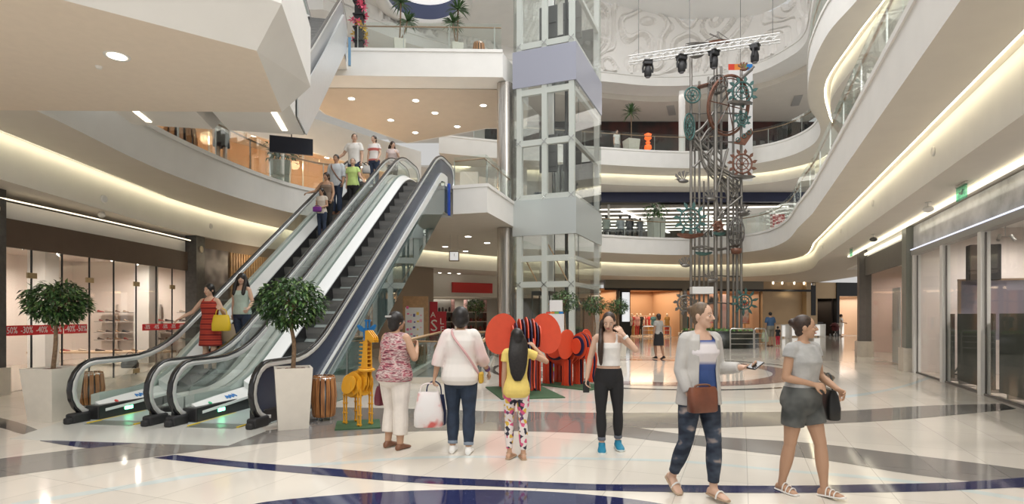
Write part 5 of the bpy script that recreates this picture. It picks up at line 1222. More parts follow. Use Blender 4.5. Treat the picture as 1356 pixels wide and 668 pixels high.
hull(914, 315, 34, 7, RUST); hull(932, 338, 22, 5, TEAL); hull(985, 236, 34, 4, GUN, yaw=.2); hull(953, 312, 16, 5, TEAL); hull(980, 138, 36, 4, GUN, yaw=.15)
hull(985, 286, 16, 4, GUN)
def bird(px, py, s, m, dy=-.6, fl=1):
    c = sp(px, py, dy); s *= S_; b = MB()
    b.ball(c, (s * .5, s * .18, s * .2), 10, 6); b.ball(c + Vector((s * .5 * fl, 0, s * .18)), s * .14, 8, 5)
    b.tube([c + Vector((s * .6 * fl, 0, s * .18)), c + Vector((s * .85 * fl, 0, s * .14))], [s * .05, .004], 6)
    o = b.build('bird_figure', m, sc_, world=True)
    for q in range(4):
        bb = MB(); a = 1.0 + q * .45; bb.plate([c, c + Vector((math.cos(a) * s * 1.0, 0, math.sin(a) * s * 1.0)), c + Vector((math.cos(a + .3) * s * .9, 0, math.sin(a + .3) * s * .9))], (0, 1, 0), .03); bb.build('feather', m, o, world=True)
bird(905, 240, 14, GUN, fl=-1); bird(942, 264, 14, GUN); bird(908, 352, 12, GUN, fl=-1); bird(985, 282, 12, GUN); bird(943, 372, 13, GUN); bird(985, 92, 10, RUST)
b = MB(); c = sp(929, 385, -.4); b.box(c, (1.05, .5, .36), bev=.02); b.build('white_box', PAPER, sc_, world=True)
b = MB(); c = sp(984, 182, -.5); b.plate([c + Vector((-.5, 0, -.3)), c + Vector((.4, 0, .45)), c + Vector((.5, 0, .2)), c + Vector((.1, 0, -.4))], (0, 1, 0), .06); b.build('hand_plate', RUST, sc_, world=True)
b = MB(); c = sp(984, 182, -.56)
for q in ((-.25, -.12), (.05, .08), (.3, .25)): b.tube([c + Vector((q[0] + .1 * math.cos(a), 0, q[1] + .1 * math.sin(a))) for a in [2 * PI * j / 10 for j in range(10)]], .025, 6, closed=True, cap=False)
b.build('ring_trio', TEAL, sc_, world=True)
b = MB(); b.box(sp(935, 113, .3), (.95, .5, .06), rot=Matrix.Rotation(-.25, 3, 'Y')); b.build('copper_tray', RUST, sc_, world=True)
# plinth with planting
PLO = Vector((.2, .3, 0))
b = MB(); b.lathe([(1.95, 0), (1.95, .72), (1.8, .72), (1.8, .82), (1.6, .82)], PLO, n=40); b.build('base', mat('plinth_black', (.02, .024, .02), .25), sc_)
b = MB()
for k in range(260):
    a = random.uniform(0, 2 * PI); r = 1.7 * math.sqrt(random.random()); b.leaf((.2 + r * math.cos(a), .3 + r * math.sin(a), .8), (random.uniform(-1, 1), random.uniform(-1, 1), 1.4), random.uniform(.1, .24), .07)
b.build('planting', mat('bright_leaf', (.16, .34, .10), .5, var=.3), sc_)['kind'] = 'stuff'
def barrier(px0, px1, py0, label):
    p, q = on_floor(px0, py0), on_floor(px1, py0); L = (q - p).length; t = thing('steel_barrier', label, 'barrier', tuple((p + q) / 2), 0, 'steel crowd barriers')
    b = MB(); b.tube([(-L / 2, 0, 0), (-L / 2, 0, .9), (-L / 2 + .06, 0, .97), (L / 2 - .06, 0, .97), (L / 2, 0, .9), (L / 2, 0, 0)], .035, 8); b.build('frame', STEEL, t)
    for z in (.25, .5, .74):
        b = MB(); b.tube([(-L / 2, 0, z), (L / 2, 0, z)], .018, 6); b.build('bar', STEEL, t)
barrier(967, 998, 463, 'steel barrier in front of the sculpture beside the man in the blue shirt'); barrier(851, 888, 455, 'steel barrier in front of the fashion shop'); barrier(999, 1014, 462.5, 'short steel barrier at the feet of the man in the blue shirt')
# hanging banner behind the sculpture
t = thing('hanging_banner', 'tall white banner with four coloured squares on top hanging behind the sculpture', 'banner', (pt(980.5, 200, 32).x, 32, pt(0, 240, 32).z))
w_ = 32 * 32 / F; zt = pt(0, 93, 32).z - t.location.z; z2 = pt(0, 85, 32).z - t.location.z
b = MB(); b.box((0, 0, zt / 2), (w_, .03, zt)); b.build('cloth', PAPER, t)
for k, c in enumerate(((.72, .06, .03), (.80, .28, .05), (.20, .45, .10), (.02, .22, .62))):
    b = MB(); b.box((-w_ / 2 + w_ / 4 * (k + .5), 0, (zt + z2) / 2), (w_ / 4, .03, z2 - zt)); b.build('colour_square', mat('banner_sq_%d' % k, c, .5), t)
b = MB(); b.tube([(0, 0, z2), (0, 0, 20.0 - t.location.z)], .012, 6); b.build('cord', DARKSTEEL, t)
# ------------------------------------------------------------------ lighting truss with four moving heads
A, B2 = pt(833, 80, 27.5), pt(1033, 50, 25.0)
mid = (A + B2) / 2; t = thing('lighting_truss', 'slanting white lighting truss hanging high in front of the relief wall', 'truss', tuple(mid))
d = (B2 - A).normalized(); up = Vector((0, 0, 1)); sd = d.cross(up).normalized()
corners = [up * .15 + sd * .15, up * .15 - sd * .15, -up * .15 + sd * .15, -up * .15 - sd * .15]
WT = mat('white_truss', (.72, .72, .71), .35, .3)
for c in corners:
    b = MB(); b.tube([A + c, B2 + c], .028, 8); b.build('chord', WT, t, world=True)
b = MB(); n = 18
for i in range(n):
    p, q = A.lerp(B2, i / n), A.lerp(B2, (i + 1) / n)
    for c1, c2 in ((0, 1), (1, 3), (3, 2), (2, 0)): b.tube([p + corners[c1], q + corners[c2]], .014, 5)
b.build('lacing', WT, t, world=True)
for px, Y in ((847, 27.4), (918, 26.5), (1024, 25.1)):
    f = (px - 833) / 200; p = A.lerp(B2, f); b = MB(); b.tube([p + up * .15, Vector((p.x, p.y, 20.9 if px < 1000 else 19.6))], .014, 5); b.build('suspension_wire', DARKSTEEL, t, world=True)
for k, px in enumerate((860, 907, 950, 1002)):
    f = (px - 833) / 200; p = A.lerp(B2, f)
    h = thing('moving_head_light', 'black moving-head stage light, ' + ('leftmost on the truss', 'second on the truss', 'third on the truss, above the sculpture', 'rightmost on the truss')[k], 'stage light', (p.x, p.y, p.z - .94), .3 * k, 'stage lights on the truss')
    b = MB(); b.box((0, 0, .66), (.42, .34, .18), bev=.03); b.build('base', BLACKM, h)
    for s in (-1, 1):
        b = MB(); b.tube([(s * .2, 0, .6), (s * .24, 0, .42), (s * .22, 0, .22)], .05, 8); b.build('yoke_arm', BLACKM, h)
    b = MB(); b.lathe([(.10, 0), (.17, .06), (.18, .3), (.13, .5), (.05, .52)], n=14); b.build('lamp_head', BLACKM, h)
    b = MB(); b.lathe([(.11, .0), (.11, -.02)], n=14); b.build('lens', mat('lens_grey', (.2, .2, .22), .1), h)
    b = MB(); b.box((0, 0, .78), (.42, .42, .05)); b.box((0, 0, .75), (.1, .1, .08)); b.build('clamp', DARKSTEEL, h)
# ------------------------------------------------------------------ potted trees
POTW = mat('white_planter', (.70, .655, .58), .28, var=.03); SOIL = mat('bark_mulch', (.16, .07, .04), .9, var=.4, vscale=40, bump=.5)
LEAFS = [mat('ficus_leaf_a', (.05, .115, .035), .35, var=.3), mat('ficus_leaf_b', (.13, .22, .065), .4, var=.3), mat('ficus_leaf_c', (.02, .045, .018), .35)]
BARK = mat('bark', (.23, .15, .09), .8, var=.3, vscale=30, bump=.4)
def pot(b, wt, wb, h, wall=.03):
    def sq(w_, z): return [Vector((x * w_ / 2, y * w_ / 2, z)) for x, y in ((-1, -1), (1, -1), (1, 1), (-1, 1))]
    b.rings([sq(wb, 0), sq(wt, h), sq(wt - wall * 2, h), sq(wt - wall * 2 - .02, h - .05)], smooth=False)
def crown(b, c, R, n, L, seed, flat=.8, m3=True, inner=.45):
    rnd = random.Random(seed); random.seed(seed)
    for k in range(n):
        while True:
            v = Vector((rnd.uniform(-1, 1), rnd.uniform(-1, 1), rnd.uniform(-1, 1)))
            if .05 < v.length <= 1: break
        bump = 1 + .16 * noise.noise(v.normalized() * 2.3 + Vector((seed, 0, 0)))
        v = v.normalized() * (inner + (1 - inner) * rnd.random() ** .6) * bump
        p = c + Vector((v.x * R, v.y * R, v.z * R * flat))
        d = Vector((v.x + rnd.uniform(-.7, .7), v.y + rnd.uniform(-.7, .7), rnd.uniform(-1.0, .35)))
        b.leaf(p, d, L * rnd.uniform(.7, 1.2), L * .42, mi=rnd.choice((0, 0, 1, 2) if m3 else (0, 1)))
def ficus(label, loc, rz, wt, wb, h, zc, R, n, lean, seed, L=.098, group='potted ficus trees', flat=.8):
    t = thing('potted_ficus', label, 'potted tree', loc, rz, group)
    b = MB(); pot(b, wt, wb, h); b.build('pot', POTW, t)
    b = MB(); b.box((0, 0, h - .055), (wt - .07, wt - .07, .03))
    rnd = random.Random(seed)
    for k in range(60): b.ball((rnd.uniform(-.4, .4) * wt, rnd.uniform(-.4, .4) * wt, h - .035), (.03, .02, .012), 6, 4)
    b.build('mulch', SOIL, t)
    c = Vector((lean, 0, zc)); P = spline([(0, 0, h - .06), (lean * .3 + .02, 0, h + (zc - h) * .35), (lean * .7 - .01, 0, h + (zc - h) * .65), (lean, 0, zc)], 5)
    b = MB(); b.tube(P, [.032 - .012 * i / len(P) for i in range(len(P))], 8)
    for k in range(16):
        a = rnd.uniform(0, 2 * PI); el = rnd.uniform(-.2, 1.1); e = c + Vector((math.cos(a) * math.cos(el) * R * .75, math.sin(a) * math.cos(el) * R * .75, math.sin(el) * R * .6))
        s_ = P[-1].lerp(P[-4], rnd.random()); b.tube([s_, s_.lerp(e, .5) + Vector((0, 0, .03)), e], [.012, .009, .004], 5)
    b.build('trunk', BARK, t)
    b = MB(); crown(b, c, R, n, L, seed, flat); b.build('foliage', LEAFS, t)
    return t
p = on_floor(388, 566); ficus('tall potted ficus tree in a white square pot beside the navy escalator side', (p.x, p.y, 0), math.radians(24), .50, .40, .86, 1.78, .46, 2300, -.02, 3)
p = on_floor(70, 556); ficus('tall potted ficus tree in a white square pot left of the escalators', (p.x, p.y, 0), math.radians(-8), .56, .42, .80, 1.80, .42, 2100, .09, 8, flat=.78)
ficus('small ficus tree in front of the lift glass, behind the red elephants', (1.62, 17.4, 0), .4, .5, .42, .7, 2.05, .42, 700, 0, 12, .11, 'ficus trees by the lift')
ficus('small ficus tree right of the lift, above the walking girl in white top', (3.05, 20.9, 0), .2, .5, .42, .8, 2.0, .45, 700, 0, 13, .12, 'ficus trees by the lift')
ficus('small ficus tree farthest right of the lift, before the backlit poster', (4.2, 22.4, 0), .6, .5, .42, .8, 1.95, .40, 700, 0, 14, .12, 'ficus trees by the lift')
ficus('green bushy potted tree in front of the middle shop', (pt(630, 405, 29).x, 29, 0), .2, .5, .42, .6, 2.1, .5, 700, 0, 15, .13)
PALM = mat('palm_leaf', (.07, .14, .05), .45, var=.3)
def palm(label, loc, h, zc, heads, L, seed, wt=.5, hpot=.6):
    t = thing('potted_palm', label, 'potted palm', loc, .3, 'potted palms'); rnd = random.Random(seed)
    b = MB(); pot(b, wt, wt * .78, hpot); b.build('pot', POTW, t)
    b = MB(); b.box((0, 0, hpot - .055), (wt - .08, wt - .08, .02)); b.build('mulch', SOIL, t)
    b = MB(); f = MB()
    for x, z in heads:
        b.tube(spline([(0, 0, hpot - .05), (x * .6, 0, hpot + (z - hpot) * .4), (x, 0, z)], 4), .03, 7)
        for k in range(70):
            a = rnd.uniform(0, 2 * PI); el = rnd.uniform(-.5, 1.3); d = Vector((math.cos(a) * math.cos(el), math.sin(a) * math.cos(el), math.sin(el)))
            m = Vector((x, 0, z)) + d * L * .6; e = Vector((x, 0, z)) + d * L + Vector((0, 0, -.18 * L)); s_ = d.cross(Vector((0, 0, 1))).normalized() * .022
            f.add([Vector((x, 0, z)) - s_, Vector((x, 0, z)) + s_, m + s_ * 1.3, e, m - s_ * 1.3], [(0, 1, 2, 4), (4, 2, 3)])
    b.build('trunk', BARK, t); f.build('fronds', PALM, t)
c = pt(529, 45, 21.8); palm('potted palm on the top landing, left of the pair', (c.x, 21.8, FL3 + .006), 2, 2, ((.05, 2.2), (.3, 1.55)), .5, 1, .45, .75)
c = pt(605, 45, 21.8); palm('potted palm on the top landing, right of the pair', (c.x, 21.8, FL3 + .006), 2, 2, ((.05, 1.95), (-.15, 1.4)), .5, 2, .45, .6)
c = pt(836, 190, 35.0); palm('potted palm behind the third-level railing in front of the dark bar', (c.x, 35.0, FL3 + .006), 2, 2, ((0, 2.7),), .75, 3, .8, 1.0)
def bush(label, loc, w_, hp, R, n, seed, m=None, L=.22):
    t = thing('potted_bush', label, 'potted plant', loc, .3, 'potted bushes upstairs')
    b = MB(); pot(b, w_, w_ * .85, hp); b.build('pot', m or mat('grey_planter', (.42, .43, .38), .4), t)
    b = MB(); crown(b, Vector((0, 0, hp + R * .55)), R, n, L, seed, .75, inner=.1); b.build('foliage', LEAFS, t)
c = pt(378, 215, 17.6); bush('dark leafy bush in a tall pale planter on the left gallery', (-7.75, 19.0, FL2 + .006), .62, .95, .55, 170, 5)
c = pt(869, 300, 33.2); bush('leafy bush in a grey planter on the far second level', (c.x, 33.2, FL2 + .006), .8, 1.5, .75, 170, 6, L=.3)
c = pt(637, 236, 21.5); bush('low dark bush behind the landing railing beside the sofa', (c.x, 22.4, FL2 + .006), .5, .3, .42, 160, 7)
# flower display on the top landing
t = thing('flower_display', 'dark trellis column of pink and yellow flowers on the top landing', 'flowers', (pt(476, 40, 22).x, 22, FL3 + .006))
b = MB(); b.box((0, 0, 1.3), (.3, .3, 2.6))
for k in range(5): b.box((0, 0, .3 + k * .5), (.42, .42, .05))
b.build('trellis', BLACKM, t)
rnd = random.Random(4)
for k in range(22):
    z = .7 + 1.9 * k / 22; a = rnd.uniform(0, 2 * PI); c = Vector((.26 * math.cos(a), .26 * math.sin(a) - .05, z)); b = MB()
    for q in range(6):
        d = Vector((math.cos(q * PI / 3), -.5, math.sin(q * PI / 3))); b.leaf(c, d, .2, .13, fold=.1)
    b.build('blossom', mat('blossom_yellow', (.75, .5, .05), .6) if .9 < z < 1.35 else mat('blossom_pink', (.78, .16, .26), .6), t)
# ------------------------------------------------------------------ slatted wooden bins
BINW = ramp_mat('bin_wood', 'noise', [(.35, (.30, .12, .045)), (.65, (.52, .24, .09))], 5, .4, (8, 8, .6))
def bin_(label, loc, h=.68, r=.17, n=14):
    t = thing('slatted_bin', label, 'bin', loc, 0, 'slatted wooden bins')
    for k in range(n):
        a = 2 * PI * k / n; w_ = 2 * PI * r / n * .72
        rs = []
        for z, rr in ((.06, r * .93), (.1, r), (h * .55, r * 1.12), (h * .95, r * .98), (h, r * .9)):
            u = Vector((math.cos(a), math.sin(a), 0)); tn = Vector((-u.y, u.x, 0))
            rs.append([u * rr - tn * w_ / 2 + Vector((0, 0, z)), u * rr + tn * w_ / 2 + Vector((0, 0, z)), u * (rr - .018) + tn * w_ / 2 + Vector((0, 0, z)), u * (rr - .018) - tn * w_ / 2 + Vector((0, 0, z))])
        b = MB(); b.rings(rs, smooth=False); b.build('slat', BINW, t)
    b = MB(); b.lathe([(r * .8, .05), (r * .82, h * .93), (r * .72, h * .93), (r * .7, .08)], n=20); b.build('liner', DARKSTEEL, t)
    b = MB(); b.lathe([(r * .98, h * .9), (r * .99, h * .96), (r * .8, h * .97), (r * .8, h * .9)], n=20); b.build('rim', STEEL, t)
    for k in range(3):
        b = MB(); b.tube([(r * .6 * math.cos(k * 2.1), r * .6 * math.sin(k * 2.1), .07), (r * .6 * math.cos(k * 2.1), r * .6 * math.sin(k * 2.1), 0)], .014, 6); b.build('foot', STEEL, t)
p = on_floor(426, 558); bin_('slatted wooden bin between the right potted tree and the giraffe', (p.x, p.y + .1, 0))
p = on_floor(115, 541); bin_('dark slatted wooden bin seen through the left escalator glass', (p.x, p.y + .1, 0), .62, .18)
c = pt(634, 60, 21.9); bin_('small slatted wooden bin on the top landing', (c.x, 21.9, FL3 + .006), .7, .22)
bin_('barrel-shaped slatted bin on the left upper gallery', (pt(272, 190, 15.4).x - .8, 15.6, FL2 + .006), 1.0, .38, 12)
# ------------------------------------------------------------------ giraffe of yellow panels
GY = mat('yellow_panel', (.72, .35, .02), .45, var=.05); GB = mat('blue_panel', (.01, .14, .38), .45); GM = mat('green_mat', (.04, .10, .045), .7)
p = on_floor(473, 564.5); gl = (p.x, p.y + .05, 0)
MAT_H = .02
b = MB(); b.box((0, 0, MAT_H / 2), (.62, .66, MAT_H), rz=.25); o = b.build('base_board', GM); o.location = gl
tag(o, 'dark green base board under the yellow giraffe', 'board')
g = thing('giraffe_figure', 'yellow panel giraffe figure with blue ears and horns on a green board', 'figure', (gl[0], gl[1], MAT_H), math.radians(-38))
# local: +x forward, y lateral
for k in range(7):
    y = -.15 + .05 * k; s = math.sqrt(max(.1, 1 - (y / .19) ** 2)); b = MB()
    out = [(.27 * s * math.cos(a) - .02, .58 + .2 * s * math.sin(a) + .05 * math.cos(a)) for a in [2 * PI * j / 24 for j in range(24)]]
    b.plate([Vector((x, y, z)) for x, z in out], (0, 1, 0), .014); b.build('body_slice', GY, g)
for k in range(4):
    x = -.2 + .12 * k; s = math.sqrt(max(.1, 1 - (x / .3) ** 2)); b = MB()
    b.plate([Vector((x, .17 * s * math.cos(a), .58 + .18 * s * math.sin(a))) for a in [2 * PI * j / 20 for j in range(20)]], (1, 0, 0), .014); b.build('cross_slice', GY, g)
for y in (-.04, .04):
    b = MB(); b.plate([Vector((x, y, z)) for x, z in ((.06, .6), (.24, .58), (.26, .80), (.255, 1.05), (.26, 1.24), (.18, 1.24), (.165, 1.05), (.12, .8))], (0, 1, 0), .014); b.build('neck_panel', GY, g)
for k in range(8):
    b = MB(); z = .78 + .058 * k; b.box((.17 + .0 * k, 0, z), (.2 - .008 * k, .10, .014)); b.build('neck_rung', GY, g)
b = MB(); b.lathe([(.11, .78), (.13, .80), (.11, .82)], (.19, 0, 0), 14); b.build('collar', GY, g)
for y in (-.035, 0, .035):
    b = MB(); b.plate([Vector((x, y, z)) for x, z in ((.16, 1.22), (.2, 1.36), (.28, 1.37), (.40, 1.27), (.41, 1.20), (.33, 1.20), (.26, 1.24))], (0, 1, 0), .014); b.build('head_slice', GY, g)
b = MB(); b.box((.36, 0, 1.235), (.1, .1, .014)); b.build('muzzle_plate', GY, g)
for s in (-1, 1):
    b = MB(); b.plate([Vector((.2 + .0, s * yy, zz)) for yy, zz in ((.03, 1.37), (.08, 1.42), (.14, 1.45), (.17, 1.43), (.13, 1.37), (.07, 1.34))], (1, 0, 0), .014); b.build('ear', GB, g)['label'] = 'blue ear'
    b = MB(); b.box((.22, s * .028, 1.43), (.018, .02, .16)); b.box((.22, s * .028, 1.505), (.03, .034, .025)); b.build('horn', GB, g)['label'] = 'blue horn'
b = MB(); b.plate([Vector((.205, y, z)) for y, z in ((-.06, 1.22), (.06, 1.22), (.06, 1.4), (-.06, 1.4))], (1, 0, 0), .016); b.build('forehead_plate', GB, g)
for lx in (-.17, .16):
    for ly in (-.1, .1):
        b = MB()
        for dx in (-.028, .028): b.box((lx + dx, ly, .27), (.016, .02, .54))
        for z in (.02, .16, .30, .42): b.box((lx, ly, z), (.085, .034, .014))
        b.build('leg', GY, g)
b = MB(); b.tube(spline([(-.28, 0, .64), (-.34, 0, .55), (-.33, 0, .42)], 4), .014, 6); b.build('tail', GY, g)
# ------------------------------------------------------------------ elephants of red slices
ER = mat('red_slice', (.66, .075, .03), .45, var=.04); EN = mat('navy_slice', (.018, .022, .07), .45)
def elephant(label, loc, rz, s):
    t = thing('elephant_figure', label, 'figure', (loc[0], loc[1], .02), rz, 'red slice elephants')
    b = MB()
    def pl_(b, y, c, rx_, rz_, t_=.022, n=22): b.plate([Vector((c[0] + rx_ * math.cos(2 * PI * j / n), y, c[1] + rz_ * math.sin(2 * PI * j / n))) * s for j in range(n)], (0, 1, 0), t_ * s)
    k = 0
    for i in range(13):
        y = -.42 + .07 * i; f = math.sqrt(max(.08, 1 - (y / .47) ** 2)); red = i % 2 == 0
        b = MB(); pl_(b, y, (-.35, .98), .62 * f * (1 if red else .9), .46 * f * (1 if red else .88)); b.build('body_slice', ER if red else EN, t)
    for i in range(9):
        y = -.28 + .07 * i; f = math.sqrt(max(.1, 1 - (y / .34) ** 2)); red = i % 2 == 0
        b = MB(); pl_(b, y, (.36, 1.15), .30 * f, .40 * f * (1 if red else .92)); b.build('head_slice', ER if red else EN, t)
    for y in (-.09, 0, .09):
        b = MB(); cv = spline([(.5, 0, 1.12), (.66, 0, .92), (.70, 0, .62), (.68, 0, .32), (.74, 0, .14)], 5); w0 = [.17 - .1 * j / len(cv) for j in range(len(cv))]
        f_ = [Vector((p.x + w_, y, p.z)) * s for p, w_ in zip(cv, w0)]; r_ = [Vector((p.x - w_, y, p.z)) * s for p, w_ in zip(cv, w0)]
        b.plate(f_ + r_[::-1], (0, 1, 0), .022 * s); b.build('trunk_slice', ER if y else EN, t)
    for sgn in (-1, 1):
        b = MB(); n = 26
        pts = [Vector((.22 - .10 * abs(math.cos(a)), sgn * (.48 + .33 * math.cos(a)), 1.2 + .42 * math.sin(a) - .06 * math.cos(a))) * s for a in [2 * PI * j / n for j in range(n)]]
        pts = [Vector((.2 * s - .12 * (abs(p.y) - .15 * s), p.y, p.z)) for p in pts]
        b.plate(pts, (1, 0, 0), .03 * s); b.build('ear', ER, t)
    for lx in (-.72, .02):
        for ly in (-.26, .26):
            for q in (-.09, 0, .09):
                b = MB(); b.plate([Vector((lx + dx, ly + q, z)) * s for dx, z in ((-.14, 0), (.14, 0), (.12, .1), (.12, .75), (-.12, .75), (-.12, .1))], (0, 1, 0), .022 * s); b.build('leg_slice', ER if q else EN, t)
    for lx in (-.72, .02):
        for ly in (-.26, .26):
            b = MB(); b.plate([Vector((lx, ly + dy, z)) * s for dy, z in ((-.13, .0), (.13, .0), (.13, .7), (-.13, .7))], (1, 0, 0), .022 * s); b.build('leg_cross', ER, t)
    b = MB(); b.tube([Vector((-.95, 0, 1.0)) * s, Vector((-1.03, 0, .7)) * s], .02 * s, 6); b.build('tail', ER, t)
    return t
def board(label, c, sx, sy, rz):
    b = MB(); b.box((0, 0, .01), (sx, sy, .02)); o = b.build('base_board', GM); o.location = c; o.rotation_euler = (0, 0, rz); tag(o, label, 'board', 'dark green base boards')
board('dark green base board under the bigger red elephant', (.22, 11.75, 0), 1.9, 1.25, math.radians(-78)); elephant('bigger red slice elephant with spread ears, behind the girl in yellow', (.22, 11.95), math.radians(-80), 1.0)
board('dark green base board under the smaller red elephant', (1.42, 12.85, 0), 1.5, 1.0, math.radians(-45)); elephant('smaller red slice elephant behind the girl in the white top', (1.38, 12.95), math.radians(-45), .78)
# information totem in front of the lift
c = pt(735, 440, 15.2); t = thing('info_totem', 'white information totem with a coloured stripe and coloured foot in front of the lift', 'sign', (c.x, 15.2, 0), -.2)
b = MB(); b.box((0, 0, .95), (.46, .22, 1.3)); b.build('body', PAPER, t)
b = MB(); b.box((0.02, .06, 1.86), (.34, .12, .3)); b.box((0, 0, 1.62), (.46, .22, .04)); b.build('top_panel', PAPER, t)
for k, c in enumerate(((.72, .06, .03), (.80, .45, .05), (.20, .45, .10), (.02, .22, .62))):
    b = MB(); b.box((-.17 + .115 * k, -.113, 1.67), (.11, .01, .05)); b.build('colour_square', mat('banner_sq_%d' % k, c), t)
for k, (z, c) in enumerate(((.06, (.10, .04, .22)), (.17, (.12, .45, .12)), (.27, (.03, .16, .5)))):
    b = MB(); b.box((0, 0, z), (.6, .3, .11)); b.build('foot_block', mat('totem_foot_%d' % k, c, .4), t)
# bench on the far second level
c = pt(826, 305, 33.0); t = thing('long_bench', 'dark bench behind the far second-level railing', 'bench', (c.x, 33.0, FL2 + .006))
b = MB(); b.box((0, 0, .72), (2.4, .5, .06)); b.build('seat', DARKSTEEL, t)
for s in (-1.0, 0, 1.0):
    b = MB(); b.box((s, 0, .35), (.08, .4, .69)); b.build('leg', DARKSTEEL, t)
# ------------------------------------------------------------------ people
SKIN = [mat('skin_light', (.62, .40, .29), .5), mat('skin_tan', (.47, .28, .18), .5), mat('skin_brown', (.36, .20, .125), .5)]
HAIRB = mat('hair_black', (.012, .009, .008), .4, var=.5, vscale=40); HAIRBR = mat('hair_brown', (.035, .018, .011), .45, var=.4, vscale=40); HAIRD = mat('hair_dark_blond', (.13, .085, .05), .5, var=.3, vscale=40)
EYEW = mat('eye_white', (.75, .72, .7), .2); IRIS = mat('iris_dark', (.02, .012, .01), .15); LIP = mat('lips', (.42, .13, .11), .4)
def cl(name, c, r=.8, var=.06): return mat('cloth_' + name, c, r, var=var, vscale=12, bump=.25, bscale=18)
def remesh(b, vox, smooth=3):
    """fuse overlapping closed lofts into one continuous skin"""
    me = bpy.data.meshes.new('tmp'); me.from_pydata([tuple(v) for v in b.v], [], b.f); me.update()
    bm = bmesh.new(); bm.from_mesh(me); bmesh.ops.recalc_face_normals(bm, faces=bm.faces[:]); bm.to_mesh(me); bm.free()
    o = bpy.data.objects.new('tmp', me); COL.objects.link(o)
    m = o.modifiers.new('r', 'REMESH'); m.mode = 'VOXEL'; m.voxel_size = vox
    s = o.modifiers.new('s', 'SMOOTH'); s.factor = .5; s.iterations = smooth
    dg = bpy.context.evaluated_depsgraph_get(); out = bpy.data.meshes.new_from_object(o.evaluated_get(dg))
    bpy.data.objects.remove(o); bpy.data.meshes.remove(me)
    out.polygons.foreach_set('use_smooth', [True] * len(out.polygons)); out.materials.clear()
    return out
def obj_from(me, name, m, parent):
    me.name = name; o = bpy.data.objects.new(name, me); COL.objects.link(o); o.parent = parent
    for q in (m if isinstance(m, (list, tuple)) else [m]): me.materials.append(q)
    return o
TORSO = [(.76, .07, .07, .0), (.80, .13, .105, .005), (.85, .168, .125, .012), (.90, .172, .128, .012), (.97, .160, .117, .006), (1.04, .136, .104, 0), (1.10, .130, .10, 0), (1.18, .140, .106, -.004), (1.25, .150, .116, -.012), (1.31, .152, .102, -.005), (1.37, .142, .078, .0), (1.41, .10, .064, .006), (1.44, .062, .055, .010)]
TORSO_M = [(.76, .07, .07, .0), (.80, .13, .105, .005), (.85, .160, .118, .008), (.90, .162, .12, .008), (.97, .155, .115, .004), (1.04, .148, .11, 0), (1.10, .150, .11, 0), (1.18, .162, .116, 0), (1.25, .175, .12, -.004), (1.31, .18, .11, -.002), (1.37, .17, .085, .0), (1.41, .115, .068, .006), (1.44, .066, .058, .010)]
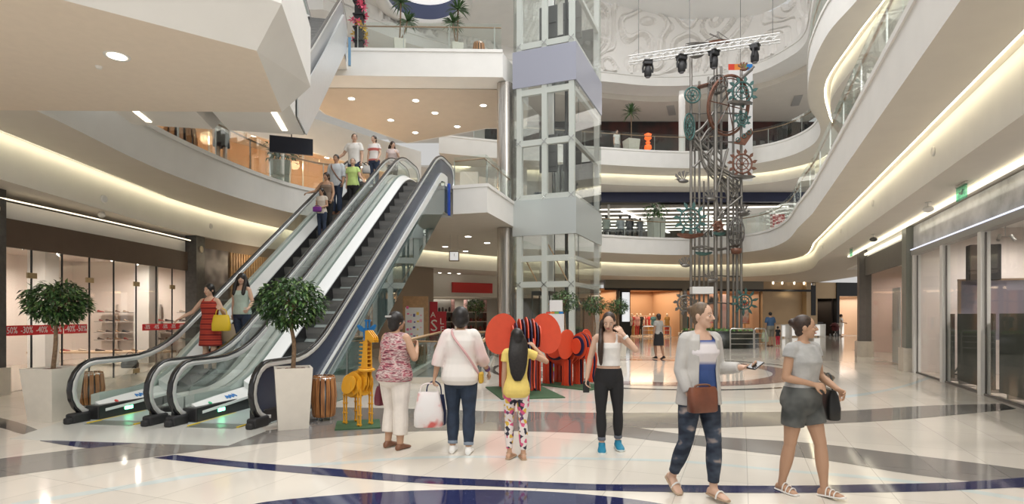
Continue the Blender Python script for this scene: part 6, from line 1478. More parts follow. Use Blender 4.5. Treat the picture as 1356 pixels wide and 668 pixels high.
class Fig:
    """pose: lean (x, y), tw shoulder twist, L/R leg = (thigh dir, shin dir, toe yaw, foot pitch), L/R arm = (upper dir, fore dir, palm normal, curl), head (yaw, pitch, tilt)"""
    def __init__(s, H=1.64, male=False, girth=1.0, lean=(0, 0), tw=0.0, legL=None, legR=None, armL=None, armR=None, head=(0, 0, 0), seat=False):
        s.k = H / 1.66; s.tab = TORSO_M if male else TORSO; s.g = girth; s.male = male
        V = Vector; s.P = V((0, 0, .93)); s.U = V((lean[0], lean[1], 1)).normalized(); s.tw = tw
        st = (V((0, 0, -1)), V((0, .02, -1)), 0.0, 0.0)
        s.leg = {1: legL or st, -1: legR or st}
        ar = (V((.16, .02, -1)), V((.06, -.16, -1)), None, .5); al = (V((-.16, .02, -1)), V((-.06, -.16, -1)), None, .5)
        s.arm = {1: armL or ar, -1: armR or al}; s.J = {}
        for q in (1, -1):
            hip = s.P + V((q * .088 * (1 + (girth - 1) * .5), 0, -.06)); th, shn, ty, pt_ = s.leg[q]
            kn = hip + V(th).normalized() * .40; an = kn + V(shn).normalized() * .395
            s.J['hip', q], s.J['knee', q], s.J['ankle', q] = hip, kn, an
            sw = (.168 if male else .148) * (1 + (girth - 1) * .4)
            sh = s.pos(1.372) + s.xax(1.37) * (q * sw); u, f = s.arm[q][:2]
            el = sh + V(u).normalized() * .275; wr = el + V(f).normalized() * .235
            s.J['sh', q], s.J['el', q], s.J['wr', q] = sh, el, wr
        yw, pi_, ti = head; s.HR = Euler((pi_, ti, yw), 'XYZ').to_matrix()
        s.neck = s.pos(1.45); s.hc = s.pos(1.515) + s.HR @ V((0, -.018, .055))
        s.z0 = 0
        b = MB(); [s.foot(b, q, 0) for q in (1, -1)]; lo = min(v.z for v in b.v); s.lo = lo
    def pos(s, z): return s.P + s.U * (z - .93)
    def xax(s, z):
        a = s.tw * max(0, min(1, (z - .95) / .35)); return Vector((math.cos(a), math.sin(a), 0))
    def tr(s, z):
        t = s.tab
        for i in range(len(t) - 1):
            if t[i][0] <= z <= t[i + 1][0]:
                f = (z - t[i][0]) / (t[i + 1][0] - t[i][0]); return [t[i][j] + (t[i + 1][j] - t[i][j]) * f for j in (1, 2, 3)]
        return list(t[0][1:]) if z < t[0][0] else list(t[-1][1:])
    def ring(s, z, m=0.0, fx_=1.0, n=20, c=None):
        rx_, ry_, yo = s.tr(z); g = 1 + (s.g - 1) * (1.0 if z < 1.33 else .35); X = s.xax(z); Y = Vector((-X.y, X.x, 0)); c = (c or s.pos(z)) + Y * yo
        rx_ = rx_ * g * fx_ + m; ry_ = ry_ * g * fx_ + m; out = []
        for j in range(n):
            a = 2 * PI * j / n; ca, sa = math.cos(a), math.sin(a)
            out.append(c + X * (rx_ * math.copysign(abs(ca) ** .88, ca)) + Y * (ry_ * math.copysign(abs(sa) ** .88, sa)))
        return out
    def torso(s, b, z0, z1, m=0.0, flare=None):
        zs = [z0] + [t[0] for t in s.tab if z0 + .015 < t[0] < z1 - .015] + [z1]
        b.rings([s.ring(z, m + (flare(z) if flare else 0)) for z in zs])
    def limb(s, b, a, c, r0, r1, bulge=0.0, n=12, t1=1.0):
        a, c = Vector(a), Vector(c); P = []; R = []
        for i in range(7):
            t = i / 6 * t1; P.append(a.lerp(c, t)); R.append(r0 + (r1 - r0) * t + bulge * math.sin(PI * min(1, t * 1.25)))
        b.tube(P, R, n)
    def legs(s, b, m=0.0, f1=1.0, loose=0.0, which=(1, -1)):
        g = 1 + (s.g - 1) * .8
        for q in which:
            h, k, a = s.J['hip', q], s.J['knee', q], s.J['ankle', q]
            b.ball(h, .088 * g + m, 12, 8); s.limb(b, h, k, .086 * g + m, .054 * g + m + loose * .3, .006, t1=min(1, f1))
            if f1 > 1:
                b.ball(k, .053 * g + m + loose * .3, 10, 7)
                s.limb(b, k, a, .050 * g + m + loose * .5, .034 * g + m + loose, .013 * (1 if loose < .02 else .3), t1=f1 - 1)
    def arms(s, b, m=0.0, f1=1.0, loose=0.0, which=(1, -1)):
        g = 1 + (s.g - 1) * .7; mm = 1.15 if s.male else 1.0
        for q in which:
            h, k, a = s.J['sh', q], s.J['el', q], s.J['wr', q]
            b.ball(h + Vector((-.012 * q, 0, -.005)), .052 * g * mm + m, 12, 8); s.limb(b, h, k, .046 * g * mm + m, .036 * g * mm + m + loose, .003, t1=min(1, f1))
            if f1 > 1:
                b.ball(k, .036 * g * mm + m + loose, 10, 7); s.limb(b, k, a, .036 * g * mm + m + loose, .025 * mm + m + loose, .004, t1=f1 - 1)
    def foot(s, b, q, m=0.0, sole=False):
        th, shn, ty, pt_ = s.leg[q]; a = s.J['ankle', q]
        R = Matrix.Rotation(ty, 3, 'Z') @ Matrix.Rotation(pt_, 3, 'X'); ks = []
        for t, w_, h in ((-.066, .020, .045), (-.052, .031, .068), (-.01, .034, .084), (.04, .037, .072), (.09, .043, .052), (.135, .042, .038), (.165, .032, .028), (.182, .014, .016)):
            w2, h2 = w_ + m, h + m * 1.5; rs = []
            for j in range(12):
                an = 2 * PI * j / 12; x = w2 * math.cos(an); z = h2 * .5 * (1 + math.sin(an)) if not sole else .012 * (1 + math.sin(an))
                z = min(z, h2)
                t2 = t * (1 + m * 3)
                rs.append(a + R @ Vector((x, -t2, z - .078 - m * .6)))
            ks.append(rs)
        b.rings(ks)
        if not sole: b.tube([a + R @ Vector((0, 0, .02)), a + R @ Vector((0, -.01, -.05))], [.034 + m, .036 + m], 10)
    def hand(s, b, q):
        u, f, nrm, curl = s.arm[q]; w_ = s.J['wr', q]; d = Vector(f).normalized()
        n = Vector(nrm) if nrm is not None else Vector((-q, -.15, 0)); n = (n - d * n.dot(d)).normalized(); sd = d.cross(n) * q    # sd: thumb side
        if sd.dot(Vector((0, -1, .4))) < 0 and nrm is None: sd = -sd
        rs = []
        for t, hw, th in ((-.01, .024, .020), (.02, .030, .017), (.05, .038, .015), (.082, .040, .012)):
            c = w_ + d * t; rs.append([c + sd * (hw * math.cos(2 * PI * j / 12)) + n * (th * math.sin(2 * PI * j / 12)) for j in range(12)])
        b.rings(rs)
        for i, (o, L) in enumerate(((.034, .070), (.0115, .080), (-.0115, .074), (-.034, .058))):
            p = w_ + d * .076 + sd * o; pts = [p - d * .012]; ang = .15; dd = d + sd * (o * 1.2)
            for k in range(3):
                pts.append(p); ang += curl * (.8, .75, .6)[k]; p = p + (dd * math.cos(ang) + n * math.sin(ang)).normalized() * (L * (.42, .32, .26)[k])
            pts.append(p); b.tube(pts, [.009, .0088, .0082, .0078, .0062], 8)
        p = w_ + d * .022 + sd * .024; q1 = p + (d * .6 + sd * .75 + n * .3).normalized() * .04; q2 = q1 + (d * .85 + sd * .25 + n * (.3 + curl * .4)).normalized() * .03; q3 = q2 + (d * .9 + n * (.3 + curl * .5)).normalized() * .024
        b.tube([p - sd * .01, q1, q2, q3], [.013, .0105, .0095, .007], 8)
    def h(s, v): return s.hc + s.HR @ Vector(v)
    def head(s, b):
        hr = s.HR
        b.ball(s.h((0, .008, .018)), (.072, .092, .094), 16, 12, rot=hr); b.ball(s.h((0, -.018, -.035)), (.056, .068, .072), 14, 10, rot=hr)
        b.ball(s.h((0, -.052, -.082)), (.026, .026, .022), 10, 6, rot=hr)
        b.tube([s.h((0, -.084, .012)), s.h((0, -.098, -.012)), s.h((0, -.104, -.028))], [.008, .011, .014], 8)
        for q in (-1, 1):
            b.ball(s.h((q * .074, .010, -.008)), (.010, .020, .030), 8, 6, rot=hr); b.ball(s.h((q * .034, -.066, -.022)), (.022, .018, .018), 8, 6, rot=hr)
        b.tube([s.pos(1.40), s.neck, s.hc + hr @ Vector((0, .012, -.05))], [.058, .047 * (1.15 if s.male else 1), .046], 12)
GROUPS = []
def person(label, fig, loc, rz, skin=0, parts=(), vox=.0062, cat='person'):
    """parts: (name, material, builder(fig, mb), voxel or None)"""
    k = fig.k; t = thing('person' if cat == 'person' else cat, label, cat, loc, rz); t.scale = (k, k, k)
    body = bpy.data.objects.new('body', None)
    bpy.data.objects.remove(body)
    dz = Vector((0, 0, -fig.lo))
    b = MB(); fig.torso(b, .80, 1.44); fig.legs(b, 0, 2.0); fig.arms(b, 0, 2.0); fig.head(b)
    for q in (1, -1): fig.foot(b, q); fig.hand(b, q)
    b.tube([fig.J['sh', -1] + Vector((0, 0, -.005)), fig.pos(1.385), fig.J['sh', 1] + Vector((0, 0, -.005))], [.045, .055, .045], 10)
    b.v = [v + dz for v in b.v]; obj_from(remesh(b, vox), 'body', SKIN[skin] if isinstance(skin, int) else skin, t)
    if cat == 'person':
        for q in (-1, 1):
            b = MB(); b.ball(fig.h((q * .031, -.079, .004)), (.0088, .0068, .0046), 10, 6, rot=fig.HR); b.v = [v + dz for v in b.v]; e = b.build('eye', EYEW, t)
            b = MB(); b.ball(fig.h((q * .031, -.086, .004)), (.0052, .0033, .0046), 8, 6, rot=fig.HR); b.v = [v + dz for v in b.v]; b.build('iris', IRIS, e)
            b = MB(); b.tube([fig.h((q * .016, -.088, .024)), fig.h((q * .034, -.084, .029)), fig.h((q * .05, -.072, .024))], .0019, 6); b.v = [v + dz for v in b.v]; b.build('eyebrow', HAIRBR, t)
        b = MB(); b.tube([fig.h((-.023, -.080, -.056)), fig.h((-.008, -.089, -.053)), fig.h((.008, -.089, -.053)), fig.h((.023, -.080, -.056))], [.003, .0065, .0065, .003], 8); b.v = [v + dz for v in b.v]; b.build('mouth', LIP, t)
    for nm, m, fn, vx in parts:
        b = MB(); fn(fig, b)
        b.v = [v + dz for v in b.v]
        if vx: obj_from(remesh(b, vx, 2), nm, m, t)
        else: b.build(nm, m, t)
    return t
# --- garment builders
def tee(z0=.88, sleeve=.5, m=.014, loose=.012, neck=1.425, flare=None):
    def f(g, b):
        g.torso(b, z0, neck, m, flare)
        if sleeve > 0: g.arms(b, m * .9, sleeve, loose)
        b.tube([g.J['sh', -1], g.pos(1.385), g.J['sh', 1]], [.05 + m * .5, .058 + m * .5, .05 + m * .5], 10)
    return f
def tank(z0=1.0, m=.011, top=1.33, flare=None):
    def f(g, b):
        g.torso(b, z0, top, m, flare)
        for q in (-1, 1):
            X = g.xax(1.37); Y = Vector((-X.y, X.x, 0))
            b.tube([g.pos(top - .02) + X * (q * .085) - Y * .10, g.pos(1.40) + X * (q * .09) - Y * .035, g.pos(1.425) + X * (q * .088) + Y * .01, g.pos(1.40) + X * (q * .09) + Y * .05, g.pos(top - .02) + X * (q * .085) + Y * .09], .018, 8, flat=.6)
    return f
def pants(f1=1.93, m=.012, loose=.0, top=1.02):
    def f(g, b): g.torso(b, .762, top, m); b.ball(g.P + Vector((0, .0, -.13)), (.10 * g.g, .085 * g.g, .06), 12, 8); g.legs(b, m, f1, loose)
    return f
def cuffs(f0=1.86, f1=1.95, m=.02, loose=0.0):
    def f(g, b):
        for q in (1, -1):
            k, a = g.J['knee', q], g.J['ankle', q]; b.tube([k.lerp(a, f0 - 1), k.lerp(a, f1 - 1)], .034 * (1 + (g.g - 1) * .8) + m + loose, 14)
    return f
def skirt(z0, z1=1.04, fl=.06, m=.014):
    def f(g, b):
        rs = []
        for i in range(7):
            z = z1 + (z0 - z1) * i / 6; zz = max(z, .86); rx_, ry_, yo = g.tr(zz); e = m + fl * (i / 6); c = g.pos(z); rs.append([c + Vector(((rx_ * g.g + e) * math.cos(2 * PI * j / 24), (ry_ * g.g + e) * math.sin(2 * PI * j / 24) + yo, 0)) for j in range(24)])
        b.rings(rs)
    return f
def shoes(m=.006, q=None):
    def f(g, b):
        for i in ((1, -1) if q is None else (q,)): g.foot(b, i, m)
    return f
def soles(m=.008, q=1):
    def f(g, b): g.foot(b, q, m, True)
    return f
def hair_short(r=.0, back=.0):
    def f(g, b):
        b.ball(g.h((0, .022, .030)), (.080 + r, .094 + r, .092 + r), 18, 12, rot=g.HR)
        if back: b.ball(g.h((0, .055, -.03)), (.066 + r, .06 + r, .075 + back), 14, 10, rot=g.HR)
    return f
def hair_long(end, width=.11, side=0.0, fwd=.0, r=.0):
    """falls from the crown to height `end` (m above floor at 1.66 m)"""
    def f(g, b):
        hair_short(r, .02)(g, b); rs = []; n = 9; top = g.h((0, .04, .03)); bt = g.pos(end) + Vector((side, .125 * g.g - fwd, 0))
        mid = g.pos(1.34) + Vector((side * .7, .105 * g.g - fwd * .7, 0))
        P = spline([top, g.h((side * .25, .07, -.08)), mid, mid.lerp(bt, .5) + Vector((0, .012, 0)), bt], 3)
        for i, p in enumerate(P):
            t = i / (len(P) - 1); w_ = width * (.62 + .5 * math.sin(PI * min(1, t * .9 + .1))) * (1 if t < .85 else 1 - (t - .85) * 2.6); d = .05 * (1 - .45 * t)
            rs.append([p + Vector((w_ * math.cos(2 * PI * j / 16), d * math.sin(2 * PI * j / 16), 0)) for j in range(16)])
        b.rings(rs)
    return f
def hair_bun():
    def f(g, b): hair_short()(g, b); b.ball(g.h((0, .105, .045)), (.045, .04, .04), 10, 8); b.ball(g.h((0, .04, -.045)), (.05, .055, .05), 10, 8)
    return f
def vec(*a): return Vector(a)
def strap(pts, r=.008, flat=.5):
    def f(g, b): b.tube(spline([p(g) if callable(p) else p for p in pts], 5), r, 6, flat=flat)
    return f
def bagmesh(b, w_, d, h, c=(0, 0, 0), taper=.8):
    c = Vector(c); rs = []
    for t, s1, s2 in ((0, .9, .85), (.05, 1, 1), (.4, 1, 1.05), (.8, taper + .08, .8), (1, taper, .4)):
        rs.append([c + Vector((w_ / 2 * s1 * math.copysign(abs(math.cos(a)) ** .5, math.cos(a)), d / 2 * s2 * math.copysign(abs(math.sin(a)) ** .5, math.sin(a)), t * h)) for a in [2 * PI * j / 20 for j in range(20)]])
    b.rings(rs)
def hand_world(t, fig, q, off=(0, 0, 0)):
    u, f = fig.arm[q][:2]; p = fig.J['wr', q] + Vector(f).normalized() * .075 + Vector(off) - Vector((0, 0, fig.lo)); return wm(t) @ p
def bag(name, label, top, w_, d, h, m, mh, drop=.12, rz=0.0, cat='bag', taper=.8, hw=.3):
    """bag hanging by its handle from the point `top`"""
    t = thing(name, label, cat, (top.x, top.y, top.z - h - drop), rz)
    b = MB(); bagmesh(b, w_, d, h, taper=taper); b.build('body', m, t)
    b = MB(); b.tube(spline([(-w_ * hw, 0, h * .96), (-w_ * hw * .8, 0, h + drop * .7), (0, 0, h + drop), (w_ * hw * .8, 0, h + drop * .7), (w_ * hw, 0, h * .96)], 5), .009, 6); b.build('handle', mh, t)
    return t
def gpos(px, py): p = on_floor(px, py); return (p.x, p.y, 0)
# 1 woman in the patterned sleeveless top, seen from behind
PAT = ramp_mat('patterned_knit', 'noise', [(.34, (.12, .03, .05)), (.43, (.42, .12, .15)), (.50, (.62, .50, .47)), (.57, (.20, .06, .08)), (.66, (.55, .46, .43))], 17, .85, (.55, .55, 2.4), 2)
CREAM = cl('cream', (.74, .68, .62)); DENIM = cl('denim', (.020, .034, .062), .8, .25); BLK = cl('black', (.012, .012, .014)); WHT = cl('white', (.78, .76, .73))
f1 = Fig(1.61, girth=1.27, lean=(0, -.04), legL=(vec(0, -.12, -1), vec(.0, .16, -1), 0, 0), legR=(vec(-.03, .06, -1), vec(0, .02, -1), 0, 0),
         armR=(vec(-.50, -.05, -1), vec(.45, -.75, .55), vec(1, 0, .3), .7), armL=(vec(.26, .0, -1), vec(.10, -.42, -.9), None, .8), head=(-.25, -.05, 0))
BRN = mat('brown_leather', (.20, .09, .05), .45)
p1 = person('person in a pink patterned sleeveless top and white cropped trousers, walking away', f1, gpos(523, 594), math.radians(150), 1, (
    ('trousers', CREAM, pants(1.72, .018, .03, 1.0), .009), ('top', PAT, tee(.84, 0, .020, 0, 1.43, lambda z: .03 * max(0, 1.1 - z)), .009), ('hair', HAIRB, lambda g, b: (hair_bun()(g, b), hair_short(.012, .02)(g, b)), .009),
    ('hair_clip', mat('silver_clip', (.6, .6, .6), .3, .6), lambda g, b: b.box(g.h((0, .128, .07)), (.09, .03, .025), bev=.008), None),
    ('shoe', BRN, shoes(.005, 1), .009), ('shoe', BRN, shoes(.005, -1), .009)))
bag('handbag', 'maroon handbag hanging from the arm of the woman in the patterned top', hand_world(p1, f1, 1, (.06, .0, .02)), .26, .12, .24, mat('maroon_leather', (.13, .015, .03), .35), mat('maroon_leather', (.1, .1, .1)), .10, math.radians(60))
# 2 person in the white shirt with shopping bags
SHIRT = ramp_mat('white_pink_shirt', 'noise', [(.42, (.76, .72, .68)), (.58, (.74, .56, .55))], 1.6, .85, (1, 1, 1.2))
f2 = Fig(1.66, girth=1.12, legL=(vec(0, -.1, -1), vec(0, .12, -1), 0, 0), legR=(vec(-.02, .05, -1), vec(0, .1, -1), 0, 0),
         armR=(vec(-.32, -.16, -1), vec(-.25, -.7, -.75), vec(.7, .1, -.4), .5), armL=(vec(.36, .10, -1), vec(.22, .0, -1), vec(-1, 0, 0), .9), head=(.1, .05, 0))
PINK = mat('pink_strap', (.62, .36, .36), .6)
p2 = person('person in a loose white shirt and cuffed jeans, seen from behind carrying shopping bags', f2, gpos(610, 600), math.radians(176), 1, (
    ('jeans', DENIM, pants(1.9, .013, .004), .009), ('jean_cuff', cl('denim_light', (.22, .26, .32)), cuffs(1.82, 1.93, .022), .009),
    ('shirt', SHIRT, tee(.80, 1.45, .026, .013, 1.43, lambda z: .02 * max(0, 1.2 - z)), .010), ('hair', HAIRB, lambda g, b: (hair_short(.016, .02)(g, b), b.ball(g.h((0, .035, -.02)), (.104, .085, .095), 16, 10)), .009),
    ('strap', PINK, strap((lambda g: g.J['sh', 1] + Vector((-.06, 0, .07)), lambda g: g.pos(1.36) + Vector((.06, .15, 0)), lambda g: g.pos(1.15) + Vector((-.10, .17, 0)), lambda g: g.pos(.93) + Vector((-.22, .06, 0))), .014), None),
    ('pouch', mat('yellow_pouch', (.55, .33, .03), .5), lambda g, b: b.box(g.pos(.88) + Vector((-.245, .03, 0)), (.05, .13, .13), bev=.02), None),
    ('bracelet', mat('purple_band', (.10, .03, .14), .5), lambda g, b: b.tube([g.J['wr', -1] + Vector((0, 0, .004)) + Vector(g.arm[-1][1]).normalized() * q for q in (-.035, .0)], .036, 12), None),
    ('shoe', WHT, shoes(.006, 1), .009), ('shoe', WHT, shoes(.006, -1), .009)))
hw_ = hand_world(p2, f2, 1)
PLB = ramp_mat('plastic_bag', 'noise', [(.40, (.74, .71, .70)), (.56, (.74, .66, .65)), (.64, (.62, .12, .11))], 4.5, .4)
t = bag('shopping_bag', 'white and red plastic shopping bag carried in the hand of the person in white', hw_ + Vector((-.05, -.03, 0)), .34, .17, .40, PLB, PLB, .10, .1, taper=.72)
t = bag('shopping_bag', 'dark blue bag behind the white plastic shopping bag', hw_ + Vector((-.02, .18, 0)), .30, .13, .36, mat('navy_bag', (.02, .03, .09), .5), mat('navy_bag', (0, 0, 0)), .16, .1)
# 3 girl in yellow
YT = cl('yellow', (.76, .58, .16)); FLW = ramp_mat('flower_leggings', 'voronoi', [(0, (.72, .66, .64)), (.35, (.62, .10, .22)), (.5, (.03, .03, .05)), (.64, (.72, .66, .64)), (.78, (.65, .42, .06)), (.9, (.16, .07, .16))], 22, .8, const=True)
f3 = Fig(1.43, girth=.9, legL=(vec(.02, -.14, -1), vec(0, .12, -1), -.5, 0), legR=(vec(.0, .04, -1), vec(0, .06, -1), .05, 0), lean=(-.02, 0),
         armR=(vec(-.85, -.1, -.42), vec(.62, -.35, .78), vec(.5, -.6, -.6), .5), armL=(vec(.10, .02, -1), vec(.02, -.12, -1), None, .6), head=(.15, .02, .05))
# seen from behind her own right arm is on the picture's right
SAND = mat('sandal_leather', (.42, .30, .20), .5)
p3 = person('girl in yellow t-shirt and flowered leggings, long black hair, hand raised to her head', f3, gpos(684, 608), math.radians(186), 1, (
    ('leggings', FLW, pants(1.88, .007), .008), ('t_shirt', YT, tee(.80, .42, .016, .016, 1.425, lambda z: .03 * max(0, 1.1 - z)), .008), ('hair', HAIRB, hair_long(1.02, .115, 0, 0, .004), .008),
    ('sandal', SAND, soles(.008, 1), None), ('sandal', SAND, soles(.008, -1), None),
    *[('sandal_strap', SAND, (lambda q: lambda g, b: (b.tube([g.J['ankle', q] + Vector((.040 * math.cos(a), .042 * math.sin(a) - .005, -.01)) for a in [2 * PI * j / 12 for j in range(13)]], .006, 6)))(q), None) for q in (1, -1)]))
# 4 girl in the white tank top
f4 = Fig(1.62, girth=.95, lean=(.0, -.03), legL=(vec(.07, .08, -1), vec(.02, .22, -1), .15, -.0), legR=(vec(-.02, -.07, -1), vec(.03, .05, -1), -.05, 0),
         armL=(vec(.50, -.55, -.45), vec(-.60, .14, .78), vec(-.6, .6, .3), .35), armR=(vec(-.30, .06, -1), vec(-.16, -.18, -1), vec(.9, -.2, 0), .7), head=(-.12, .38, .06))
SNK = mat('blue_sneaker', (.012, .20, .33), .6); SNS = mat('sneaker_sole', (.62, .68, .66), .5)
p4 = person('person in white tank top, black jeans and blue sneakers, hand to her face', f4, gpos(806, 597), math.radians(-6), 0, (
    ('jeans', BLK, pants(1.84, .009, 0, 1.0), .008), ('jean_cuff', cl('cuff_grey', (.13, .14, .17)), cuffs(1.76, 1.88, .017), .008), ('tank_top', WHT, tank(1.03, .012, 1.31), .008),
    ('hair', HAIRBR, lambda g, b: (hair_long(1.12, .10, -.03, .02)(g, b), b.tube(spline([g.h((-.03, .02, .08)), g.h((-.078, -.01, .0)), g.h((-.085, -.03, -.10)), g.pos(1.33) + Vector((-.10, -.135, 0)), g.pos(1.2) + Vector((-.105, -.155, 0)), g.pos(1.04) + Vector((-.10, -.145, 0))], 4), [.03] * 4 + [.042] * 8 + [.05] * 5 + [.044, .036, .03, .012], 10, flat=.7)), .008), ('wristband', WHT, lambda g, b: b.tube([g.J['wr', 1] - Vector(g.arm[1][1]).normalized() * q for q in (.03, .06)], .034, 12), None),
    ('sneaker', SNK, shoes(.009, 1), .008), ('sneaker', SNK, shoes(.009, -1), .008), ('sneaker_sole', SNS, soles(.014, 1), None), ('sneaker_sole', SNS, soles(.014, -1), None)))
h_ = hand_world(p4, f4, -1, (.0, -.02, -.02)); b = MB(); b.box((0, 0, .07), (.075, .012, .14), bev=.006); b.box((0, -.007, .07), (.066, .002, .12)); o = b.build('phone', BLACK); o.location = h_ - Vector((0, 0, .08)); tag(o, 'dark phone held low in the hand of the girl in the white top', 'phone')
# 5 woman in the grey cardigan
CARD = cl('cardigan', (.50, .485, .465)); RIP = ramp_mat('ripped_jeans', 'noise', [(.42, (.018, .026, .045)), (.60, (.055, .075, .11)), (.74, (.46, .38, .34))], 6, .8, (1, 1, 1.6))
TOPB = ramp_mat('white_blue_top', 'wave_z', [(.0, (.03, .07, .22)), (.6, (.05, .09, .28)), (.8, (.70, .66, .68))], .62, .8, (1, 1, 1), 1.5)
f5 = Fig(1.665, girth=1.02, lean=(.0, -.04), legL=(vec(.02, -.20, -1), vec(.0, .02, -1), .05, 0), legR=(vec(-.04, .10, -1), vec(-.02, .55, -1), -.1, .45),
         armR=(vec(-.20, .0, -1), vec(.12, -.45, -1), vec(1, 0, .1), .7), armL=(vec(.20, .05, -1), vec(.35, -1, .12), vec(-.3, .1, .9), .5), head=(.45, .05, 0))
p5 = person('person in an open grey cardigan and ripped jeans with a phone in her hand', f5, (gpos(928, 662)[0], gpos(928, 662)[1] + .05, 0), math.radians(18), 0, (
    ('jeans', RIP, pants(1.90, .011), .008), ('top', TOPB, tank(.95, .014, 1.36), .008),
    ('cardigan', CARD, lambda g, b: (g.arms(b, .013, 1.85, .006), [b.rings([[c + X_ for X_ in sec] for c, sec in zip([g.pos(z) for z in (.80, .95, 1.1, 1.25, 1.36, 1.41)], [[Vector((q * rr * math.cos(a), rr * .78 * math.sin(a), 0)) for a in [-1.05 + 2.6 * j / 12 for j in range(13)]] + [Vector((q * (rr - .016) * math.cos(a), (rr * .78 - .016) * math.sin(a), 0)) for a in [1.55 - 2.6 * j / 12 for j in range(13)]] for rr in (.21, .195, .178, .182, .17, .115)])]) for q in (1, -1)], b.tube([g.J['sh', -1], g.pos(1.39) + Vector((0, .02, 0)), g.J['sh', 1]], [.056, .062, .056], 10)), .008),
    ('hair', HAIRD, hair_bun(), .008), ('sandal', SAND, soles(.008, 1), None), ('sandal', SAND, soles(.008, -1), None),
    *[('sandal_strap', WHT, (lambda q: lambda g, b: (b.tube([g.J['ankle', q] + Matrix.Rotation(g.leg[q][3], 3, 'X') @ Vector((.046 * math.cos(a), -.09, -.074 + .062 * math.sin(a))) for a in [PI * j / 10 for j in range(11)]], .008, 6)))(q), None) for q in (1, -1)]))
h_ = hand_world(p5, f5, 1); b = MB(); b.box((0, 0, .006), (.08, .15, .012), bev=.004); o = b.build('phone', BLACK); o.location = h_ + Vector((.02, -.03, .012)); o.rotation_euler = (.35, .1, -.9); tag(o, 'dark phone held out by the woman in the grey cardigan', 'phone')
bag('handbag', 'brown leather handbag held by the woman in the grey cardigan', hand_world(p5, f5, -1, (.07, -.04, .17)), .27, .11, .21, mat('tan_leather', (.17, .055, .028), .4, var=.2), BRN, .02, math.radians(20), taper=.95)
# 6 woman in grey shirt and shorts
GT = cl('grey_tee', (.42, .42, .415), .8, .12); SHO = ramp_mat('dark_shorts', 'noise', [(.4, (.045, .05, .05)), (.65, (.13, .135, .13))], 5, .85)
f6 = Fig(1.585, girth=1.04, lean=(0, -.02), legL=(vec(.05, -.28, -1), vec(.0, -.10, -1), .1, -.12), legR=(vec(-.03, .12, -1), vec(-.02, .22, -1), -.05, 0),
         armR=(vec(-.22, .05, -1), vec(.75, -.62, -.22), vec(.2, .6, -.6), .5), armL=(vec(.24, -.05, -1), vec(-.12, -.85, -.42), vec(-.8, .2, -.2), .7), head=(.75, .0, 0))
p6 = person('person in a grey t-shirt and dark shorts with a black shoulder bag', f6, (gpos(1062, 654)[0], gpos(1062, 654)[1], 0), math.radians(24), 1, (
    ('shorts', SHO, pants(.55, .022, .03, 1.02), .009), ('t_shirt', GT, tee(.92, .30, .018, .016, 1.40), .009), ('hair', HAIRBR, hair_bun(), .008),
    ('sandal', WHT, soles(.008, 1), None), ('sandal', WHT, soles(.008, -1), None),
    *[('sandal_strap', WHT, (lambda q, yy, hh: lambda g, b: (b.tube([g.J['ankle', q] + Matrix.Rotation(g.leg[q][3], 3, 'X') @ Vector((.046 * math.cos(a), -yy, -.074 + hh * math.sin(a))) for a in [PI * j / 10 for j in range(11)]], .006, 6)))(q, yy, hh), None) for q in (1, -1) for yy, hh in ((.04, .082), (.08, .066), (.12, .052))]))
bag('handbag', 'black shoulder bag hanging at the side of the woman in shorts', wm(p6) @ (f6.J['el', 1] + Vector((.12, -.0, .02)) - Vector((0, 0, f6.lo))), .32, .13, .27, mat('black_leather', (.012, .012, .012), .35), BLACK, .14, math.radians(80))
# ------------------------------------------------------------------ riders on the left escalator
D1 = Vector((-math.sin(A1), math.cos(A1), 0))
def on_esc(r, i, off=0.0):
    s = S0 + .1 + (i + .5) * TREAD; z = zstep(s, FL2)
    p = O1 + R1 * r + D1 * (s + off); return (p.x, p.y, z + .008)
EA = A1       # facing down the run
RED = ramp_mat('red_banded_dress', 'wave_z', [(0, (.36, .03, .02)), (.55, (.55, .07, .035)), (.8, (.20, .015, .012))], 3.2, .8, (1, 1, 1), .6)
def rail_arm(q, dx=.75, dz=-.55): return (vec(q * dx, -.25, dz), vec(q * .45, -.8, -.30), vec(0, 0, -1), .6)
g = Fig(1.66, legL=(vec(0, -.05, -1), vec(0, .04, -1), 0, 0), armR=(vec(-.55, -.28, -.78), vec(-.62, -.62, -.50), vec(0, 0, -1), .6), armL=(vec(.42, .1, -.9), vec(.35, -.9, .35), None, .6), head=(-.15, .15, 0))
r1 = person('person in a red banded dress on the escalator, hand on the left rail', g, on_esc(.50, 1), EA, 0, (
    ('dress', RED, lambda g, b: (tank(.80, .013, 1.36)(g, b), skirt(.52, .92, .03, .014)(g, b)), .009), ('hair', HAIRB, hair_short(.006, .02), .009), ('shoe', BLK, shoes(.006, 1), .009), ('shoe', BLK, shoes(.006, -1), .009)))
bag('handbag', 'bright yellow shoulder bag of the woman in the red dress', wm(r1) @ (g.J['el', 1] + Vector((.03, -.12, .10)) - Vector((0, 0, g.lo))), .32, .14, .30, mat('yellow_bag', (.72, .50, .02), .45), mat('yellow_bag', (0, 0, 0)), .12, .2)
MINT = cl('mint', (.45, .56, .50)); JEA = cl('jeans', (.03, .045, .085), .8, .2)
g = Fig(1.60, girth=.96, armL=(vec(.3, .05, -1), vec(.1, -.7, -.5), None, .6), armR=(vec(-.16, .05, -1), vec(0, -.1, -1), None, .6), head=(.35, .05, 0))
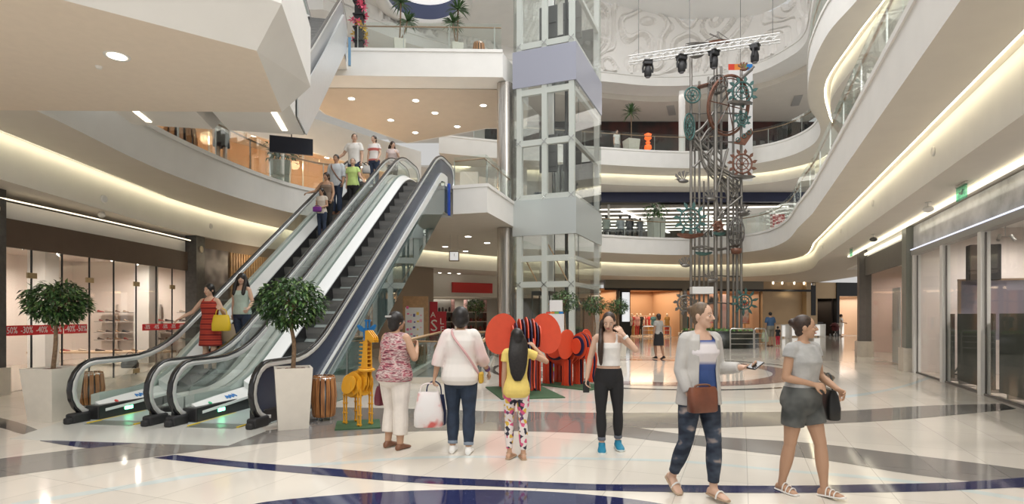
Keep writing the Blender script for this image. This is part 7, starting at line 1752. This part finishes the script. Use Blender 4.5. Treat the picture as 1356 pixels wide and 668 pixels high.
r2 = person('person with long dark hair in a pale mint top on the escalator', g, on_esc(.88, 2), EA, 0, (
    ('jeans', JEA, pants(1.9, .010), .009), ('top', MINT, tank(.86, .016, 1.34, lambda z: .02 * max(0, 1.15 - z)), .009), ('hair', HAIRB, lambda g, b: (hair_long(1.16, .13, 0, .02, .012)(g, b), [b.tube(spline([g.h((q * .03, .02, .09)), g.h((q * .082, -.01, 0)), g.pos(1.36) + Vector((q * .10, -.09, 0)), g.pos(1.24) + Vector((q * .10, -.12, 0))], 4), [.03] * 6 + [.04] * 5 + [.03, .015], 8) for q in (-1, 1)]), .009), ('shoe', WHT, shoes(.006, 1), .009), ('shoe', WHT, shoes(.006, -1), .009)))
bag('handbag', 'beige shopping bag of the woman in the mint top', hand_world(r2, g, -1, (-.03, -.06, -.02)), .30, .13, .34, mat('beige_bag', (.50, .40, .28), .6), mat('beige_bag', (0, 0, 0)), .10, .5)
g = Fig(1.34, girth=.9, armL=(vec(.18, -.05, -1), vec(-.45, -.75, -.35), None, .7), armR=(vec(-.18, .0, -1), vec(.4, -.8, -.4), None, .7), head=(-.1, .25, 0))
r3 = person('girl in a cream top carrying a purple purse, lowest of the family on the escalator', g, on_esc(.52, 12), EA, 1, (
    ('jeans', JEA, pants(1.9, .010), .009), ('top', cl('cream_top', (.62, .55, .47)), tee(.84, .35, .014, .01), .009), ('hair', HAIRB, hair_long(1.16, .12, 0, -.0, .006), .009), ('shoe', BLK, shoes(.006, 1), .009), ('shoe', BLK, shoes(.006, -1), .009)))
bag('purse', 'purple purse held by the girl in the cream top', hand_world(r3, g, 1, (-.06, -.03, .07)), .22, .09, .13, mat('purple_purse', (.16, .02, .24), .45), mat('purple_purse', (0, 0, 0)), .03, 0, taper=.95)
g = Fig(1.60, girth=1.08, armR=(vec(-.62, -.15, -.8), vec(-.62, -.75, -.35), vec(0, 0, -1), .6), armL=(vec(.2, -.02, -1), vec(-.05, -.4, -1), None, .6), head=(-.1, .1, 0))
person('person with short brown hair and bare shoulders holding the left escalator rail', g, on_esc(.40, 13, .12), EA, 1, (
    ('trousers', BLK, pants(1.9, .012), .009), ('top', cl('taupe_top', (.22, .16, .12)), tank(.86, .016, 1.32), .009), ('hair', HAIRBR, hair_short(.008, .01), .009), ('shoe', BRN, shoes(.006, 1), .009), ('shoe', BRN, shoes(.006, -1), .009)))
LBL = cl('pale_blue', (.56, .60, .64)); LIME = cl('lime', (.50, .66, .22))
g = Fig(1.72, male=True, armL=(vec(.2, .0, -1), vec(.0, -.3, -1), None, .6), armR=(vec(-.2, .05, -1), vec(.1, -.3, -1), None, .6), head=(.1, .1, 0))
person('man in a pale blue shirt and jeans with a shoulder strap on the escalator', g, on_esc(.36, 15), EA, 1, (
    ('jeans', JEA, pants(1.9, .014, .008), .009), ('shirt', LBL, tee(.80, 1.2, .018, .014), .009), ('hair', HAIRB, hair_short(.004, 0), .009), ('strap', BRN, strap((lambda g: g.J['sh', -1] + Vector((.04, 0, .07)), lambda g: g.pos(1.28) + Vector((-.06, -.16, 0)), lambda g: g.pos(1.0) + Vector((.12, -.14, 0)), lambda g: g.pos(.92) + Vector((.19, -.02, 0))), .018), None), ('shoe', BRN, shoes(.008, 1), .009), ('shoe', BRN, shoes(.008, -1), .009)))
g = Fig(1.60, armL=(vec(.35, -.15, -.9), vec(.6, -.6, -.5), vec(0, 0, -1), .6), armR=(vec(-.14, .02, -1), vec(0, -.15, -1), None, .6), head=(.25, .1, 0))
person('person in a lime green t-shirt and black trousers on the escalator', g, on_esc(.86, 15), EA, 0, (
    ('trousers', BLK, pants(1.9, .012), .009), ('t_shirt', LIME, tee(.86, .5, .014, .012), .009), ('hair', HAIRD, hair_bun(), .009), ('shoe', BLK, shoes(.006, 1), .009), ('shoe', BLK, shoes(.006, -1), .009)))
g = Fig(1.85, male=True, legL=(vec(.02, -.15, -1), vec(0, .1, -1), 0, 0), armR=(vec(-.55, .05, -.85), vec(-.5, -.55, -.6), vec(0, 0, -1), .6), armL=(vec(.2, .02, -1), vec(.05, -.3, -1), None, .6), head=(.5, .1, 0))
person('man in a white t-shirt and dark jeans stepping onto the escalator from above', g, on_esc(.38, 18), EA, 0, (
    ('jeans', JEA, pants(1.92, .014, .008), .009), ('t_shirt', WHT, tee(.82, .62, .017, .018), .009), ('hair', HAIRBR, hair_short(.002, 0), .009), ('shoe', REDP, shoes(.008, 1), .009), ('shoe', REDP, shoes(.008, -1), .009)))
g = Fig(1.62, armL=(vec(.2, 0, -1), vec(-.1, -.5, -.8), None, .6), head=(-.2, .1, 0))
r8 = person('person in a white top with red stripe at the escalator head', g, on_esc(.86, 19), EA, 0, (
    ('trousers', JEA, pants(1.9, .012), .009), ('t_shirt', ramp_mat('white_red_stripe', 'wave_z', [(0, (.75, .72, .7)), (.8, (.74, .71, .7)), (.93, (.6, .15, .13))], .9, .8, (1, 1, 1), 2), tee(.86, .5, .014, .012), .009), ('hair', HAIRBR, hair_short(.004, .02), .009), ('shoe', WHT, shoes(.006, 1), .009), ('shoe', WHT, shoes(.006, -1), .009)))
bag('handbag', 'white and black bag hanging beside the person with the red stripe', hand_world(r8, g, -1, (-.02, -.04, .02)), .26, .12, .24, mat('mono_bag', (.62, .60, .58), .5), BLACKM, .1, 0)
g = Fig(1.66, armR=(vec(-.2, 0, -1), vec(0, -.5, -.9), None, .6), armL=(vec(.3, 0, -1), vec(-.2, -.5, .4), None, .6), head=(.5, .05, 0))
p_ = O1 + R1 * .95 + D1 * 11.15
person('person with wavy brown hair in a pale top waiting at the escalator head', g, (p_.x, p_.y, FL2 + .014), EA + .3, 0, (
    ('trousers', BLK, pants(1.9, .012), .009), ('t_shirt', cl('blush_top', (.62, .52, .50)), tee(.86, .3, .014, .012), .009), ('hair', HAIRBR, hair_long(1.25, .12, 0, 0, .008), .009), ('shoe', BLK, shoes(.006, 1), .009), ('shoe', BLK, shoes(.006, -1), .009)))
# ------------------------------------------------------------------ people farther away
g = Fig(1.74, male=True, girth=1.1, armL=(vec(.22, 0, -1), vec(.05, -.05, -1), None, .8), armR=(vec(-.2, -.05, -1), vec(0, -.6, -.8), None, .6))
fl_ = on_floor(1020, 459); m1 = person('man in a blue shirt and khaki shorts seen from behind at the white counter', g, (fl_.x, fl_.y, 0), math.radians(190), 1, (
    ('shorts', cl('khaki', (.24, .23, .19)), pants(.98, .022, .02), .009), ('shirt', cl('blue_shirt', (.05, .11, .22)), tee(.82, .8, .02, .02), .009), ('hair', HAIRB, hair_short(.003, 0), .009), ('shoe', BRN, shoes(.008, 1), .009), ('shoe', BRN, shoes(.008, -1), .009)))
bag('carrier_bag', 'pale green carrier bag in the hand of the man in the blue shirt', hand_world(m1, g, 1, (.02, 0, 0)), .40, .16, .5, mat('pale_green_bag', (.42, .50, .36), .5), mat('pale_green_bag', (0, 0, 0)), .1, .2)
g = Fig(1.02, girth=.95, armR=(vec(-.3, 0, -1), vec(-.1, -.1, -1), None, .5)); fl_ = on_floor(1030, 459.5)
person('small child in a red outfit beside the man in the blue shirt', g, (fl_.x, fl_.y, 0), math.radians(180), 1, (('trousers', cl('red_trousers', (.45, .03, .06)), pants(1.8, .014), .009), ('t_shirt', BLK, tee(.84, .5, .016, .012), .009), ('hair', HAIRB, hair_short(.01, 0), .009)))
g = Fig(1.62, legL=(vec(0, -.2, -1), vec(0, .1, -1), 0, 0), legR=(vec(0, .18, -1), vec(0, .3, -1), 0, .2)); fl_ = on_floor(872, 476)
person('blurred passer-by in a dark skirt and grey top near the fashion shop', g, (fl_.x, fl_.y, 0), math.radians(205), 2, (('skirt', BLK, skirt(.50, 1.02, .03), .009), ('t_shirt', cl('grey_top', (.34, .33, .31)), tee(.92, .5, .014, .012), .009), ('hair', HAIRBR, hair_short(.006, .02), .009), ('shoe', BLK, shoes(.006, 1), .009), ('shoe', BLK, shoes(.006, -1), .009)))
for px, lab, m_, dd in ((1091, 'person in a pale top behind the dark cafe counter in the far corner', cl('peach_top', (.60, .42, .33)), -.9), (1103.5, 'person in white pushing the pram in the far corner', WHT, .35)):
    g = Fig(1.66, armR=(vec(-.2, -.2, -1), vec(.1, -.8, -.3), None, .6), armL=(vec(.2, -.2, -1), vec(-.1, -.8, -.3), None, .6)); q = FP(fx(px) + (0 if dd < 0 else -.35), 1.6 if dd < 0 else -1.2, 0.013 if dd < 0 else 0)
    person(lab, g, tuple(q), math.radians(-40 if dd < 0 else 60), 1, (('trousers', BLK if dd < 0 else CREAM, pants(1.9, .012), .009), ('t_shirt', m_, tee(.84, .5, .016, .012), .009), ('hair', HAIRB, hair_short(.006, .02), .009)))
q = FP(fx(1091), .9, .013); t = thing('cafe_counter', 'black counter in the dark cafe doorway', 'counter', tuple(q), FRZ)
b = MB(); b.box((0, 0, .5), (.8, .5, 1.0), bev=.02); b.build('body', BLACKM, t); b = MB(); b.box((0, 0, 1.03), (.9, .6, .05)); b.build('worktop', DARKSTEEL, t)
q = FP(fx(1098.5), -.6, 0); t = thing('pram', 'dark red pram standing before the dark cafe', 'pram', tuple(q), FRZ + .4)
b = MB(); b.rings([[Vector((.34 * f * math.cos(a), .24 * f * math.sin(a), z)) for a in [2 * PI * j / 16 for j in range(16)]] for f, z in ((.6, .42), (1, .55), (1.05, .75), (.95, .8))]); b.build('bassinet', mat('pram_red', (.10, .015, .02), .7), t)
b = MB(); b.rings([[Vector((-.1 + .3 * math.sin(e) * 1.0, .25 * math.cos(a), .76 + .3 * math.cos(e) * math.sin(a))) for a in [PI * j / 10 for j in range(11)]] for e in (-1.3, -.9, -.4, .1, .5)], cap=False); b.build('hood', mat('pram_red', (0, 0, 0)), t)
b = MB(); b.tube([(-.3, 0, .1), (.25, 0, .5), (.55, 0, .98)], .015, 6); b.tube([(.3, 0, .1), (-.2, 0, .5)], .015, 6); b.tube([(.55, -.22, .98), (.55, .22, .98)], .018, 6); b.build('chassis', STEEL, t)
for x in (-.3, .3):
    for y in (-.24, .24):
        b = MB(); b.tube([(x, y - .02, .11), (x, y + .02, .11)], .11, 14); b.build('wheel', DARKSTEEL, t)
for k, (px, py, lab, m_, rz_) in enumerate(((803, 296, 'seated visitor in green-grey at left end of the far second-level bench', cl('sage', (.20, .23, .20)), 2.8), (822, 297, 'seated visitor in grey on the far second-level bench', cl('dusty_grey', (.20, .22, .23)), 3.3), (834, 297, 'seated visitor in black beside the visitor in grey upstairs', BLK, 2.9), (848, 299, 'seated small visitor in dark clothes at right end of the far bench', cl('charcoal', (.05, .055, .06)), 3.1))):
    c = pt(px, py, 32.9); g = Fig(1.66 if k < 3 else 1.35, girth=1.05, legL=(vec(.1, -1, -.08), vec(0, -.1, -1), 0, 0), legR=(vec(-.1, -1, -.08), vec(0, -.1, -1), 0, 0), armL=(vec(.15, -.3, -1), vec(-.1, -1, -.2), None, .6), armR=(vec(-.15, -.3, -1), vec(.1, -1, -.2), None, .6), lean=(0, -.08))
    person(lab, g, (c.x, 32.95, FL2 + .76 - .43 * g.k), rz_, 1, (('trousers', BLK, pants(1.9, .012), .010), ('shirt', m_, tee(.82, 1.3, .02, .015), .010), ('hair', HAIRB, hair_short(.006, .02), .010)))
c = pt(298, 190, 15.6); g = Fig(1.66)
person('person in a white top and black skirt on the left upper gallery', g, (c.x - .3, 16.0, FL2 + .006), .6, 0, (('skirt', BLK, skirt(.55, 1.02, .04), .010), ('t_shirt', WHT, tee(.90, .4, .014, .012), .010), ('hair', HAIRB, hair_short(.006, .03), .010)))
c = pt(817, 190, 35.2); g = Fig(1.7)
person('person in white standing at the third-level railing left of the palm', g, (c.x, 35.3, FL3 + .006), .3, 0, (('trousers', cl('grey_trousers', (.4, .39, .38)), pants(1.9, .014, .01), .010), ('t_shirt', WHT, tee(.80, .5, .02, .015), .010), ('hair', HAIRBR, hair_short(.006, .03), .010)))
# ------------------------------------------------------------------ mannequins and clothes in the fashion shop
MANQ = mat('mannequin_skin', (.72, .62, .52), .35)
cols = [cl('m_white', (.72, .66, .6)), cl('m_red', (.45, .05, .05)), cl('m_pink', (.62, .33, .33)), cl('m_black', (.02, .02, .02)), cl('m_teal', (.08, .2, .24)), cl('m_ochre', (.5, .3, .1))]
base = None; where = ['leftmost at the shop entrance', 'second from the left entrance post', 'third along the shop front', 'in the middle of the shop front', 'right of the middle of the shop front', 'near the right entrance post', 'deep inside, left', 'deep inside, right']
cn = ['white', 'red', 'pink', 'black', 'teal', 'ochre']
for k, (px, d) in enumerate(((839, .8), (846, 1.3), (856, 1.7), (866, 2.4), (880, 1.9), (893, 1.2), (850, 3.2), (886, 3.3))):
    q = FP(fx(px), d, .013)
    if base is None:
        g = Fig(1.72, armL=(vec(.3, .1, -1), vec(-.2, -.3, -1), None, .3), armR=(vec(-.2, 0, -1), vec(0, -.1, -1), None, .3))
        base = person('x', g, tuple(q), 0, MANQ, (('trousers', cols[3], pants(1.9, .012), .012), ('top', cols[0], tee(.74, .6, .02, .015), .012)), .008, cat='mannequin'); o = base
    else: o = dup(base, tuple(q), .3 * (k % 3 - 1))
    o['label'] = 'mannequin in a %s top, %s of the fashion shop' % (cn[k % 6], where[k]) if 'shop front' not in where[k] else 'mannequin in a %s top, %s' % (cn[k % 6], where[k]); o['category'] = 'mannequin'; o['group'] = 'mannequins in the fashion shop'
    for ch in o.children:
        if ch.name.startswith(('top', 'trousers')):
            ch.material_slots[0].link = 'OBJECT'; ch.material_slots[0].material = cols[k % 6] if ch.name.startswith('top') else cols[(k * 2 + 3) % 6]
for k, (px, d) in enumerate(((848, 4.0), (862, 4.3), (876, 4.0), (890, 4.3), (915, 3.5), (936, 3.6), (957, 3.4))):
    q = FP(fx(px), d, .013); t = thing('clothes_rack', 'clothes rail with garments, ' + ('leftmost at the back of the fashion shop', 'second from left at the back of the fashion shop', 'third from left at the back of the fashion shop', 'rightmost at the back of the fashion shop', 'left one behind the sculpture', 'middle one behind the sculpture', 'right one behind the sculpture')[k], 'clothes rack', tuple(q), FRZ, 'clothes rails')
    b = MB(); b.tube([(-.45, 0, 0), (-.45, 0, 1.55), (.45, 0, 1.55), (.45, 0, 0)], .02, 6); b.tube([(-.45, -.25, .02), (-.45, .25, .02)], .02, 6); b.tube([(.45, -.25, .02), (.45, .25, .02)], .02, 6); b.build('frame', STEEL, t)
    for j in range(9):
        x = -.38 + .095 * j; hh = random.uniform(.65, 1.0); b = MB()
        b.rings([[Vector((x + .025 * f * math.cos(a), .22 * f2 * math.sin(a), 1.5 - z)) for a in [2 * PI * i / 10 for i in range(10)]] for f, f2, z in ((.4, .25, .0), (.9, .95, .1), (1, .85, .35), (1.2, .9, hh))]); b.build('garment', cols[(j * 5 + k) % 6], t)
